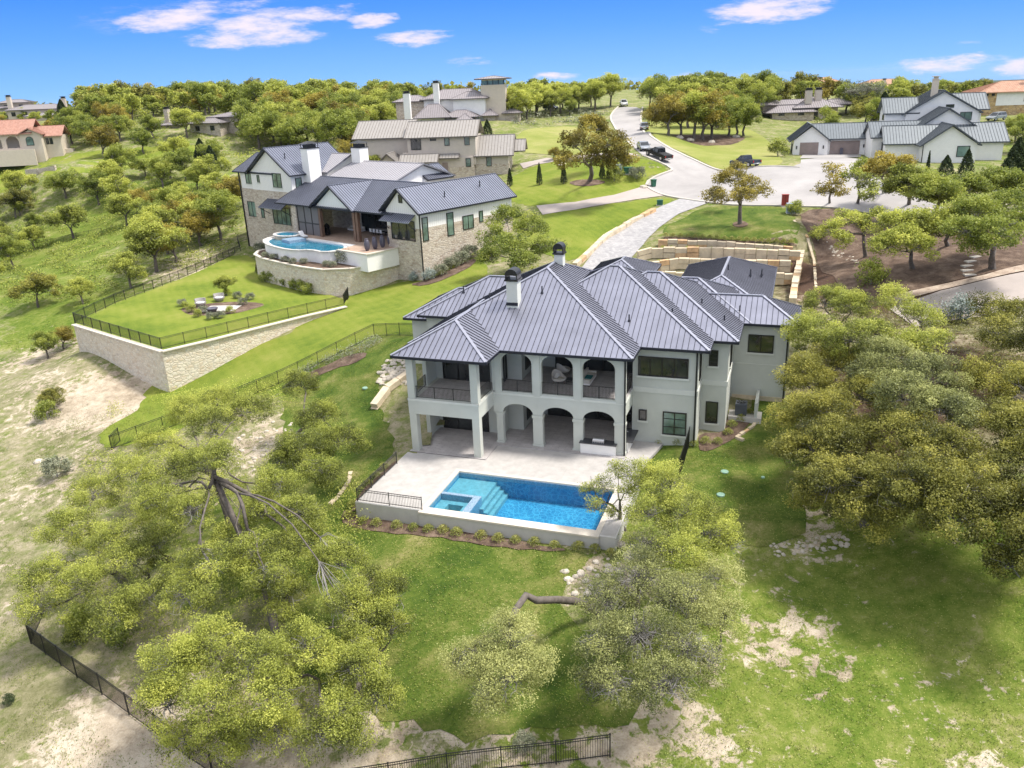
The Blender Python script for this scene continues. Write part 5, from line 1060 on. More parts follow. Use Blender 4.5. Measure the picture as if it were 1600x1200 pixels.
s_('terrace_floor',lambda m:m.prism([(-29.5,7),(-29.2,-1.5),(-12,-1.5),(-11.1,-5.5),(-4.8,-5.5),(-4.8,7)],PZ-.019,PZ+.02),'patio_tile',NT)
s_('terrace_coping',lambda m:(m.bar((-11.1,-5.55,PZ+.03),(-4.6,-5.55,PZ+.03),.4,.12),m.bar((-4.7,-5.5,PZ+.035),(-4.7,3,PZ+.035),.4,.12)),'coping',NT)
NP=root('swimming_pool',tuple(NO),-42,'small curved pool with raised spa on the terrace of the white stone house','pool')
pool_o=smooth_poly([(-30.2,-1.6),(-30,-5.2),(-26,-7.6),(-20.5,-8.6),(-17,-8.4),(-15.5,-6.9),(-12,-7.2),(-10.8,-4.4),(-12.5,-2),(-18,-1.5),(-22,-2.2),(-26,-1.2)],1)
s_('pool_wall',lambda m:m.prism([tuple(p) for p in pool_o],4.8,7.2),'white_paint',NP)
def ringc(m,poly,z,w=.45):
    n=len(poly)
    for i in range(n): a=poly[i]; b=poly[(i+1)%n]; m.bar((a[0],a[1],z),(b[0],b[1],z),w,.12)
s_('coping',lambda m:ringc(m,pool_o[6:]+pool_o[:6],7.25),'wall_light',NP)
cen=np.mean(pool_o,axis=0); inn=[tuple(cen+(p-cen)*.88) for p in pool_o]
s_('water',lambda m:m.prism(inn,7.1,7.215),'pool_deep' if 'pool_deep' in M_ else 'pool_plaster',NP)
spa=[(-27.3+2.4*math.cos(a),-2.7+1.7*math.sin(a)) for a in np.linspace(0,2*math.pi,19)[:-1]]
s_('spa_wall',lambda m:m.prism(spa,7.0,7.75),'block_stone',NP); s_('spa_coping',lambda m:ringc(m,[np.array(p) for p in spa],7.8,.5),'wall_light',NP)
s_('spa_water',lambda m:m.prism([(-27.3+2.1*math.cos(a),-2.7+1.45*math.sin(a)) for a in np.linspace(0,2*math.pi,19)[:-1]],7.7,7.79),'pool_deep',NP)
s_('spillway',lambda m:m.prism([(-25.2,-5.2),(-22.6,-5.6),(-22.2,-2.9),(-24.9,-2.4)],7.0,7.62),'tile_blue',NP)
def urn(x,y,i):
    r=root('urn',(*nw(x,y),PZ+.03),0,'tall dark grey urn on the terrace edge','urn','four dark urns on the terrace edge'); z=PZ+.03
    solid('body',lambda m:m.lathe((0,0),[(.2,z),(.36,z+.35),(.4,z+.8),(.33,z+1.3),(.22,z+1.55)],14),'urn',r,None,True); solid('rim',lambda m:m.lathe((0,0),[(.24,z+1.55),(.27,z+1.6),(.24,z+1.66)],14),'urn',r)
for i,p in enumerate([q3 for q3 in ((1295,480),(1375,462),(1455,445),(1535,430))]):
    u,v=380+p[0]*.15,320+p[1]*.15; w_=P(u,v,PZ); a=R(42); dx,dy=w_[0]-NO[0],w_[1]-NO[1]; urn(dx*math.cos(a)-dy*math.sin(a),dx*math.sin(a)+dy*math.cos(a),i)
def lounger(u,v,deg,label,z=PZ+.03):
    w_=P(u,v,z); r=root('sun_lounger',(w_[0],w_[1],z),deg,label,'sun lounger')
    solid('frame',lambda m:(m.box(-.35,.35,-1,1,z+.12,z+.26),),'wicker',r); solid('mattress',lambda m:(m.box(-.33,.33,-1,.25,z+.26,z+.38),m.bar((0,.2,z+.3),(0,.95,z+.85),.66,.12)),'white_paint',r)
    for a,b in ((-.3,-.9),(.3,-.9),(-.3,.9),(.3,.9)): solid('leg',lambda m:m.box(a-.03,a+.03,b-.03,b+.03,z,z+.12),'wood',r)
lounger(474,371,35,'left white sun lounger by the small pool'); lounger(489,366,35,'right white sun lounger near the screened porch')
w_=P(560,361,PZ+.03); sofa((w_[0]-1.8,w_[1]+.6),-42,PZ+.03,3.4,'white outdoor sofa under the central gable of the white stone house',False)
def heater(u,v):
    z=PZ+.03; w_=P(u,v,z); r=root('patio_lantern',(w_[0],w_[1],z),-42,'tall black lantern beside the left terrace post','lantern')
    solid('cage',lambda m:([m.box(a-.03,a+.03,b-.03,b+.03,z,z+1.3) for a in(-.3,.3) for b in (-.3,.3)],m.box(-.33,.33,-.33,.33,z,z+.15)),'black_metal',r); solid('top',lambda m:m.lathe((0,0),[(.45,z+1.3),(.3,z+1.6),(.05,z+1.8)],8),'black_metal',r); solid('glass_body',lambda m:m.box(-.25,.25,-.25,.25,z+.15,z+1.25),'glass_car',r)
heater(512,367)
def dining(u,v):
    z=PZ+.03; w_=P(u,v,z); r=root('dining_table',(w_[0],w_[1],z),-42,'long outdoor dining table in the shade of the covered terrace','table'); solid('tabletop',lambda m:m.box(-1.6,1.6,-.5,.5,z+.7,z+.76),'wicker',r)
    for a in (-1.4,1.4):
        for b in (-.4,.4): solid('leg',lambda m:m.box(a-.04,a+.04,b-.04,b+.04,z,z+.7),'black_metal',r)
    proto=None; c,s=math.cos(R(-42)),math.sin(R(-42))
    for i in range(4):
        for sg in (-1,1):
            x,y=-1.2+.8*i,sg*.85; X,Y=w_[0]+x*c-y*s,w_[1]+x*s+y*c; lab='white seated dining chair under the covered terrace'
            if proto is None:
                proto=root('dining_chair',(X,Y,z),-42,lab,'chair','chairs around the terrace dining table'); solid('seat',lambda m:m.box(-.24,.24,-.24,.24,z+.4,z+.48),'white_paint',proto); solid('backrest',lambda m:m.box(-.24,.24,-.26,-.2,z+.48,z+.95),'white_paint',proto); solid('legs',lambda m:[m.box(a-.02,a+.02,b-.02,b+.02,z,z+.4) for a in (-.2,.2) for b in (-.2,.2)],'black_metal',proto)
            else:
                q=proto.copy(); COL.objects.link(q); q.location=(X,Y,z); q.rotation_euler=(0,0,R(-42)+(math.pi if sg>0 else 0))
                for ch in proto.children: d=ch.copy(); COL.objects.link(d); d.parent=q
dining(596,366)
# raised lawn with its stone retaining wall
LZ=2.0
Lp=[P(u,v,LZ) for u,v in [(115,507),(180,527),(253,549),(330,531),(420,508),(480,493),(541,479)]]
back=[P(u,v,LZ) for u,v in [(545,470),(500,455),(430,442),(398,425),(400,408),(378,393),(360,400),(320,420),(280,437),(240,452),(180,475)]]
plat=[(p[0],p[1]) for p in Lp]+[(p[0],p[1]) for p in back]
drape('raised_lawn',plat,'lawn_fresh',0,1.5,'bright mown raised lawn held by the stone retaining wall',zfix=LZ)
RW=root('retaining_wall',(Lp[2][0],Lp[2][1],0),0,'long cream limestone retaining wall around the raised lawn','retaining wall')
def rwall(m):
    O=Lp[2]
    pts=[Lp[0],Lp[1],Lp[2],Lp[3],Lp[4],Lp[5],Lp[6]]
    for i in range(len(pts)-1):
        a=pts[i]-(O[0],O[1],0); b=pts[i+1]-(O[0],O[1],0); d=(b-a)[:2]/np.linalg.norm((b-a)[:2]); n=np.array([d[1],-d[0]])
        if i==2: pass
        q=[a[:2]+n*.02,b[:2]+n*.02,b[:2]-n*.55,a[:2]-n*.55]
        m.prism([tuple(t) for t in q],-7,LZ-.06+i*.0007)
rw=solid('wall',rwall,'limestone',RW)
def rcap(m):
    O=Lp[2]
    for i in range(6): a=Lp[i]-(O[0],O[1],0); b=Lp[i+1]-(O[0],O[1],0); m.bar((a[0],a[1],LZ+.0+i*.002),(b[0],b[1],LZ+.0+i*.002),.6,.12)
solid('coping',rcap,'coping',RW)
fence('fence',[tuple(p[:2])+(LZ+.05,) for p in [P(u,v,LZ) for u,v in [(118,505),(253,546),(420,505),(538,477)]]],1.35,'black metal fence on top of the stone retaining wall')
fence('fence',[tuple(p[:2])+(LZ,) for p in [P(u,v,LZ) for u,v in [(117,504),(180,474),(240,451),(280,436),(320,419),(376,394)]]],1.35,'black metal fence along the back edge of the raised lawn')
fence('fence',[gp(538,478)[:2],gp(545,466)[:2]],1.6,'short black gate fence at the right tip of the raised lawn')
def fire_seats():
    rr=solid('stone_pad',lambda m:m.prism([(-2.2,-1.4),(2.2,-1.6),(2.4,1.2),(-1.8,1.5)],LZ-.1,LZ+.05),'concrete'); c=P(345,482,LZ); rr.location=(c[0],c[1],0); tag(rr,'grey paving pad with seats in the middle of the raised lawn','paving')
    b=drape('planting_bed',[tuple((c+np.array([5.2*math.cos(a)*(1+.12*math.sin(3*a)),3.4*math.sin(a),0]))[:2]) for a in np.linspace(0,2*math.pi,24)[:-1]],'mulch',0,1.,'mulched bed around the seats on the raised lawn',zfix=LZ+.02)
    first=None
    for u,v,l,mt in ((314,478,'left round grey patio chair with white cushion on the raised lawn','fabric_light'),(343,470,'right round grey patio chair with white cushion on the raised lawn','fabric_light'),(332,487,'round dark fire bowl between the two patio chairs','urn')):
        p=P(u,v,LZ+.05); z=LZ+.05; r=root('patio_chair' if mt!='urn' else 'fire_bowl',(p[0],p[1],z),20,l,'chair' if mt!='urn' else 'fire bowl')
        solid('body',lambda m:m.lathe((0,0),[(.45,z),(.72,z+.35),(.75,z+.5),(.6,z+.42)],16),'wicker' if mt!='urn' else 'urn',r)
        if mt!='urn': solid('cushion',lambda m:m.lathe((0,0),[(.5,z+.44),(.55,z+.52),(.3,z+.56)],12),'white_paint',r); solid('backrest',lambda m:m.hull([(.7*math.cos(a),.7*math.sin(a),z+.45) for a in np.linspace(.3,2.8,8)]+[(.58*math.cos(a),.58*math.sin(a),z+.45) for a in np.linspace(2.8,.3,8)],[(.78*math.cos(a),.78*math.sin(a),z+.95) for a in np.linspace(.3,2.8,8)]+[(.68*math.cos(a),.68*math.sin(a),z+.95) for a in np.linspace(2.8,.3,8)]),'wicker',r)
fire_seats()
# ------------------------------------------------------------------ farther houses
TN=('roof_tan','seam_tan','roof_tan'); MV=('roof_mauve','seam_mauve','roof_mauve'); GR=('roof_gray','seam_gray','roof_gray'); CT=('clay_tile','clay_tile','clay_tile'); CO=('clay_orange','clay_orange','clay_orange')
def chim(r,x,y,w,z0,z1,mat='white_paint',cap='rail_dark'):
    o=solid('chimney',lambda m:m.box(x-w/2,x+w/2,y-w/2,y+w/2,z0,z1),mat,r); solid('chimney_cap',lambda m:(m.box(x-w/2-.1,x+w/2+.1,y-w/2-.1,y+w/2+.1,z1,z1+.12),m.box(x-w/2+.15,x+w/2-.15,y-w/2+.15,y+w/2-.15,z1+.12,z1+.5),m.box(x-w/2-.15,x+w/2+.15,y-w/2-.15,y+w/2+.15,z1+.5,z1+.62)),cap,o)
C=root('house',tuple(P(793.5,270.2,12)),-6,'tan stucco two storey house with tan seamed roofs and stone base','house')
sC=lambda n,f,mt,l=None: solid(n,f,mt,C,l)
sC('wall',lambda m:(gable_walls(m,-6.0,.2,0,8,13.8,15.5,17.6,'x'),m.box(-19.3,-6.0,-.6,9,13.8,19.2),gable_walls(m,-30,-19.3,2,14,11,19.2,22.0,'x'),m.box(-13.4,-6.5,-1.0,0,11.9,15.3),gable_walls(m,-20.5,-13.4,-3,4,11,15.0,16.4,'x')),'tan_stucco')
sC('stone_base',lambda m:(m.box(-6.5,.25,-.05,8.05,10,13.8),m.box(-13.5,-6.4,-1.06,0,10,13.6),m.box(-17,-13.5,-3.1,3,10,14.8),m.box(-30,-19,-.1,5,9,13)),'ledgestone')
sC('gable',lambda m:gable_walls(m,-24.5,-20.3,-5,1,10.5,14.5,16.5,'y'),'tan_stucco')
gable_roof(C,-6.4,1.3,-.8,8.9,15.4,19.0,'x',TN,.6,w=.05); gable_roof(C,-19.8,-5.5,-1.2,9.6,19.2,22.0,'x',TN,.6,w=.05); gable_roof(C,-30.8,-18.8,1.4,14.6,19.2,22.3,'x',TN,.6,w=.05)
gable_roof(C,-25.1,-19.7,-5.6,1.2,14.4,16.7,'y',TN,.6,w=.05); gable_roof(C,-20.6,-13,-3.7,.2,14.8,16.2,'x',TN,.6,w=.05); gable_roof(C,-14.5,-9.2,-1.8,.3,15.3,16.,'x',TN,.6,w=.05); gable_roof(C,1.0,3.4,1.5,7.5,16,18,'x',TN,.6,w=.05)
for a,b,c,d in ((-4.1,-3.1,13.4,15.1),(-8.0,-7.0,13.5,15.1)): window(C,'y',-.06 if a>-6 else -1.06,a,b,c,d,-1,(),glass=GG,sillz=False)
window(C,'y',-.6,-18.6,-16.6,16.9,19.0,-1,(.5,),glass='glass',sillz=False); window(C,'y',-.6,-14.8,-13.6,18.5,19.1,-1,(),sillz=False)
for a in (-12.0,-8.1): window(C,'y',-.6,a,a+1.0,17.5,19.15,-1,(),glass=GG,sillz=False)
solid('door',lambda m:m.box(-12.6,-11.5,-1.12,-1.05,12.2,14.4),'garage_door',C); window(C,'y',-3.1,-15.6,-14.4,13,14.3,-1,(),glass=GG,sillz=False); window(C,'y',-5,-22.9,-22,12.4,13.3,-1,(),sillz=False)
Dd=root('house',tuple(P(765,208.75,16)),-5,'large white house with mauve hipped roofs and two tall white chimneys','house'); sD=lambda n,f,mt: solid(n,f,mt,Dd)
sD('wall',lambda m:(m.box(-18,-1,4,14,16,25.3),m.box(-9.8,-1.2,2.6,4,16,25.2),m.box(-1,3.7,5,12,20.4,24.4),m.box(-22,-12,0,4,17,20.6)),'white_paint'); [sD('stone_wall',lambda m:m.box(*q_),'ledgestone') for q_ in ((-1,3.6,4.9,12,15,20.4),(-1.6,1.5,2,5,15,20.6),(4,8,4,9,15,20.8),(-26,-18,5,12,16,24.9))]
for a in ((-19,0,3.2,15,25.2,.42),(-10.6,-.3,1.8,10,25.1,.42),(-26.8,-16,4.2,13,24.9,.35),(-2,4.5,4.2,13,24.4,.4),(-20,-9.7,-2.5,5,20.7,.9),(-12.6,-2.4,-2.5,5,20.6,.45),(-9,-3.2,-5,2,19.5,.7),(-2.2,2.4,1.2,6,20.6,.7),(3.2,8.6,3,10,21,.4)): hip_roof(Dd,*a[:4],a[4],a[5],MV,.6,w=.05)
chim(Dd,-14.2,2.9,1.5,19,29.3); chim(Dd,-21.6,-1,1.7,15,27); window(Dd,'y',4.9,.2,2.8,22.4,23.2,-1,(.5,),sillz=False)
solid('terrace_wall',lambda m:m.box(-26,-20.5,-2,3,14,19.5),'cream_paint',Dd)
Tw=root('tower_house',tuple(P(786,200,17.5)),-5,'stone tower with glazed top room and flat hipped roof','tower'); 
solid('wall',lambda m:(m.box(-6.3,.3,8,14,14,28.3),m.box(-6.1,.1,8.4,13.6,29.4,29.9)),'cream_paint',Tw); solid('glazing',lambda m:m.box(-6.1,.1,8.5,13.5,28.31,29.4),'glass_green',Tw); hip_roof(Tw,-7.8,1.6,6.8,15.2,29.9,.16,MV,.7)
solid('window_post',lambda m:[m.box(a,a+.2,8.35,8.55,28.3,29.5) for a in (-6.1,-4.6,-3.1,-1.6,-.1)],'black_metal',Tw)
E_=root('house',tuple(P(1239.5,243,13)),-15,'sprawling white modern farmhouse with grey seamed gables and taupe garage doors','house'); sE=lambda n,f,mt: solid(n,f,mt,E_)
sE('wall',lambda m:(gable_walls(m,-.1,6.2,0,8,12.3,15.8,18.3,'y'),m.box(6.2,13.3,1,8,12.3,16),gable_walls(m,20.1,28.4,-15,0,10.5,15.7,18.6,'y'),m.box(28.4,33.6,-11,-3,11,15.8),gable_walls(m,14.6,20.1,-11.2,-5,12,15.8,18.3,'x'),gable_walls(m,13,20,-7.5,2,12.01,16.7,19,'x'),gable_walls(m,20.9,29.4,-7,6,12,18.4,21.0,'y'),gable_walls(m,19.6,32,1,12,12,20.2,23.8,'y'),gable_walls(m,16.2,19.7,1.5,8,14,20.4,22.8,'x'),m.box(31.9,33.2,4,11,14,20.6)),'white_paint')
gable_roof(E_,-.9,6.6,-.6,9,15.7,18.75,'y',GR,.5); gable_roof(E_,2.5,13.9,.4,9.6,15.95,18.6,'x',GR,.5); gable_roof(E_,19.5,29.0,-15.6,0,15.6,18.95,'y',GR,.5); gable_roof(E_,24.5,34.3,-11.6,-1.5,15.75,18.7,'x',GR,.5)
gable_roof(E_,14.2,24,-11.8,-4.4,15.7,18.6,'x',GR,.5); gable_roof(E_,12.6,22,-8,2.6,16.6,19.1,'x',GR,.5); gable_roof(E_,20.3,30,-7.5,6.5,18.1,21.3,'y',GR,.5); gable_roof(E_,19,32.6,.5,12.5,20.1,24.1,'y',GR,.5); gable_roof(E_,15.7,22,1,8.6,20.3,23,'x',GR,.5); gable_roof(E_,27,33.9,1.4,10.5,20.6,23.4,'x',GR,.5)
solid('garage_door',lambda m:(m.box(1.1,4.5,-.07,.0,12.5,15.4),[m.box(1.1,4.5,-.09,-.06,12.5+.58*k,12.53+.58*k) for k in range(1,5)]),'garage_door',E_); solid('garage_door',lambda m:(m.box(6.7,12.1,.93,1,12.5,15.5),[m.box(6.7,12.1,.91,.94,12.5+.6*k,12.53+.6*k) for k in range(1,5)]),'garage_door',E_)
window(E_,'y',-15,25.4,27.4,13.6,15.4,-1,(),glass=GG,sillz=False); window(E_,'y',1,28.9,30.9,18.7,20.2,-1,(.4,),glass=GG,sillz=False); window(E_,'y',1,26.3,27.7,21.0,21.6,-1,(.5,),sillz=False)
window(E_,'x',14.6,-9.2,-7.4,13,15.8,-1,(.5,),(.5,),sillz=False); window(E_,'x',16.2,3,4.6,19,20,-1,(),sillz=False); window(E_,'x',-.1,2.2,2.9,13,15,-1,(),sillz=False); window(E_,'x',-.1,4,4.7,13,15,-1,(),sillz=False)
for x in (.5,5.4): solid('wall_lamp',lambda m:m.box(x-.1,x+.1,-.2,0,14.2,14.8),'black_metal',E_)
solid('wall_lamp',lambda m:m.box(12.7,12.9,.8,1,14.2,14.8),'black_metal',E_)
chim(E_,24.4,2.8,1.0,22,26,'cream_paint','cream_paint'); solid('downspout',lambda m:m.box(20,20.12,-15.12,-15,11,15.6),'black_metal',E_)
Wt=root('terrace_wall',tuple(P(1415,300,11.2)),-15,'long white garden wall with thin railing below the modern farmhouse','wall'); z=11.2
solid('wall',lambda m:(m.box(-4,22,0,.4,8,z+1.2),),'white_paint',Wt); solid('railing',lambda m:rail(m,(-4,.2,z+1.2),(22,.2,z+1.2),1.0,.25,2.5),'black_metal',Wt)
Fh=root('house',tuple(P(1269.5,193.5,15)),-8,'low stone house with mauve hipped roofs and two chimneys behind the garage','house')
solid('wall',lambda m:(m.box(-10.3,.8,3,10,14,18.2),m.box(0,7.5,5,14,14,19.3),m.box(-12,8,9,16,14,20)),'ledgestone',Fh)
for a in ((-12.2,1.6,2.2,10.5,18.1,.42),(-4.8,8.7,3.4,16,19.1,.42),(-14,6,8,16,20.0,.3),(3,13,7,15,19.6,.35)): hip_roof(Fh,*a[:4],a[4],a[5],MV,.6,w=.05)
chim(Fh,-.4,6,1.7,20,23.6,'tan_stucco'); chim(Fh,2.6,8,1.7,20,23.6,'tan_stucco'); window(Fh,'y',3,-8.6,-7,17.2,17.8,-1,(),sillz=False); window(Fh,'y',3,-3.4,-1.8,17.2,17.8,-1,(),sillz=False); solid('door',lambda m:m.box(1.2,2.3,4.9,5.0,15,18.8),'rail_dark',Fh)
Sh=root('house',tuple(P(1527.5,183.75,16)),-12,'golden stone house with clay tile roof cut by the right edge','house')
solid('wall',lambda m:m.box(.2,22,0,12,14,22),'gold_stone',Sh); solid('wall',lambda m:m.box(3.6,22,-.1,.0,18.7,21.9),'white_paint',Sh,'white plaster panel'); hip_roof(Sh,-.7,23,-.9,13,21.9,.35,CO,.5); chim(Sh,12,4,1.3,22,26)
for a in (1,2.4): window(Sh,'y',0,a,a+.7,21,21.6,-1,(),sillz=False)
window(Sh,'y',-.1,9.8,11,19.5,21,-1,(),sillz=False)
Tl=root('house',tuple(P(64.5,245,14)),10,'cream house with red clay tile roof and arched loggia at the left edge','house')
def tlw(m):
    A=[(-12.6,-9.4),(-8.2,-4.9)]
    panel(m,[[(-18,13),(-4.3,13),(-4.3,20.5),(-18,20.5)]]+[arch(a,b,16.7,18.4,19.9)[::-1] for a,b in A],(0,0,0),(1,0,0),(0,-1,0),.4)
    gable_walls(m,-4.29,1.2,-.4,8,12.5,20.1,21.4,'y'); m.box(1.2,5.4,2,9,12.5,19.6); m.box(-18,-4.3,3.5,10,12.5,21.0); m.box(-18,-.5,-2.6,-2.2,12,16.3); m.box(-18,-4.3,-2.2,3.4,12,15.9); m.box(5.4,7.4,4,6,12.5,15.6)
solid('wall',tlw,'cream_paint',Tl); gable_roof(Tl,-18.5,-1,-.9,11,20.5,24.2,'x',CT,.45,w=.06); gable_roof(Tl,-5,1.7,-1,8,20.2,21.9,'y',CT,.45,w=.06); gable_roof(Tl,-.8,6.2,1.2,9.4,19.5,22.2,'x',CT,.45,w=.06)
m=MB(); q=arch(-2.9,-.9,17.2,18.7,19.6); m.hull([(a,-.46,b) for a,b in q],[(a,-.38,b) for a,b in q]); fr=m.build('window','frame_black',Tl); m=MB(); q=arch(-2.75,-1.05,17.35,18.7,19.45); m.hull([(a,-.5,b) for a,b in q],[(a,-.44,b) for a,b in q]); m.build('pane','glass_green',fr)
for a in (1.5,2.5): window(Tl,'y',2,a,a+.8,17.2,18.9,-1,(),sillz=False)
def simple_house(o,deg,label,parts,wall,mats,k=.35,chs=(),name='house',sp=.7,win=True):
    r=root(name,tuple(o),deg,label,'house')
    for (x0,x1,y0,y1,zb,ze) in parts:
        solid('wall',lambda m:m.box(x0,x1,y0,y1,zb,ze),wall,r); hip_roof(r,x0-.8,x1+.8,y0-.8,y1+.8,ze-.02,k,mats,sp,w=.05)
        if win:
            n=max(1,int((x1-x0)/4))
            for i in range(n): a=x0+(x1-x0)*(i+.5)/n; window(r,'y',y0,a-.7,a+.7,ze-2.2,ze-.8,-1,(.5,),sillz=False)
    for x,y,z0,z1 in chs: chim(r,x,y,1.4,z0,z1,wall)
    return r
o=P(1300,150,20)
simple_house((148,395,19),-8,'far cream house with orange tile roof left of the dead grey tree',[(-8,7,0,10,14,24)],'cream_paint',CO,.35)
simple_house((185,425,16),-8,'far orange tiled house with pale chimney behind the white farmhouse',[(-6,16,0,12,10,21.5),(-3,8,-6,0,10,20)],'cream_paint',CO,.35,[(3,-4,20,23.6)])
simple_house((164,382,12),-8,'half hidden low house with orange tile roof behind the oaks',[(-4,7,0,8,8,17)],'cream_paint',CO,.35)
o=gp(60,187); simple_house((o[0],o[1],21),8,'far grey roofed house on the hilltop at the left edge',[(-22,-9,5,14,19,27.2),(-10,10,0,10,19,26.4),(-2,13,-5,-.5,18,24.2),(-15,-5,7,13,19,29.0)],'cream_paint',MV,.28,[(9,3,26,29.8),(-10,4,26,31)])
o=gp(315,206); simple_house((o[0],o[1],18),-14,'low grey roofed house half hidden by oaks on the left slope',[(-19,-9,2,9,15,20.6),(-3,7,-1,6,15,20.9)],'ledgestone',MV,.3,[(-13.5,4,21,25.2)])
o=gp(362,208); r_=simple_house((o[0],o[1],17),-10,'stone house block with flat grey gabled roof above the left oaks',[],'ledgestone',MV); solid('wall',lambda m:m.box(-6,2.6,0,9,14,22.4),'ledgestone',r_); hip_roof(r_,-7,3.4,-1,10,22.4,.22,MV,.7,w=.05); window(r_,'y',0,-4.6,-2.4,19.6,21.2,-1,(.5,),sillz=False)
# ------------------------------------------------------------------ fences, walls and small things around the houses
g2=lambda *a:[gp(u,v)[:2] for u,v in a]
fence('fence',g2((188,690),(175,703),(370,628),(585,526),(646,526)),1.5,'long black metal fence between the two lawns, running up to the grey green house')
fence('fence',g2((67,964),(49,1006),(121,1059),(202,1117),(296,1186),(372,1238)),1.6,'black metal corner fence at the lower left of the photo')
fence('fence',g2((953,1183),(869,1194),(700,1212),(520,1240)),1.45,'black metal fence crossing the bottom edge below the shady lawn')
fence('fence',g2((1061,748),(1078,692)),1.75,'black fence panel seen end on in the right side lawn',sp=.09)
fence('fence',g2((-10,386),(40,366),(80,345)),1.4,'dark fence at the left edge in the bright meadow',post=3,sp=.3)
fence('fence',g2((-10,404),(60,388),(120,374),(160,366)),1.4,'dark fence crossing the meadow below the three stemmed oak',post=3,sp=.3)
fence('fence',g2((376,392),(372,380),(392,372)),1.3,'black stair fence beside the left corner of the white stone house')
def blockwall(name,pts,h,label,mat='block_stone',L=1.25,d=.7,jit=.08,cat='retaining wall',mat2='block_orange'):
    """pts: world points whose z is the top"""
    P0=[np.array(p,float) for p in pts]; r=root(name,(P0[0][0],P0[0][1],0),0,label,cat); m=MB(); k=0
    for i in range(len(P0)-1):
        a,b=P0[i]-(P0[0][0],P0[0][1],0),P0[i+1]-(P0[0][0],P0[0][1],0); ln=np.linalg.norm((b-a)[:2]); n=max(1,round(ln/L)); nrow=max(1,round(h/.55))
        for row in range(nrow):
            off=.5*(row%2)
            for j in range(n):
                t0=(j+off*.0)/n; t1=(j+1)/n; p=a+(b-a)*t0; q=a+(b-a)*t1; dz=rng.normal(0,jit*.5); z1=-row*(h/nrow)
                e=(q-p)/max(np.linalg.norm(q-p),1e-6); p2=p+e*.03; q2=q-e*.03; w_=d*(1+rng.uniform(-.1,.15)); m.mi=1 if rng.random()<.12 else 0
                hh=h/nrow-.015
                m.bar(p2+(0,0,z1-hh/2+(dz if row==0 else 0)),q2+(0,0,z1-hh/2+(dz if row==0 else 0)),w_,hh)
    m.build('blocks',[mat,mat2],r); return r
Z=lambda u,v,z: tuple(P(u,v,z))
def tier(px,h): return [tuple(gp(u,v)+(0,0,h)) for u,v in px]
blockwall('stone_terrace',tier([(1028,385),(1120,387),(1238,397)],.9),1.0,'topmost tier of cut limestone blocks behind the garage roof')
blockwall('stone_terrace',tier([(996,408),(1018,402),(1130,402),(1250,408)],1.25),1.3,'second tier of cut limestone blocks behind the garage roof',L=1.4)
blockwall('stone_terrace',tier([(1016,425),(1060,419),(1235,424)],1.3),1.35,'third tier of cut limestone blocks behind the garage roof',L=1.4)
blockwall('stone_terrace',tier([(1020,440),(1244,443)],1.25),1.3,'lowest tier of cut limestone blocks behind the garage roof',L=1.4)
blockwall('stone_terrace',tier([(1251,402),(1247,425),(1241,455),(1238,478)],.9),1.1,'pale block wall stepping down beside the garage')
def along(px,lift): return [tuple(gp(u,v)+(0,0,lift)) for u,v in px]
blockwall('stone_edging',along([(898,418),(920,398),(948,372),(985,350),(1022,331)],.55),1.0,'stepped limestone block edging left of the paver driveway',L=1.5)
blockwall('stone_edging',along([(585,640),(606,612),(640,588)],.6),1.0,'limestone block wall left of the corner porch',L=1.6)
blockwall('stone_edging',along([(1240,345),(1262,372),(1272,410),(1275,450)],.15),.3,'low line of pale stones between lawn and mulched slope',L=.6,d=.3)
blockwall('stone_edging',along([(516,790),(530,775),(545,755),(548,738)],.12),.3,'low curved stone border left of the pool deck',L=.5,d=.3)
blockwall('stone_edging',along([(1162,690),(1150,685),(1176,668),(1184,655)],.2),.3,'curved pale stone border of the bed by the right bay',L=.6,d=.25)
blockwall('stone_edging',along([(42,272),(62,271),(88,266)],1.2),1.6,'dark low stone wall at the edge of the far left lawn','ledgestone',L=2,mat2='ledgestone')
def rock(m,c,r,seed):
    g=np.random.default_rng(seed); n=7; z0=c[2]-r*.3
    rings=[]
    for zz,k in ((-.3,.8),(.1,1.),(.45,.75),(.62,.35)): rings.append([(c[0]+r*k*g.uniform(.8,1.15)*math.cos(2*math.pi*i/n),c[1]+r*k*g.uniform(.8,1.15)*math.sin(2*math.pi*i/n),c[2]+r*zz*g.uniform(.85,1.1)) for i in range(n)])
    ks=[m.vs(q) for q in rings]
    for a in range(3):
        for i in range(n): j=(i+1)%n; m.face((ks[a]+i,ks[a]+j,ks[a+1]+j,ks[a+1]+i))
    m.face(range(ks[3],ks[3]+n))
def rocks(px,n,rmin,rmax,label,seed,name='rock_pile'):
    m=MB(); g=np.random.default_rng(seed); us=[p[0] for p in px]; vs=[p[1] for p in px]; k=0
    while k<n:
        u=g.uniform(min(us),max(us)); v=g.uniform(min(vs),max(vs))
        if inside(px,np.array(u),np.array(v)): p=gp(u,v); rock(m,p,g.uniform(rmin,rmax),seed*100+k); k+=1
    tag(m.build(name,'boulder'),label,None,None,'stuff')
rocks([(585,575),(612,560),(640,562),(640,600),(600,606),(588,595)],130,.12,.38,'pale rubble bank left of the corner porch',3)
rocks([(870,890),(930,870),(985,880),(1000,930),(900,930)],60,.08,.3,'loose pale rocks under the sparse oak below the pool',4)
rocks([(360,690),(420,660),(450,650),(470,680),(400,740),(350,720)],70,.08,.28,'loose pale stones under the foreground oaks',5)
rocks([(1290,375),(1310,390),(1330,400),(1350,415),(1300,400)],40,.08,.22,'scattered pale stones on the mulched slope',6)
rocks([(1200,850),(1320,835),(1330,855),(1210,870)],60,.06,.2,'scattered white stones below the right thicket',7)
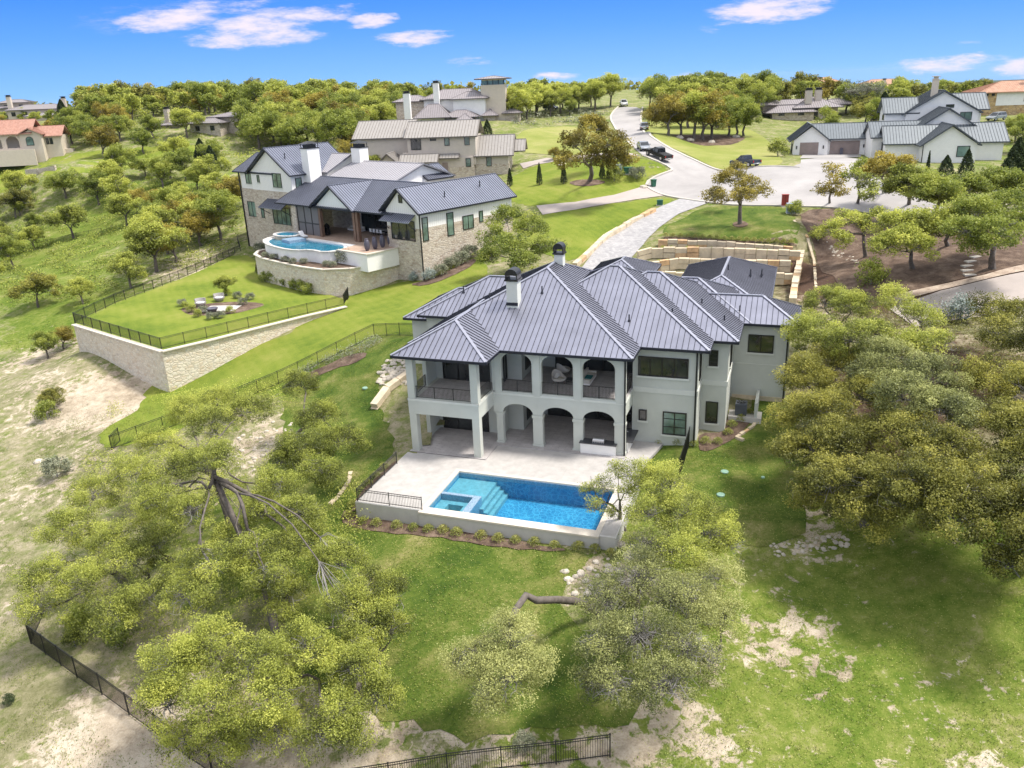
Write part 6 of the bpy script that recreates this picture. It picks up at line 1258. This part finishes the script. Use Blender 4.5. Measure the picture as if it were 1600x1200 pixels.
rocks([(1400,330),(1600,300),(1600,345),(1450,350)],50,.2,.6,'pale boulders among the oaks below the modern farmhouse',8)
for i,(u,v,r,l) in enumerate([(988,872,.75,'large pale boulder nearest the pool deck corner'),(1000,893,.6,'pale rounded boulder below the deck corner'),(970,852,.45,'small pale boulder touching the deck wall'),(1062,216,.9,'flat pale boulder at the left of the grove island'),(1078,220,.9,'flat pale boulder in front of the grove'),(1112,223,.9,'flat pale boulder under the grove'),(1150,215,.9,'flat pale boulder at the right of the grove island'),(1005,293,.7,'cream address boulder on the corner lawn'),(878,258,.9,'round cream boulder on the corner lawn'),(60,722,.5,'flat white rock on the bare left slope')]):
    m=MB(); p=gp(u,v); rock(m,np.array([0,0,0]),r,900+i); o=m.build('boulder','boulder'); o.location=p; tag(o,l,'boulder')
# stepping stones
for i,(u,v) in enumerate([(1524,402),(1516,409),(1511,416),(1511,423),(1515,430)]):
    p=gp(u,v); o=solid('stepping_stone',lambda m:m.box(-.6,.6,-.3,.3,-.15,.12),'coping'); o.location=p; o.rotation_euler=(0,0,.35-.1*i); tag(o,'pale rectangular step on the mulched slope','step','steps on the mulched slope')
# bins, boxes, lids
def bin_(u,v,mat,label,h=1.1,w=.6):
    p=gp(u,v); z=p[2]; r=root('wheelie_bin',tuple(p),15,label,'bin')
    solid('body',lambda m:m.hull([(-w*.4,-w*.4,z+.08),(w*.4,-w*.4,z+.08),(w*.4,w*.4,z+.08),(-w*.4,w*.4,z+.08)],[(-w*.5,-w*.5,z+h*.9),(w*.5,-w*.5,z+h*.9),(w*.5,w*.5,z+h*.9),(-w*.5,w*.5,z+h*.9)]),mat,r)
    solid('lid',lambda m:m.box(-w*.54,w*.54,-w*.6,w*.56,z+h*.9,z+h),mat,r)
    for s in (-1,1): solid('wheel',lambda m:m.bar((s*w*.42,w*.4,z+.12),(s*w*.5,w*.4,z+.12),.24),'rubber',r)
bin_(1021,292,'plastic_green','dark green wheelie bin standing at the kerb',1.25,.75)
def cabinet(u,v,w,d,h,mat,label,deg=-10,name='utility_box'):
    p=gp(u,v); z=p[2]; r=root(name,tuple(p),deg,label,'utility box'); solid('base',lambda m:m.box(-w/2-.08,w/2+.08,-d/2-.08,d/2+.08,z-.1,z+.1),'concrete',r); solid('cabinet',lambda m:(m.box(-w/2,w/2,-d/2,d/2,z+.1,z+h),),mat,r); solid('lid',lambda m:m.box(-w/2-.04,w/2+.04,-d/2-.05,d/2+.04,z+h,z+h+.07),mat,r); solid('door_seam',lambda m:m.box(-.015,.015,-d/2-.01,-d/2+.01,z+.15,z+h-.05),'rubber',r)
cabinet(1031,321,.9,.8,.8,'plastic_green','small green utility box on the lawn beside the driveway mouth'); cabinet(1238,333,1.6,1.,1.3,'utility_blue','blue grey utility cabinet beside the cul-de-sac lawn'); cabinet(1226,322,.9,.6,1.6,'red_box','red box standing at the edge of the cul-de-sac'); cabinet(966,271,1.3,.9,1.5,'utility_blue','tall pale blue utility cabinet on the corner lawn'); cabinet(981,272,1.4,1.,1.1,'plastic_green','green utility box next to the pale cabinet')
cabinet(1314,242,.5,.5,1.2,'urn','dark planter between the two garage doors',-15,'planter')
for u,v,l in ((1132,738,'larger aqua irrigation lid on the right side lawn'),(1126,774,'lower aqua irrigation lid on the right side lawn'),(571,607,'aqua irrigation lid on the left side lawn'),(1192,747,'small pale irrigation lid near the right thicket')):
    p=gp(u,v); r_=.3 if u!=1192 else .14; o=solid('irrigation_lid',lambda m:m.lathe((0,0),[(r_,-.05),(r_,.06),(r_*.85,.09),(.03,.1)],16),'plastic_aqua'); o.location=p+np.array([0,0,.03]); tag(o,l,'lid')
# ------------------------------------------------------------------ vehicles
def car(kind,rear,front,mat,label,z_of=None):
    a=gp(*rear); b=gp(*front); c=(a+b)/2; c[2]=G(c[0],c[1])+.09; deg=math.degrees(math.atan2(b[1]-a[1],b[0]-a[0])); z=c[2]
    r=root('parked_car' if kind!='pickup' else 'pickup_truck',tuple(c),deg,label,'car' if kind!='pickup' else 'pickup truck')
    sl=math.atan2((b-a)[2],np.linalg.norm((b-a)[:2])); r.rotation_euler=(0,-sl,R(deg))
    if kind=='pickup': L,W,hb,gc=5.8,2.0,1.05,.45; prof=[(-2.9,.5),(-2.9,1.15),(-.75,1.15),(-.7,1.18),(1.0,1.18),(1.15,1.15),(2.7,1.02),(2.88,.85),(2.9,.5)]; cab=[(-.72,1.17),(-.62,1.85),(.35,1.88),(1.25,1.17)]; wx=(-1.85,1.85); wr=.42
    elif kind=='suv': L,W,hb,gc=4.8,1.95,1.,.35; prof=[(-2.4,.4),(-2.42,.95),(-2.3,1.08),(1.1,1.1),(2.2,.98),(2.4,.75),(2.4,.4)]; cab=[(-2.3,1.07),(-2.05,1.68),(.1,1.75),(.5,1.68),(1.2,1.09)]; wx=(-1.45,1.45); wr=.36
    else: L,W,hb,gc=4.8,1.85,.9,.3; prof=[(-2.4,.35),(-2.42,.9),(-1.7,.98),(1.1,.95),(2.2,.8),(2.4,.62),(2.4,.35)]; cab=[(-1.85,.96),(-1.1,1.38),(.2,1.42),(1.25,.94)]; wx=(-1.42,1.42); wr=.33
    def ext(pr,w,t=0.,dz=0): 
        return lambda m:m.hull([(x,-w/2+t*(zz-1.1 if zz>1.1 else 0),z+zz+dz) for x,zz in pr],[(x,w/2-t*(zz-1.1 if zz>1.1 else 0),z+zz+dz) for x,zz in pr])
    body=MB(); ext(prof[::-1],W)(body); o=body.build('body',mat,r); bv=o.modifiers.new('b','BEVEL'); bv.width=.09; bv.segments=2
    m=MB(); ext(cab[::-1],W-.12,.25)(m); g=m.build('cabin','glass_car',r); bv=g.modifiers.new('b','BEVEL'); bv.width=.06; bv.segments=2
    tz=max(q[1] for q in cab); top=[q for q in cab if q[1]>tz-.1]; m=MB(); m.hull([(top[0][0]+.02,-W/2+.27,z+tz-.02),(top[-1][0]-.02,-W/2+.27,z+tz-.02),(top[-1][0]-.02,W/2-.27,z+tz-.02),(top[0][0]+.02,W/2-.27,z+tz-.02)],[(top[0][0]+.08,-W/2+.3,z+tz+.03),(top[-1][0]-.08,-W/2+.3,z+tz+.03),(top[-1][0]-.08,W/2-.3,z+tz+.03),(top[0][0]+.08,W/2-.3,z+tz+.03)]); m.build('roof',mat,r)
    m=MB()
    for s in (-1,1):
        for i in range(len(cab)-1): m.bar((cab[i][0],s*(W/2-.08-.25*max(0,cab[i][1]-1.1)),z+cab[i][1]),(cab[i+1][0],s*(W/2-.08-.25*max(0,cab[i+1][1]-1.1)),z+cab[i+1][1]),.07)
        xm=(cab[1][0]+cab[-1][0])/2-.1; m.bar((xm,s*(W/2-.06),z+cab[0][1]),(xm,s*(W/2-.25),z+tz-.03),.08)
    m.build('window_frame',mat,r)
    if kind=='pickup': solid('bed',lambda m:m.box(-2.78,-.85,-.82,.82,z+1.16,z+1.17),'rubber',r)
    for x in wx:
        for s in (-1,1):
            m=MB(); n=14; m.hull([(x+wr*math.cos(2*math.pi*i/n),s*(W/2-.24),z+wr+wr*math.sin(2*math.pi*i/n)) for i in range(n)],[(x+wr*math.cos(2*math.pi*i/n),s*(W/2+.02),z+wr+wr*math.sin(2*math.pi*i/n)) for i in range(n)]); w_=m.build('wheel','rubber',r)
            m=MB(); m.hull([(x+wr*.6*math.cos(2*math.pi*i/n),s*(W/2+.0),z+wr+wr*.6*math.sin(2*math.pi*i/n)) for i in range(n)],[(x+wr*.6*math.cos(2*math.pi*i/n),s*(W/2+.04),z+wr+wr*.6*math.sin(2*math.pi*i/n)) for i in range(n)]); m.build('rim','steel',w_)
    zb=prof[1][1]
    for s in (-1,1):
        solid('headlight',lambda m:m.box(L/2-.06,L/2+.02,s*(W/2-.3)-.2,s*(W/2-.3)+.2,z+zb-.3,z+zb-.12),'lamp_white',r); solid('taillight',lambda m:m.box(-L/2-.04,-L/2+.03,s*(W/2-.15)-.1,s*(W/2-.15)+.1,z+zb-.4,z+zb-.08),'lamp_red',r)
        solid('mirror',lambda m:m.box(cab[-1][0]-.35,cab[-1][0]-.15,s*(W/2+.08)-.09,s*(W/2+.08)+.09,z+cab[0][1]+.02,z+cab[0][1]+.2),mat,r)
    solid('bumper',lambda m:(m.box(-L/2-.08,-L/2+.05,-W/2+.1,W/2-.1,z+gc,z+gc+.2),m.box(L/2-.05,L/2+.07,-W/2+.1,W/2-.1,z+gc,z+gc+.2)),'steel' if kind=='pickup' else 'rubber',r)
    solid('number_plate',lambda m:m.box(-L/2-.1,-L/2-.08,-.25,.25,z+gc+.05,z+gc+.2),'lamp_white',r)
car('pickup',(1040,253),(1016,243),'car_black','black pickup truck seen from behind on the street'); car('pickup',(1192,262),(1138,260),'car_slate','slate grey pickup truck parked side on by the far kerb of the cul-de-sac')
car('sedan',(1001,231),(1010,238),'car_silver','silver sedan facing the viewer at the left kerb'); car('suv',(1008,206),(1005,200),'car_silver','silver sport utility car parked at the right kerb up the street'); car('pickup',(972,164),(977,168),'car_white','white pickup at the top of the street')
car('suv',(855,172),(866,172),'car_slate','dark car half hidden on the drive beyond the far lawn'); car('suv',(1560,188),(1552,189),'car_silver','silver car in front of the golden stone house')
# ------------------------------------------------------------------ small plants
PM={}
def clump(kind,x,y,sc,label,cat='shrub',group=None,name='shrub',z=None):
    zz=G(x,y)+.03 if z is None else z
    if kind not in PM:
        if kind in('tuft','gold_tuft'):
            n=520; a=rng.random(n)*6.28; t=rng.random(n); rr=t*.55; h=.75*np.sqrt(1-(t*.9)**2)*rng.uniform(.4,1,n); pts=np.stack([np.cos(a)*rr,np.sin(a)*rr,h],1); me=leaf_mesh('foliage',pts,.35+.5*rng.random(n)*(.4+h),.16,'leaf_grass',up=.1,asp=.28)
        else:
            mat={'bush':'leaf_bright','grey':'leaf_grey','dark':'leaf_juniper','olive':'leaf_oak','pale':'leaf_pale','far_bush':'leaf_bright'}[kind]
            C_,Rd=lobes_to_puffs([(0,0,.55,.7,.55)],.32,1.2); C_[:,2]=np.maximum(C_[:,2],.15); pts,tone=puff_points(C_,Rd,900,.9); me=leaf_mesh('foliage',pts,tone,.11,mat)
        r=root(name,(x,y,zz),0,label,cat,group); o=bpy.data.objects.new('foliage',me); COL.objects.link(o); o.parent=r; solid('stem',lambda m:m.tube([(0,0,-.1),(0,0,.4)],[.05,.03],6),'twig',None).parent=r; r.rotation_euler=(0,0,rng.random()*6.28); r.scale=(sc,sc,sc); PM[kind]=r; return r
    return copy_tree(PM[kind],name,(x,y,zz),float(rng.random()*6.28),sc,label,cat,group)
for x,y in [(98,432),(182,438),(280,447),(363,452),(447,460),(528,463),(610,475),(702,487),(797,502),(873,518),(963,533),(1068,550),(1180,563),(1250,575),(1330,588)]:
    p=hw((x-60)*.0149-.1+rng.normal(0,.1),-9.75+rng.normal(0,.06)); clump("tuft",p[0],p[1],rng.uniform(.7,.85),'yellow green grass tuft along the pool wall','grass tuft','grass tufts along the pool wall','grass_tuft')
for x,y in [(600,655),(715,660),(815,672),(890,655),(965,655),(1030,598),(1055,548),(1110,512),(1160,480)]:
    p=gp(880+x*.25,530+y*.25); clump('tuft',p[0],p[1],rng.uniform(.75,.9),'yellow green grass tuft in the bed around the right bay','grass tuft','grass tufts around the right bay','grass_tuft')
for x,y in [(475,425),(370,530),(280,630),(85,900),(40,1030)]:
    p=gp(540+x*.125,680+y*.125); clump('tuft',p[0],p[1],.75,'yellow green grass tuft in the bed left of the pool deck','grass tuft','grass tufts left of the deck','grass_tuft')
for i in range(18):
    u=1040+i*11.5; p=gp(u,371+ (u-1040)*.055); clump('tuft',p[0],p[1],.9,'yellow green grass tuft above the stone terraces','grass tuft','grass tufts above the stone terraces','grass_tuft')
for u,v,z in [(1022,394,6),(1036,392,6),(1050,392,6),(1074,393,6),(1088,393,6),(1110,394,6),(1182,396,6),(1199,398,6),(1218,399,6),(1030,414,5.1),(1045,413,5.1),(1058,413,5.1),(1090,414,5.1),(1230,416,5.2),(1120,418,5)]:
    p=gp(u,v+3); clump('olive',p[0],p[1],.7,'small green shrub planted on the stone terraces','shrub','shrubs on the stone terraces')
for u,v,h in [(414,440,.9),(426,442,1.),(438,443,1.),(449,447,.9),(461,452,.9),(472,456,1.),(482,459,.9)]:
    p=P(u,v,LZ); clump('bush',p[0],p[1],1.35*h,'bright green shrub below the curved terrace wall','shrub','shrubs at the foot of the curved terrace wall',z=LZ)
for u,v in [(318,489),(300,488),(290,483),(360,490),(380,476),(392,468),(372,466),(330,499),(345,497),(285,478),(355,462),(310,495)]:
    p=P(u,v,LZ); clump('grey' if rng.random()<.6 else 'olive',p[0],p[1],.8,'low grey green shrub around the patio chairs','shrub','shrubs around the patio chairs',z=LZ)
p=P(353,462,LZ); put('m1',p[0],p[1],.42,'slim young tree behind the patio chairs on the raised lawn',z=LZ,name='young_tree')
for u,v in [(415,402),(428,405),(445,409),(458,412),(475,412),(510,416),(520,417),(562,412)]:
    p=P(u,v,5.55); clump('grey',p[0],p[1],.75,'small grey shrub below the small pool','shrub','shrubs below the small pool',z=5.5)
for u,v,l in ((409,388,'round silvery shrub by the steps of the white stone house'),(539,411,'palm like shrub below the small pool')):
    p=P(u,v,5.55 if u>500 else 4); clump('grey',p[0],p[1],1.7,l,'shrub',z=5.5 if u>500 else 3.)
for u,v,s in [(647,440,1.1),(672,437,1.3),(690,430,1.3),(705,420,1.4),(722,412,1.5),(735,402,1.5)]:
    p=gp(u,v); clump('pale' if u<690 else 'grey',p[0],p[1],s,'grey shrub below the long stone wall','shrub','shrubs at the foot of the long stone wall')
for u,v,s,k,l in [(1243,335,1.5,'bush','round green shrub behind the blue grey cabinet'),(1278,376,1.5,'olive','green shrub on the mulched slope near its left edge'),(1360,445,2.2,'bush','vivid dark green bush at the top of the right thicket'),(1500,500,2.0,'pale','silvery blue bush beside the driveway bend'),(960,283,2.2,'olive','rounded hedge beside the utility cabinet'),(995,280,1.8,'grey','low grey hedge at the tip of the corner lawn'),(1345,275,2.2,'bush','bluish round shrub by the cul-de-sac'),(1215,245,2.6,'olive','shrub beside the garage of the modern farmhouse'),(1290,195,3.6,'bush','big green shrub in front of the low stone house'),(190,1005,1.5,'bush','bright green bush inside the lower left fence'),(130,985,1.5,'bush','loose green bush near the lower left fence corner'),(118,1010,1.0,'olive','small olive bush against the lower left fence'),(14,1100,.5,'dark','small dark tuft in the dry lower left grass'),(90,745,1.6,'grey','reddish grey brush on the open left slope'),(75,655,1.7,'bush','bright bush under the dark tree on the bare slope'),(820,1170,.7,'grey','dry tuft on the rocky ground near the bottom'),(1485,185,3,'olive','bush in front of the golden stone house'),(785,300,1.0,'olive','small plant in the corner lawn bed')]:
    p=gp(u,v); clump(k,p[0],p[1],s,l)
# conifers
def conifer(u,v,h,r,label,mat='leaf_juniper',group=None,name='juniper'):
    p=gp(u,v); n=int(2400*h*r/3)+500; t=rng.random(n)**.8; a=rng.random(n)*6.28; rr=r*(1-t)**.75*(.75+.35*rng.random(n))*(1+.2*np.sin(a*5+t*20)); pts=np.stack([np.cos(a)*rr,np.sin(a)*rr,.2+t*h],1)
    q=root(name,tuple(p),0,label,'conifer',group); o=bpy.data.objects.new('crown',leaf_mesh('crown',pts,.3+.5*rng.random(n),.2 if h<6 else .28,mat,up=.2)); COL.objects.link(o); o.parent=q; t_=solid('trunk',lambda m:m.tube([(0,0,-.2),(0,0,h*.6)],[.12,.05],6),'bark',None); t_.parent=q
for u,v,h,l in [(797,291,3,'leftmost slim juniper of the row on the corner lawn'),(843,289,3.6,'tall slim juniper on the corner lawn'),(881,287,3.6,'slim juniper just left of the big golden oak'),(941,279,2.6,'slim juniper right of the big golden oak trunk'),(952,279,2.6,'slim juniper next to the utility cabinet')]: conifer(u,v,h,.55,l)
for u,v,h,r,l in [(1583,282,6,2.,'large dark cedar at the right edge'),(1508,277,4.,1.2,'dark cedar in front of the white terrace wall'),(1476,278,3.2,1.3,'loose cedar in front of the white terrace wall'),(318,262,7,2.4,'big dark juniper at the left of the white stone house'),(333,268,6,2.,'dark juniper nearest the white stone house'),(1449,268,3,.3,'very slim cypress by the white terrace wall'),(102,195,8,2.6,'dark cedar beside the hilltop houses'),(108,200,6,2.6,'second dark cedar beside the hilltop houses'),(762,215,4,1.4,'clipped green cypress at the mauve roofed house'),(1378,190,7,3.,'dark round conifer behind the modern farmhouse')]: conifer(u,v,h,r,l)
# ivy hedge, stuff
# ------------------------------------------------------------------ woods and groves
EX=[[(0,185),(110,185),(110,255),(0,255)],[(110,192),(0,192),(0,150),(110,150)],[(300,181),(398,181),(398,236),(325,232),(285,208),(212,212),(212,186)],[(375,200),(760,200),(760,400),(375,400)],[(740,100),(860,100),(860,230),(740,230)]]
for u,v,k,s,l in [(1044,212,'m3',1.25,'leftmost golden oak of the grove across the street'),(1064,214,'m3',1.3,'golden oak second from the left in the grove'),(1084,218,'m1',1.45,'tall oak in the middle of the grove'),(1098,219,'m3',1.45,'multi stemmed golden oak in the middle of the grove'),(1112,217,'m5',1.4,'spreading green oak in the grove'),(1138,213,'m2',1.2,'bright oak at the right of the grove'),(1150,214,'m2',1.15,'bright oak at the right end of the grove'),(1162,213,'m2',1.1,'bright outermost oak right of the grove island'),(1075,200,'m3',1.4,'golden oak at the back of the grove'),(1120,200,'m3',1.4,'orange tinted oak at the back of the grove'),(1150,198,'m2',1.2,'bright oak behind the grove')]:
    p=gp(u,v); put(k,p[0],p[1],s,l)
Fk=['f1','f2','f2','f1','f1','f3','f2','f4','f2']; Mk=['m1','m2','m5','m2','m6','m1','m3','m5']
scatter([(395,200),(640,178),(640,195),(600,212),(540,240),(400,245),(380,225)],30,Mk,1.3,1.65,'bright oak in the wood behind the white stone house','wood behind the white stone house',5)
scatter([(100,205),(215,200),(400,200),(395,235),(330,225),(200,226),(115,228)],20,Mk,1.,1.3,'oak in the belt left of the grey roofed stone houses','oak belt on the left slope',7,EX)
scatter([(120,176),(210,167),(290,165),(290,199),(210,200),(120,192)],30,Fk,1.1,1.5,'oak on the left part of the wooded hilltop','wood on the left of the hilltop',5.5,EX)
scatter([(290,165),(400,163),(460,163),(460,198),(290,199)],30,Fk,1.1,1.5,'oak on the middle of the wooded hilltop','wood on the middle of the hilltop',5.5,EX)
scatter([(460,163),(640,163),(650,178),(460,198)],31,Fk,1.1,1.5,'oak on the right part of the wooded hilltop','wood on the right of the hilltop',5.5,EX)
scatter([(0,178),(110,185),(110,230),(0,232)],14,Fk,.6,.8,'low oak below the hilltop houses','oaks below the hilltop houses',6)
scatter([(800,175),(960,164),(955,174),(900,178),(800,190)],22,['m1','m6','f1','m6'],1.05,1.35,'tall grey green oak on the skyline left of the street','skyline oaks left of the street',5)
scatter([(1008,172),(1060,165),(1200,163),(1200,185),(1100,190),(1010,180)],22,['m1','m6','m2','f1'],1.15,1.45,'tall oak on the skyline right of the street','skyline oaks right of the street',6)
scatter([(1180,163),(1290,158),(1300,164),(1250,170),(1180,176)],12,['f1','f3','f4'],1.,1.3,'olive oak on the skyline behind the low stone house','skyline oaks behind the low stone house',6)
scatter([(1310,162),(1420,150),(1540,152),(1540,172),(1430,172),(1310,178)],22,['f3','f1','f2'],.9,1.2,'dark oak around the orange roofed houses','oaks around the orange roofed houses',7)
scatter([(650,168),(740,165),(740,172),(650,176)],10,Fk,.9,1.2,'oak on the skyline behind the mauve roofs','oaks behind the mauve roofs',6)
scatter([(0,300),(60,290),(120,300),(180,285),(240,270),(330,290),(370,330),(350,370),(290,400),(230,400),(200,360),(150,330),(60,340),(0,350)],24,['m2','m5','m1','m6','m2','m3'],.75,1.15,'oak in the scrubby wood between the left houses','scrubby wood between the left houses',5.5)
scatter([(-30,330),(40,330),(70,360),(40,440),(-30,470)],9,['m4','m2','m1'],.6,.9,'oak at the left edge of the bright meadow','oaks at the left edge of the meadow',5)
scatter([(550,225),(620,215),(640,235),(600,255),(550,262)],6,Mk,.6,.8,'oak between the tan house and the white stone house','oaks beside the tan house',5)
scatter([(1240,225),(1300,215),(1360,205),(1370,215),(1300,228),(1240,236)],0,Mk,.5,.6,'x','x')
scatter([(1345,170),(1390,165),(1395,200),(1350,205)],4,['m2','m4'],.8,1.0,'leafy oak left of the upper farmhouse gable','oaks left of the upper farmhouse gable',5)
scatter([(1575,220),(1640,215),(1640,270),(1590,268)],5,['m2','m1'],.5,.8,'small oak on the meadow at the right edge','small oaks on the right edge meadow',4)
p=gp(1345,178); make_tree('bare_tree',p,lobeset(8.5,5.5,7,31),1.2,26,.4,'leaf_grey','large nearly bare grey tree before the orange roofed house','tree',None,trunk_r=.4,twig_n=60,cover=.7,fork=.3,limb_r=.2)
p=gp(1300,206); put('m2',p[0],p[1],.55,'young bright tree beside the low stone house'); 
# far forest beyond the ridge on the right : too many to count
def far_woods():
    n=9000; a=rng.uniform(-.9,.75,n); d=rng.uniform(480,2600,n)**1.; x=np.sin(a)*d; y=np.cos(a)*d; z=np.array([G(i,j) for i,j in zip(x,y)])
    pts=np.repeat(np.stack([x,y,z+3],1),14,0)+rng.normal(0,1,(n*14,3))*(3.5,3.5,1.6)
    me=leaf_mesh('forest',pts,.35+.2*rng.normal(0,1,len(pts)),3.0,'leaf_oak_dark',asp=.8); o=bpy.data.objects.new('distant_forest',me); COL.objects.link(o); tag(o,'distant oak woods covering the far hills',None,None,'stuff')
far_woods()
def scrub(name,px,n,hmax,mat,label,seed,thr=.2,leaf=.3,w=1.):
    """brush too thick to count, growing in patches"""
    g=np.random.default_rng(seed); wp=[gp(u,v)[:2] for u,v in px]; xs=[p[0] for p in wp]; ys=[p[1] for p in wp]
    x=g.uniform(min(xs),max(xs),n); y=g.uniform(min(ys),max(ys),n); k=inside([tuple(p) for p in wp],x,y); x=x[k]; y=y[k]
    f=np.sin(x*.35+1.3*np.sin(y*.27+seed))+np.sin(y*.41+1.7*np.sin(x*.19))+.7*np.sin(x*.9+y*.8); k=f>thr; x=x[k]; y=y[k]; f=f[k]
    z=np.array([G(i,j) for i,j in zip(x,y)]); m=10; q=np.repeat(np.stack([x,y,z],1),m,0); r=g.normal(size=(len(q),3))*(.45*w,.45*w,.3); hh=np.repeat(np.clip((f-thr)*.8,.15,1)*hmax,m)*g.random(len(q)); q+=r; q[:,2]+=np.abs(hh)
    me=leaf_mesh(name,q,np.clip(.4+.2*g.normal(size=len(q))+.2*hh/hmax,0,1),leaf,mat); o=bpy.data.objects.new(name,me); COL.objects.link(o); tag(o,label,None,None,'stuff')
scrub('brush',[(-20,290),(60,300),(180,285),(330,280),(380,330),(370,390),(240,440),(110,470),(-20,480)],12000,1.5,'leaf_oak','olive brush filling the gully between the left houses',1,-.2,.30)
scrub('brush',[(100,178),(400,166),(650,166),(660,200),(560,250),(400,262),(200,240),(100,225)],4200,2.2,'leaf_bright','undergrowth of the wood on the left hill',2,.1,.6,1.6)
scrub('brush',[(180,620),(460,600),(560,700),(560,800),(640,960),(600,1150),(300,1150),(120,1000),(60,900),(120,760)],16000,1.1,'leaf_oak','low brush under the foreground oaks',3,.15,.13,.8)
scrub('brush',[(1250,480),(1600,500),(1620,850),(1400,860),(1250,760)],4500,1.2,'leaf_oak_dark','undergrowth of the thicket on the right',4,.1,.18)
scrub('brush',[(1280,330),(1600,300),(1600,400),(1500,420),(1300,400)],1200,.7,'leaf_bright','low brush on the upper edge of the mulched slope',5,.9,.25)
scrub('ground_cover',[(455,592),(480,575),(585,532),(600,535),(560,556),(500,572),(470,600)],900,.5,'leaf_grey','pale leafy ground cover along the black fence',6,-3,.14,.6)
scrub('brush',[(800,180),(960,170),(950,185),(800,196)],700,1.6,'leaf_grey','grey hedge on the far side of the street',7,.2,.5)
scrub('brush',[(-20,620),(120,600),(200,700),(160,800),(0,900),(-40,800)],1500,.35,'leaf_grey','sparse dry tufts on the open slope at the left',8,.8,.12,.9)
scrub('brush',[(-20,400),(60,390),(120,430),(200,470),(110,540),(-20,560)],2500,.5,'leaf_bright','low green weeds on the slope at the left edge',9,.3,.2)
def litter():
    polys=[]
    X0,X1,Y0,Y1=-48,48,27,82; n=330000; x=rng.uniform(X0,X1,n); y=rng.uniform(Y0,Y1,n)
    deckp=[hw(-.6,-9.6),hw(19.3,-9.6),hw(19.3,2.5),hw(22.6,5.8),hw(24.8,8.6),hw(29.4,13.9),hw(29.4,30),hw(-4,30),hw(-.6,10)]
    keep=~inside(deckp,x,y); x=x[keep]; y=y[keep]
    # clustered : patches of weeds
    f=np.sin(x*.9+1.3*np.sin(y*.7))+np.sin(y*1.1+1.7*np.sin(x*.5))+.8*np.sin(x*2.3+y*1.9)+rng.normal(0,.5,len(x)); k=f>-.1; x=x[k]; y=y[k]; f=f[k]
    z=np.array([G(i,j) for i,j in zip(x,y)]); pts=np.stack([x,y,z+.05+rng.random(len(x))*.05],1)
    me=leaf_mesh('weeds',pts,np.clip(.12+.2*rng.normal(0,1,len(x))+.12*f,0,1),.10,'leaf_bright',asp=.4,up=.1); o=bpy.data.objects.new('grass_tufts',me); COL.objects.link(o); tag(o,'short tufts of grass and weeds over the near slope',None,None,'stuff')
    n=26000; x=rng.uniform(-20,30,n); y=rng.uniform(27,60,n); k=~inside(deckp,x,y); x=x[k]; y=y[k]; z=np.array([G(i,j) for i,j in zip(x,y)]); me=leaf_mesh('fallen',np.stack([x,y,z+.1],1),.75+.2*rng.random(len(x)),.07,'leaf_grass',up=1.5); o=bpy.data.objects.new('fallen_leaves',me); COL.objects.link(o); tag(o,'pale fallen leaves sprinkled over the shady lawn',None,None,'stuff')
litter()

def haze():
    m=bpy.data.materials.new('haze'); m.use_nodes=True; t=m.node_tree; t.nodes.clear(); o=N(t,'ShaderNodeOutputMaterial'); v=N(t,'ShaderNodeVolumePrincipled'); v.inputs['Color'].default_value=(.72,.82,1,1); v.inputs['Density'].default_value=.00002; t.links.new(v.outputs[0],o.inputs['Volume']); M_['haze']=m
    z0=float(GZ.min())-1; mb=MB(); mb.box(GX[0]-5,GX[-1]+5,GY[0]-5,GY[-1]+5,z0,48); h=mb.build('haze','haze'); tag(h,'faint blue haze over the far hills',None,None,'stuff')
haze()

def relabel():
    gr={}
    for o in COL.objects:
        if o.parent is None and 'group' in o.keys() and 'label' in o.keys(): gr.setdefault((o['group'],o['label']),[]).append(o)
    for (g,l),os_ in gr.items():
        if 1<len(os_)<=31:
            for i,o in enumerate(sorted(os_,key=lambda q:pixu(q.location))):
                if i>=len(ORD): continue
                t=(ORD[i] if i else 'leftmost')+(' from the left, ' if i else ', ')+l; w_=t.split(); o['label']=t if len(w_)<=16 else ' '.join(w_[:16]).rstrip(', ')
relabel()
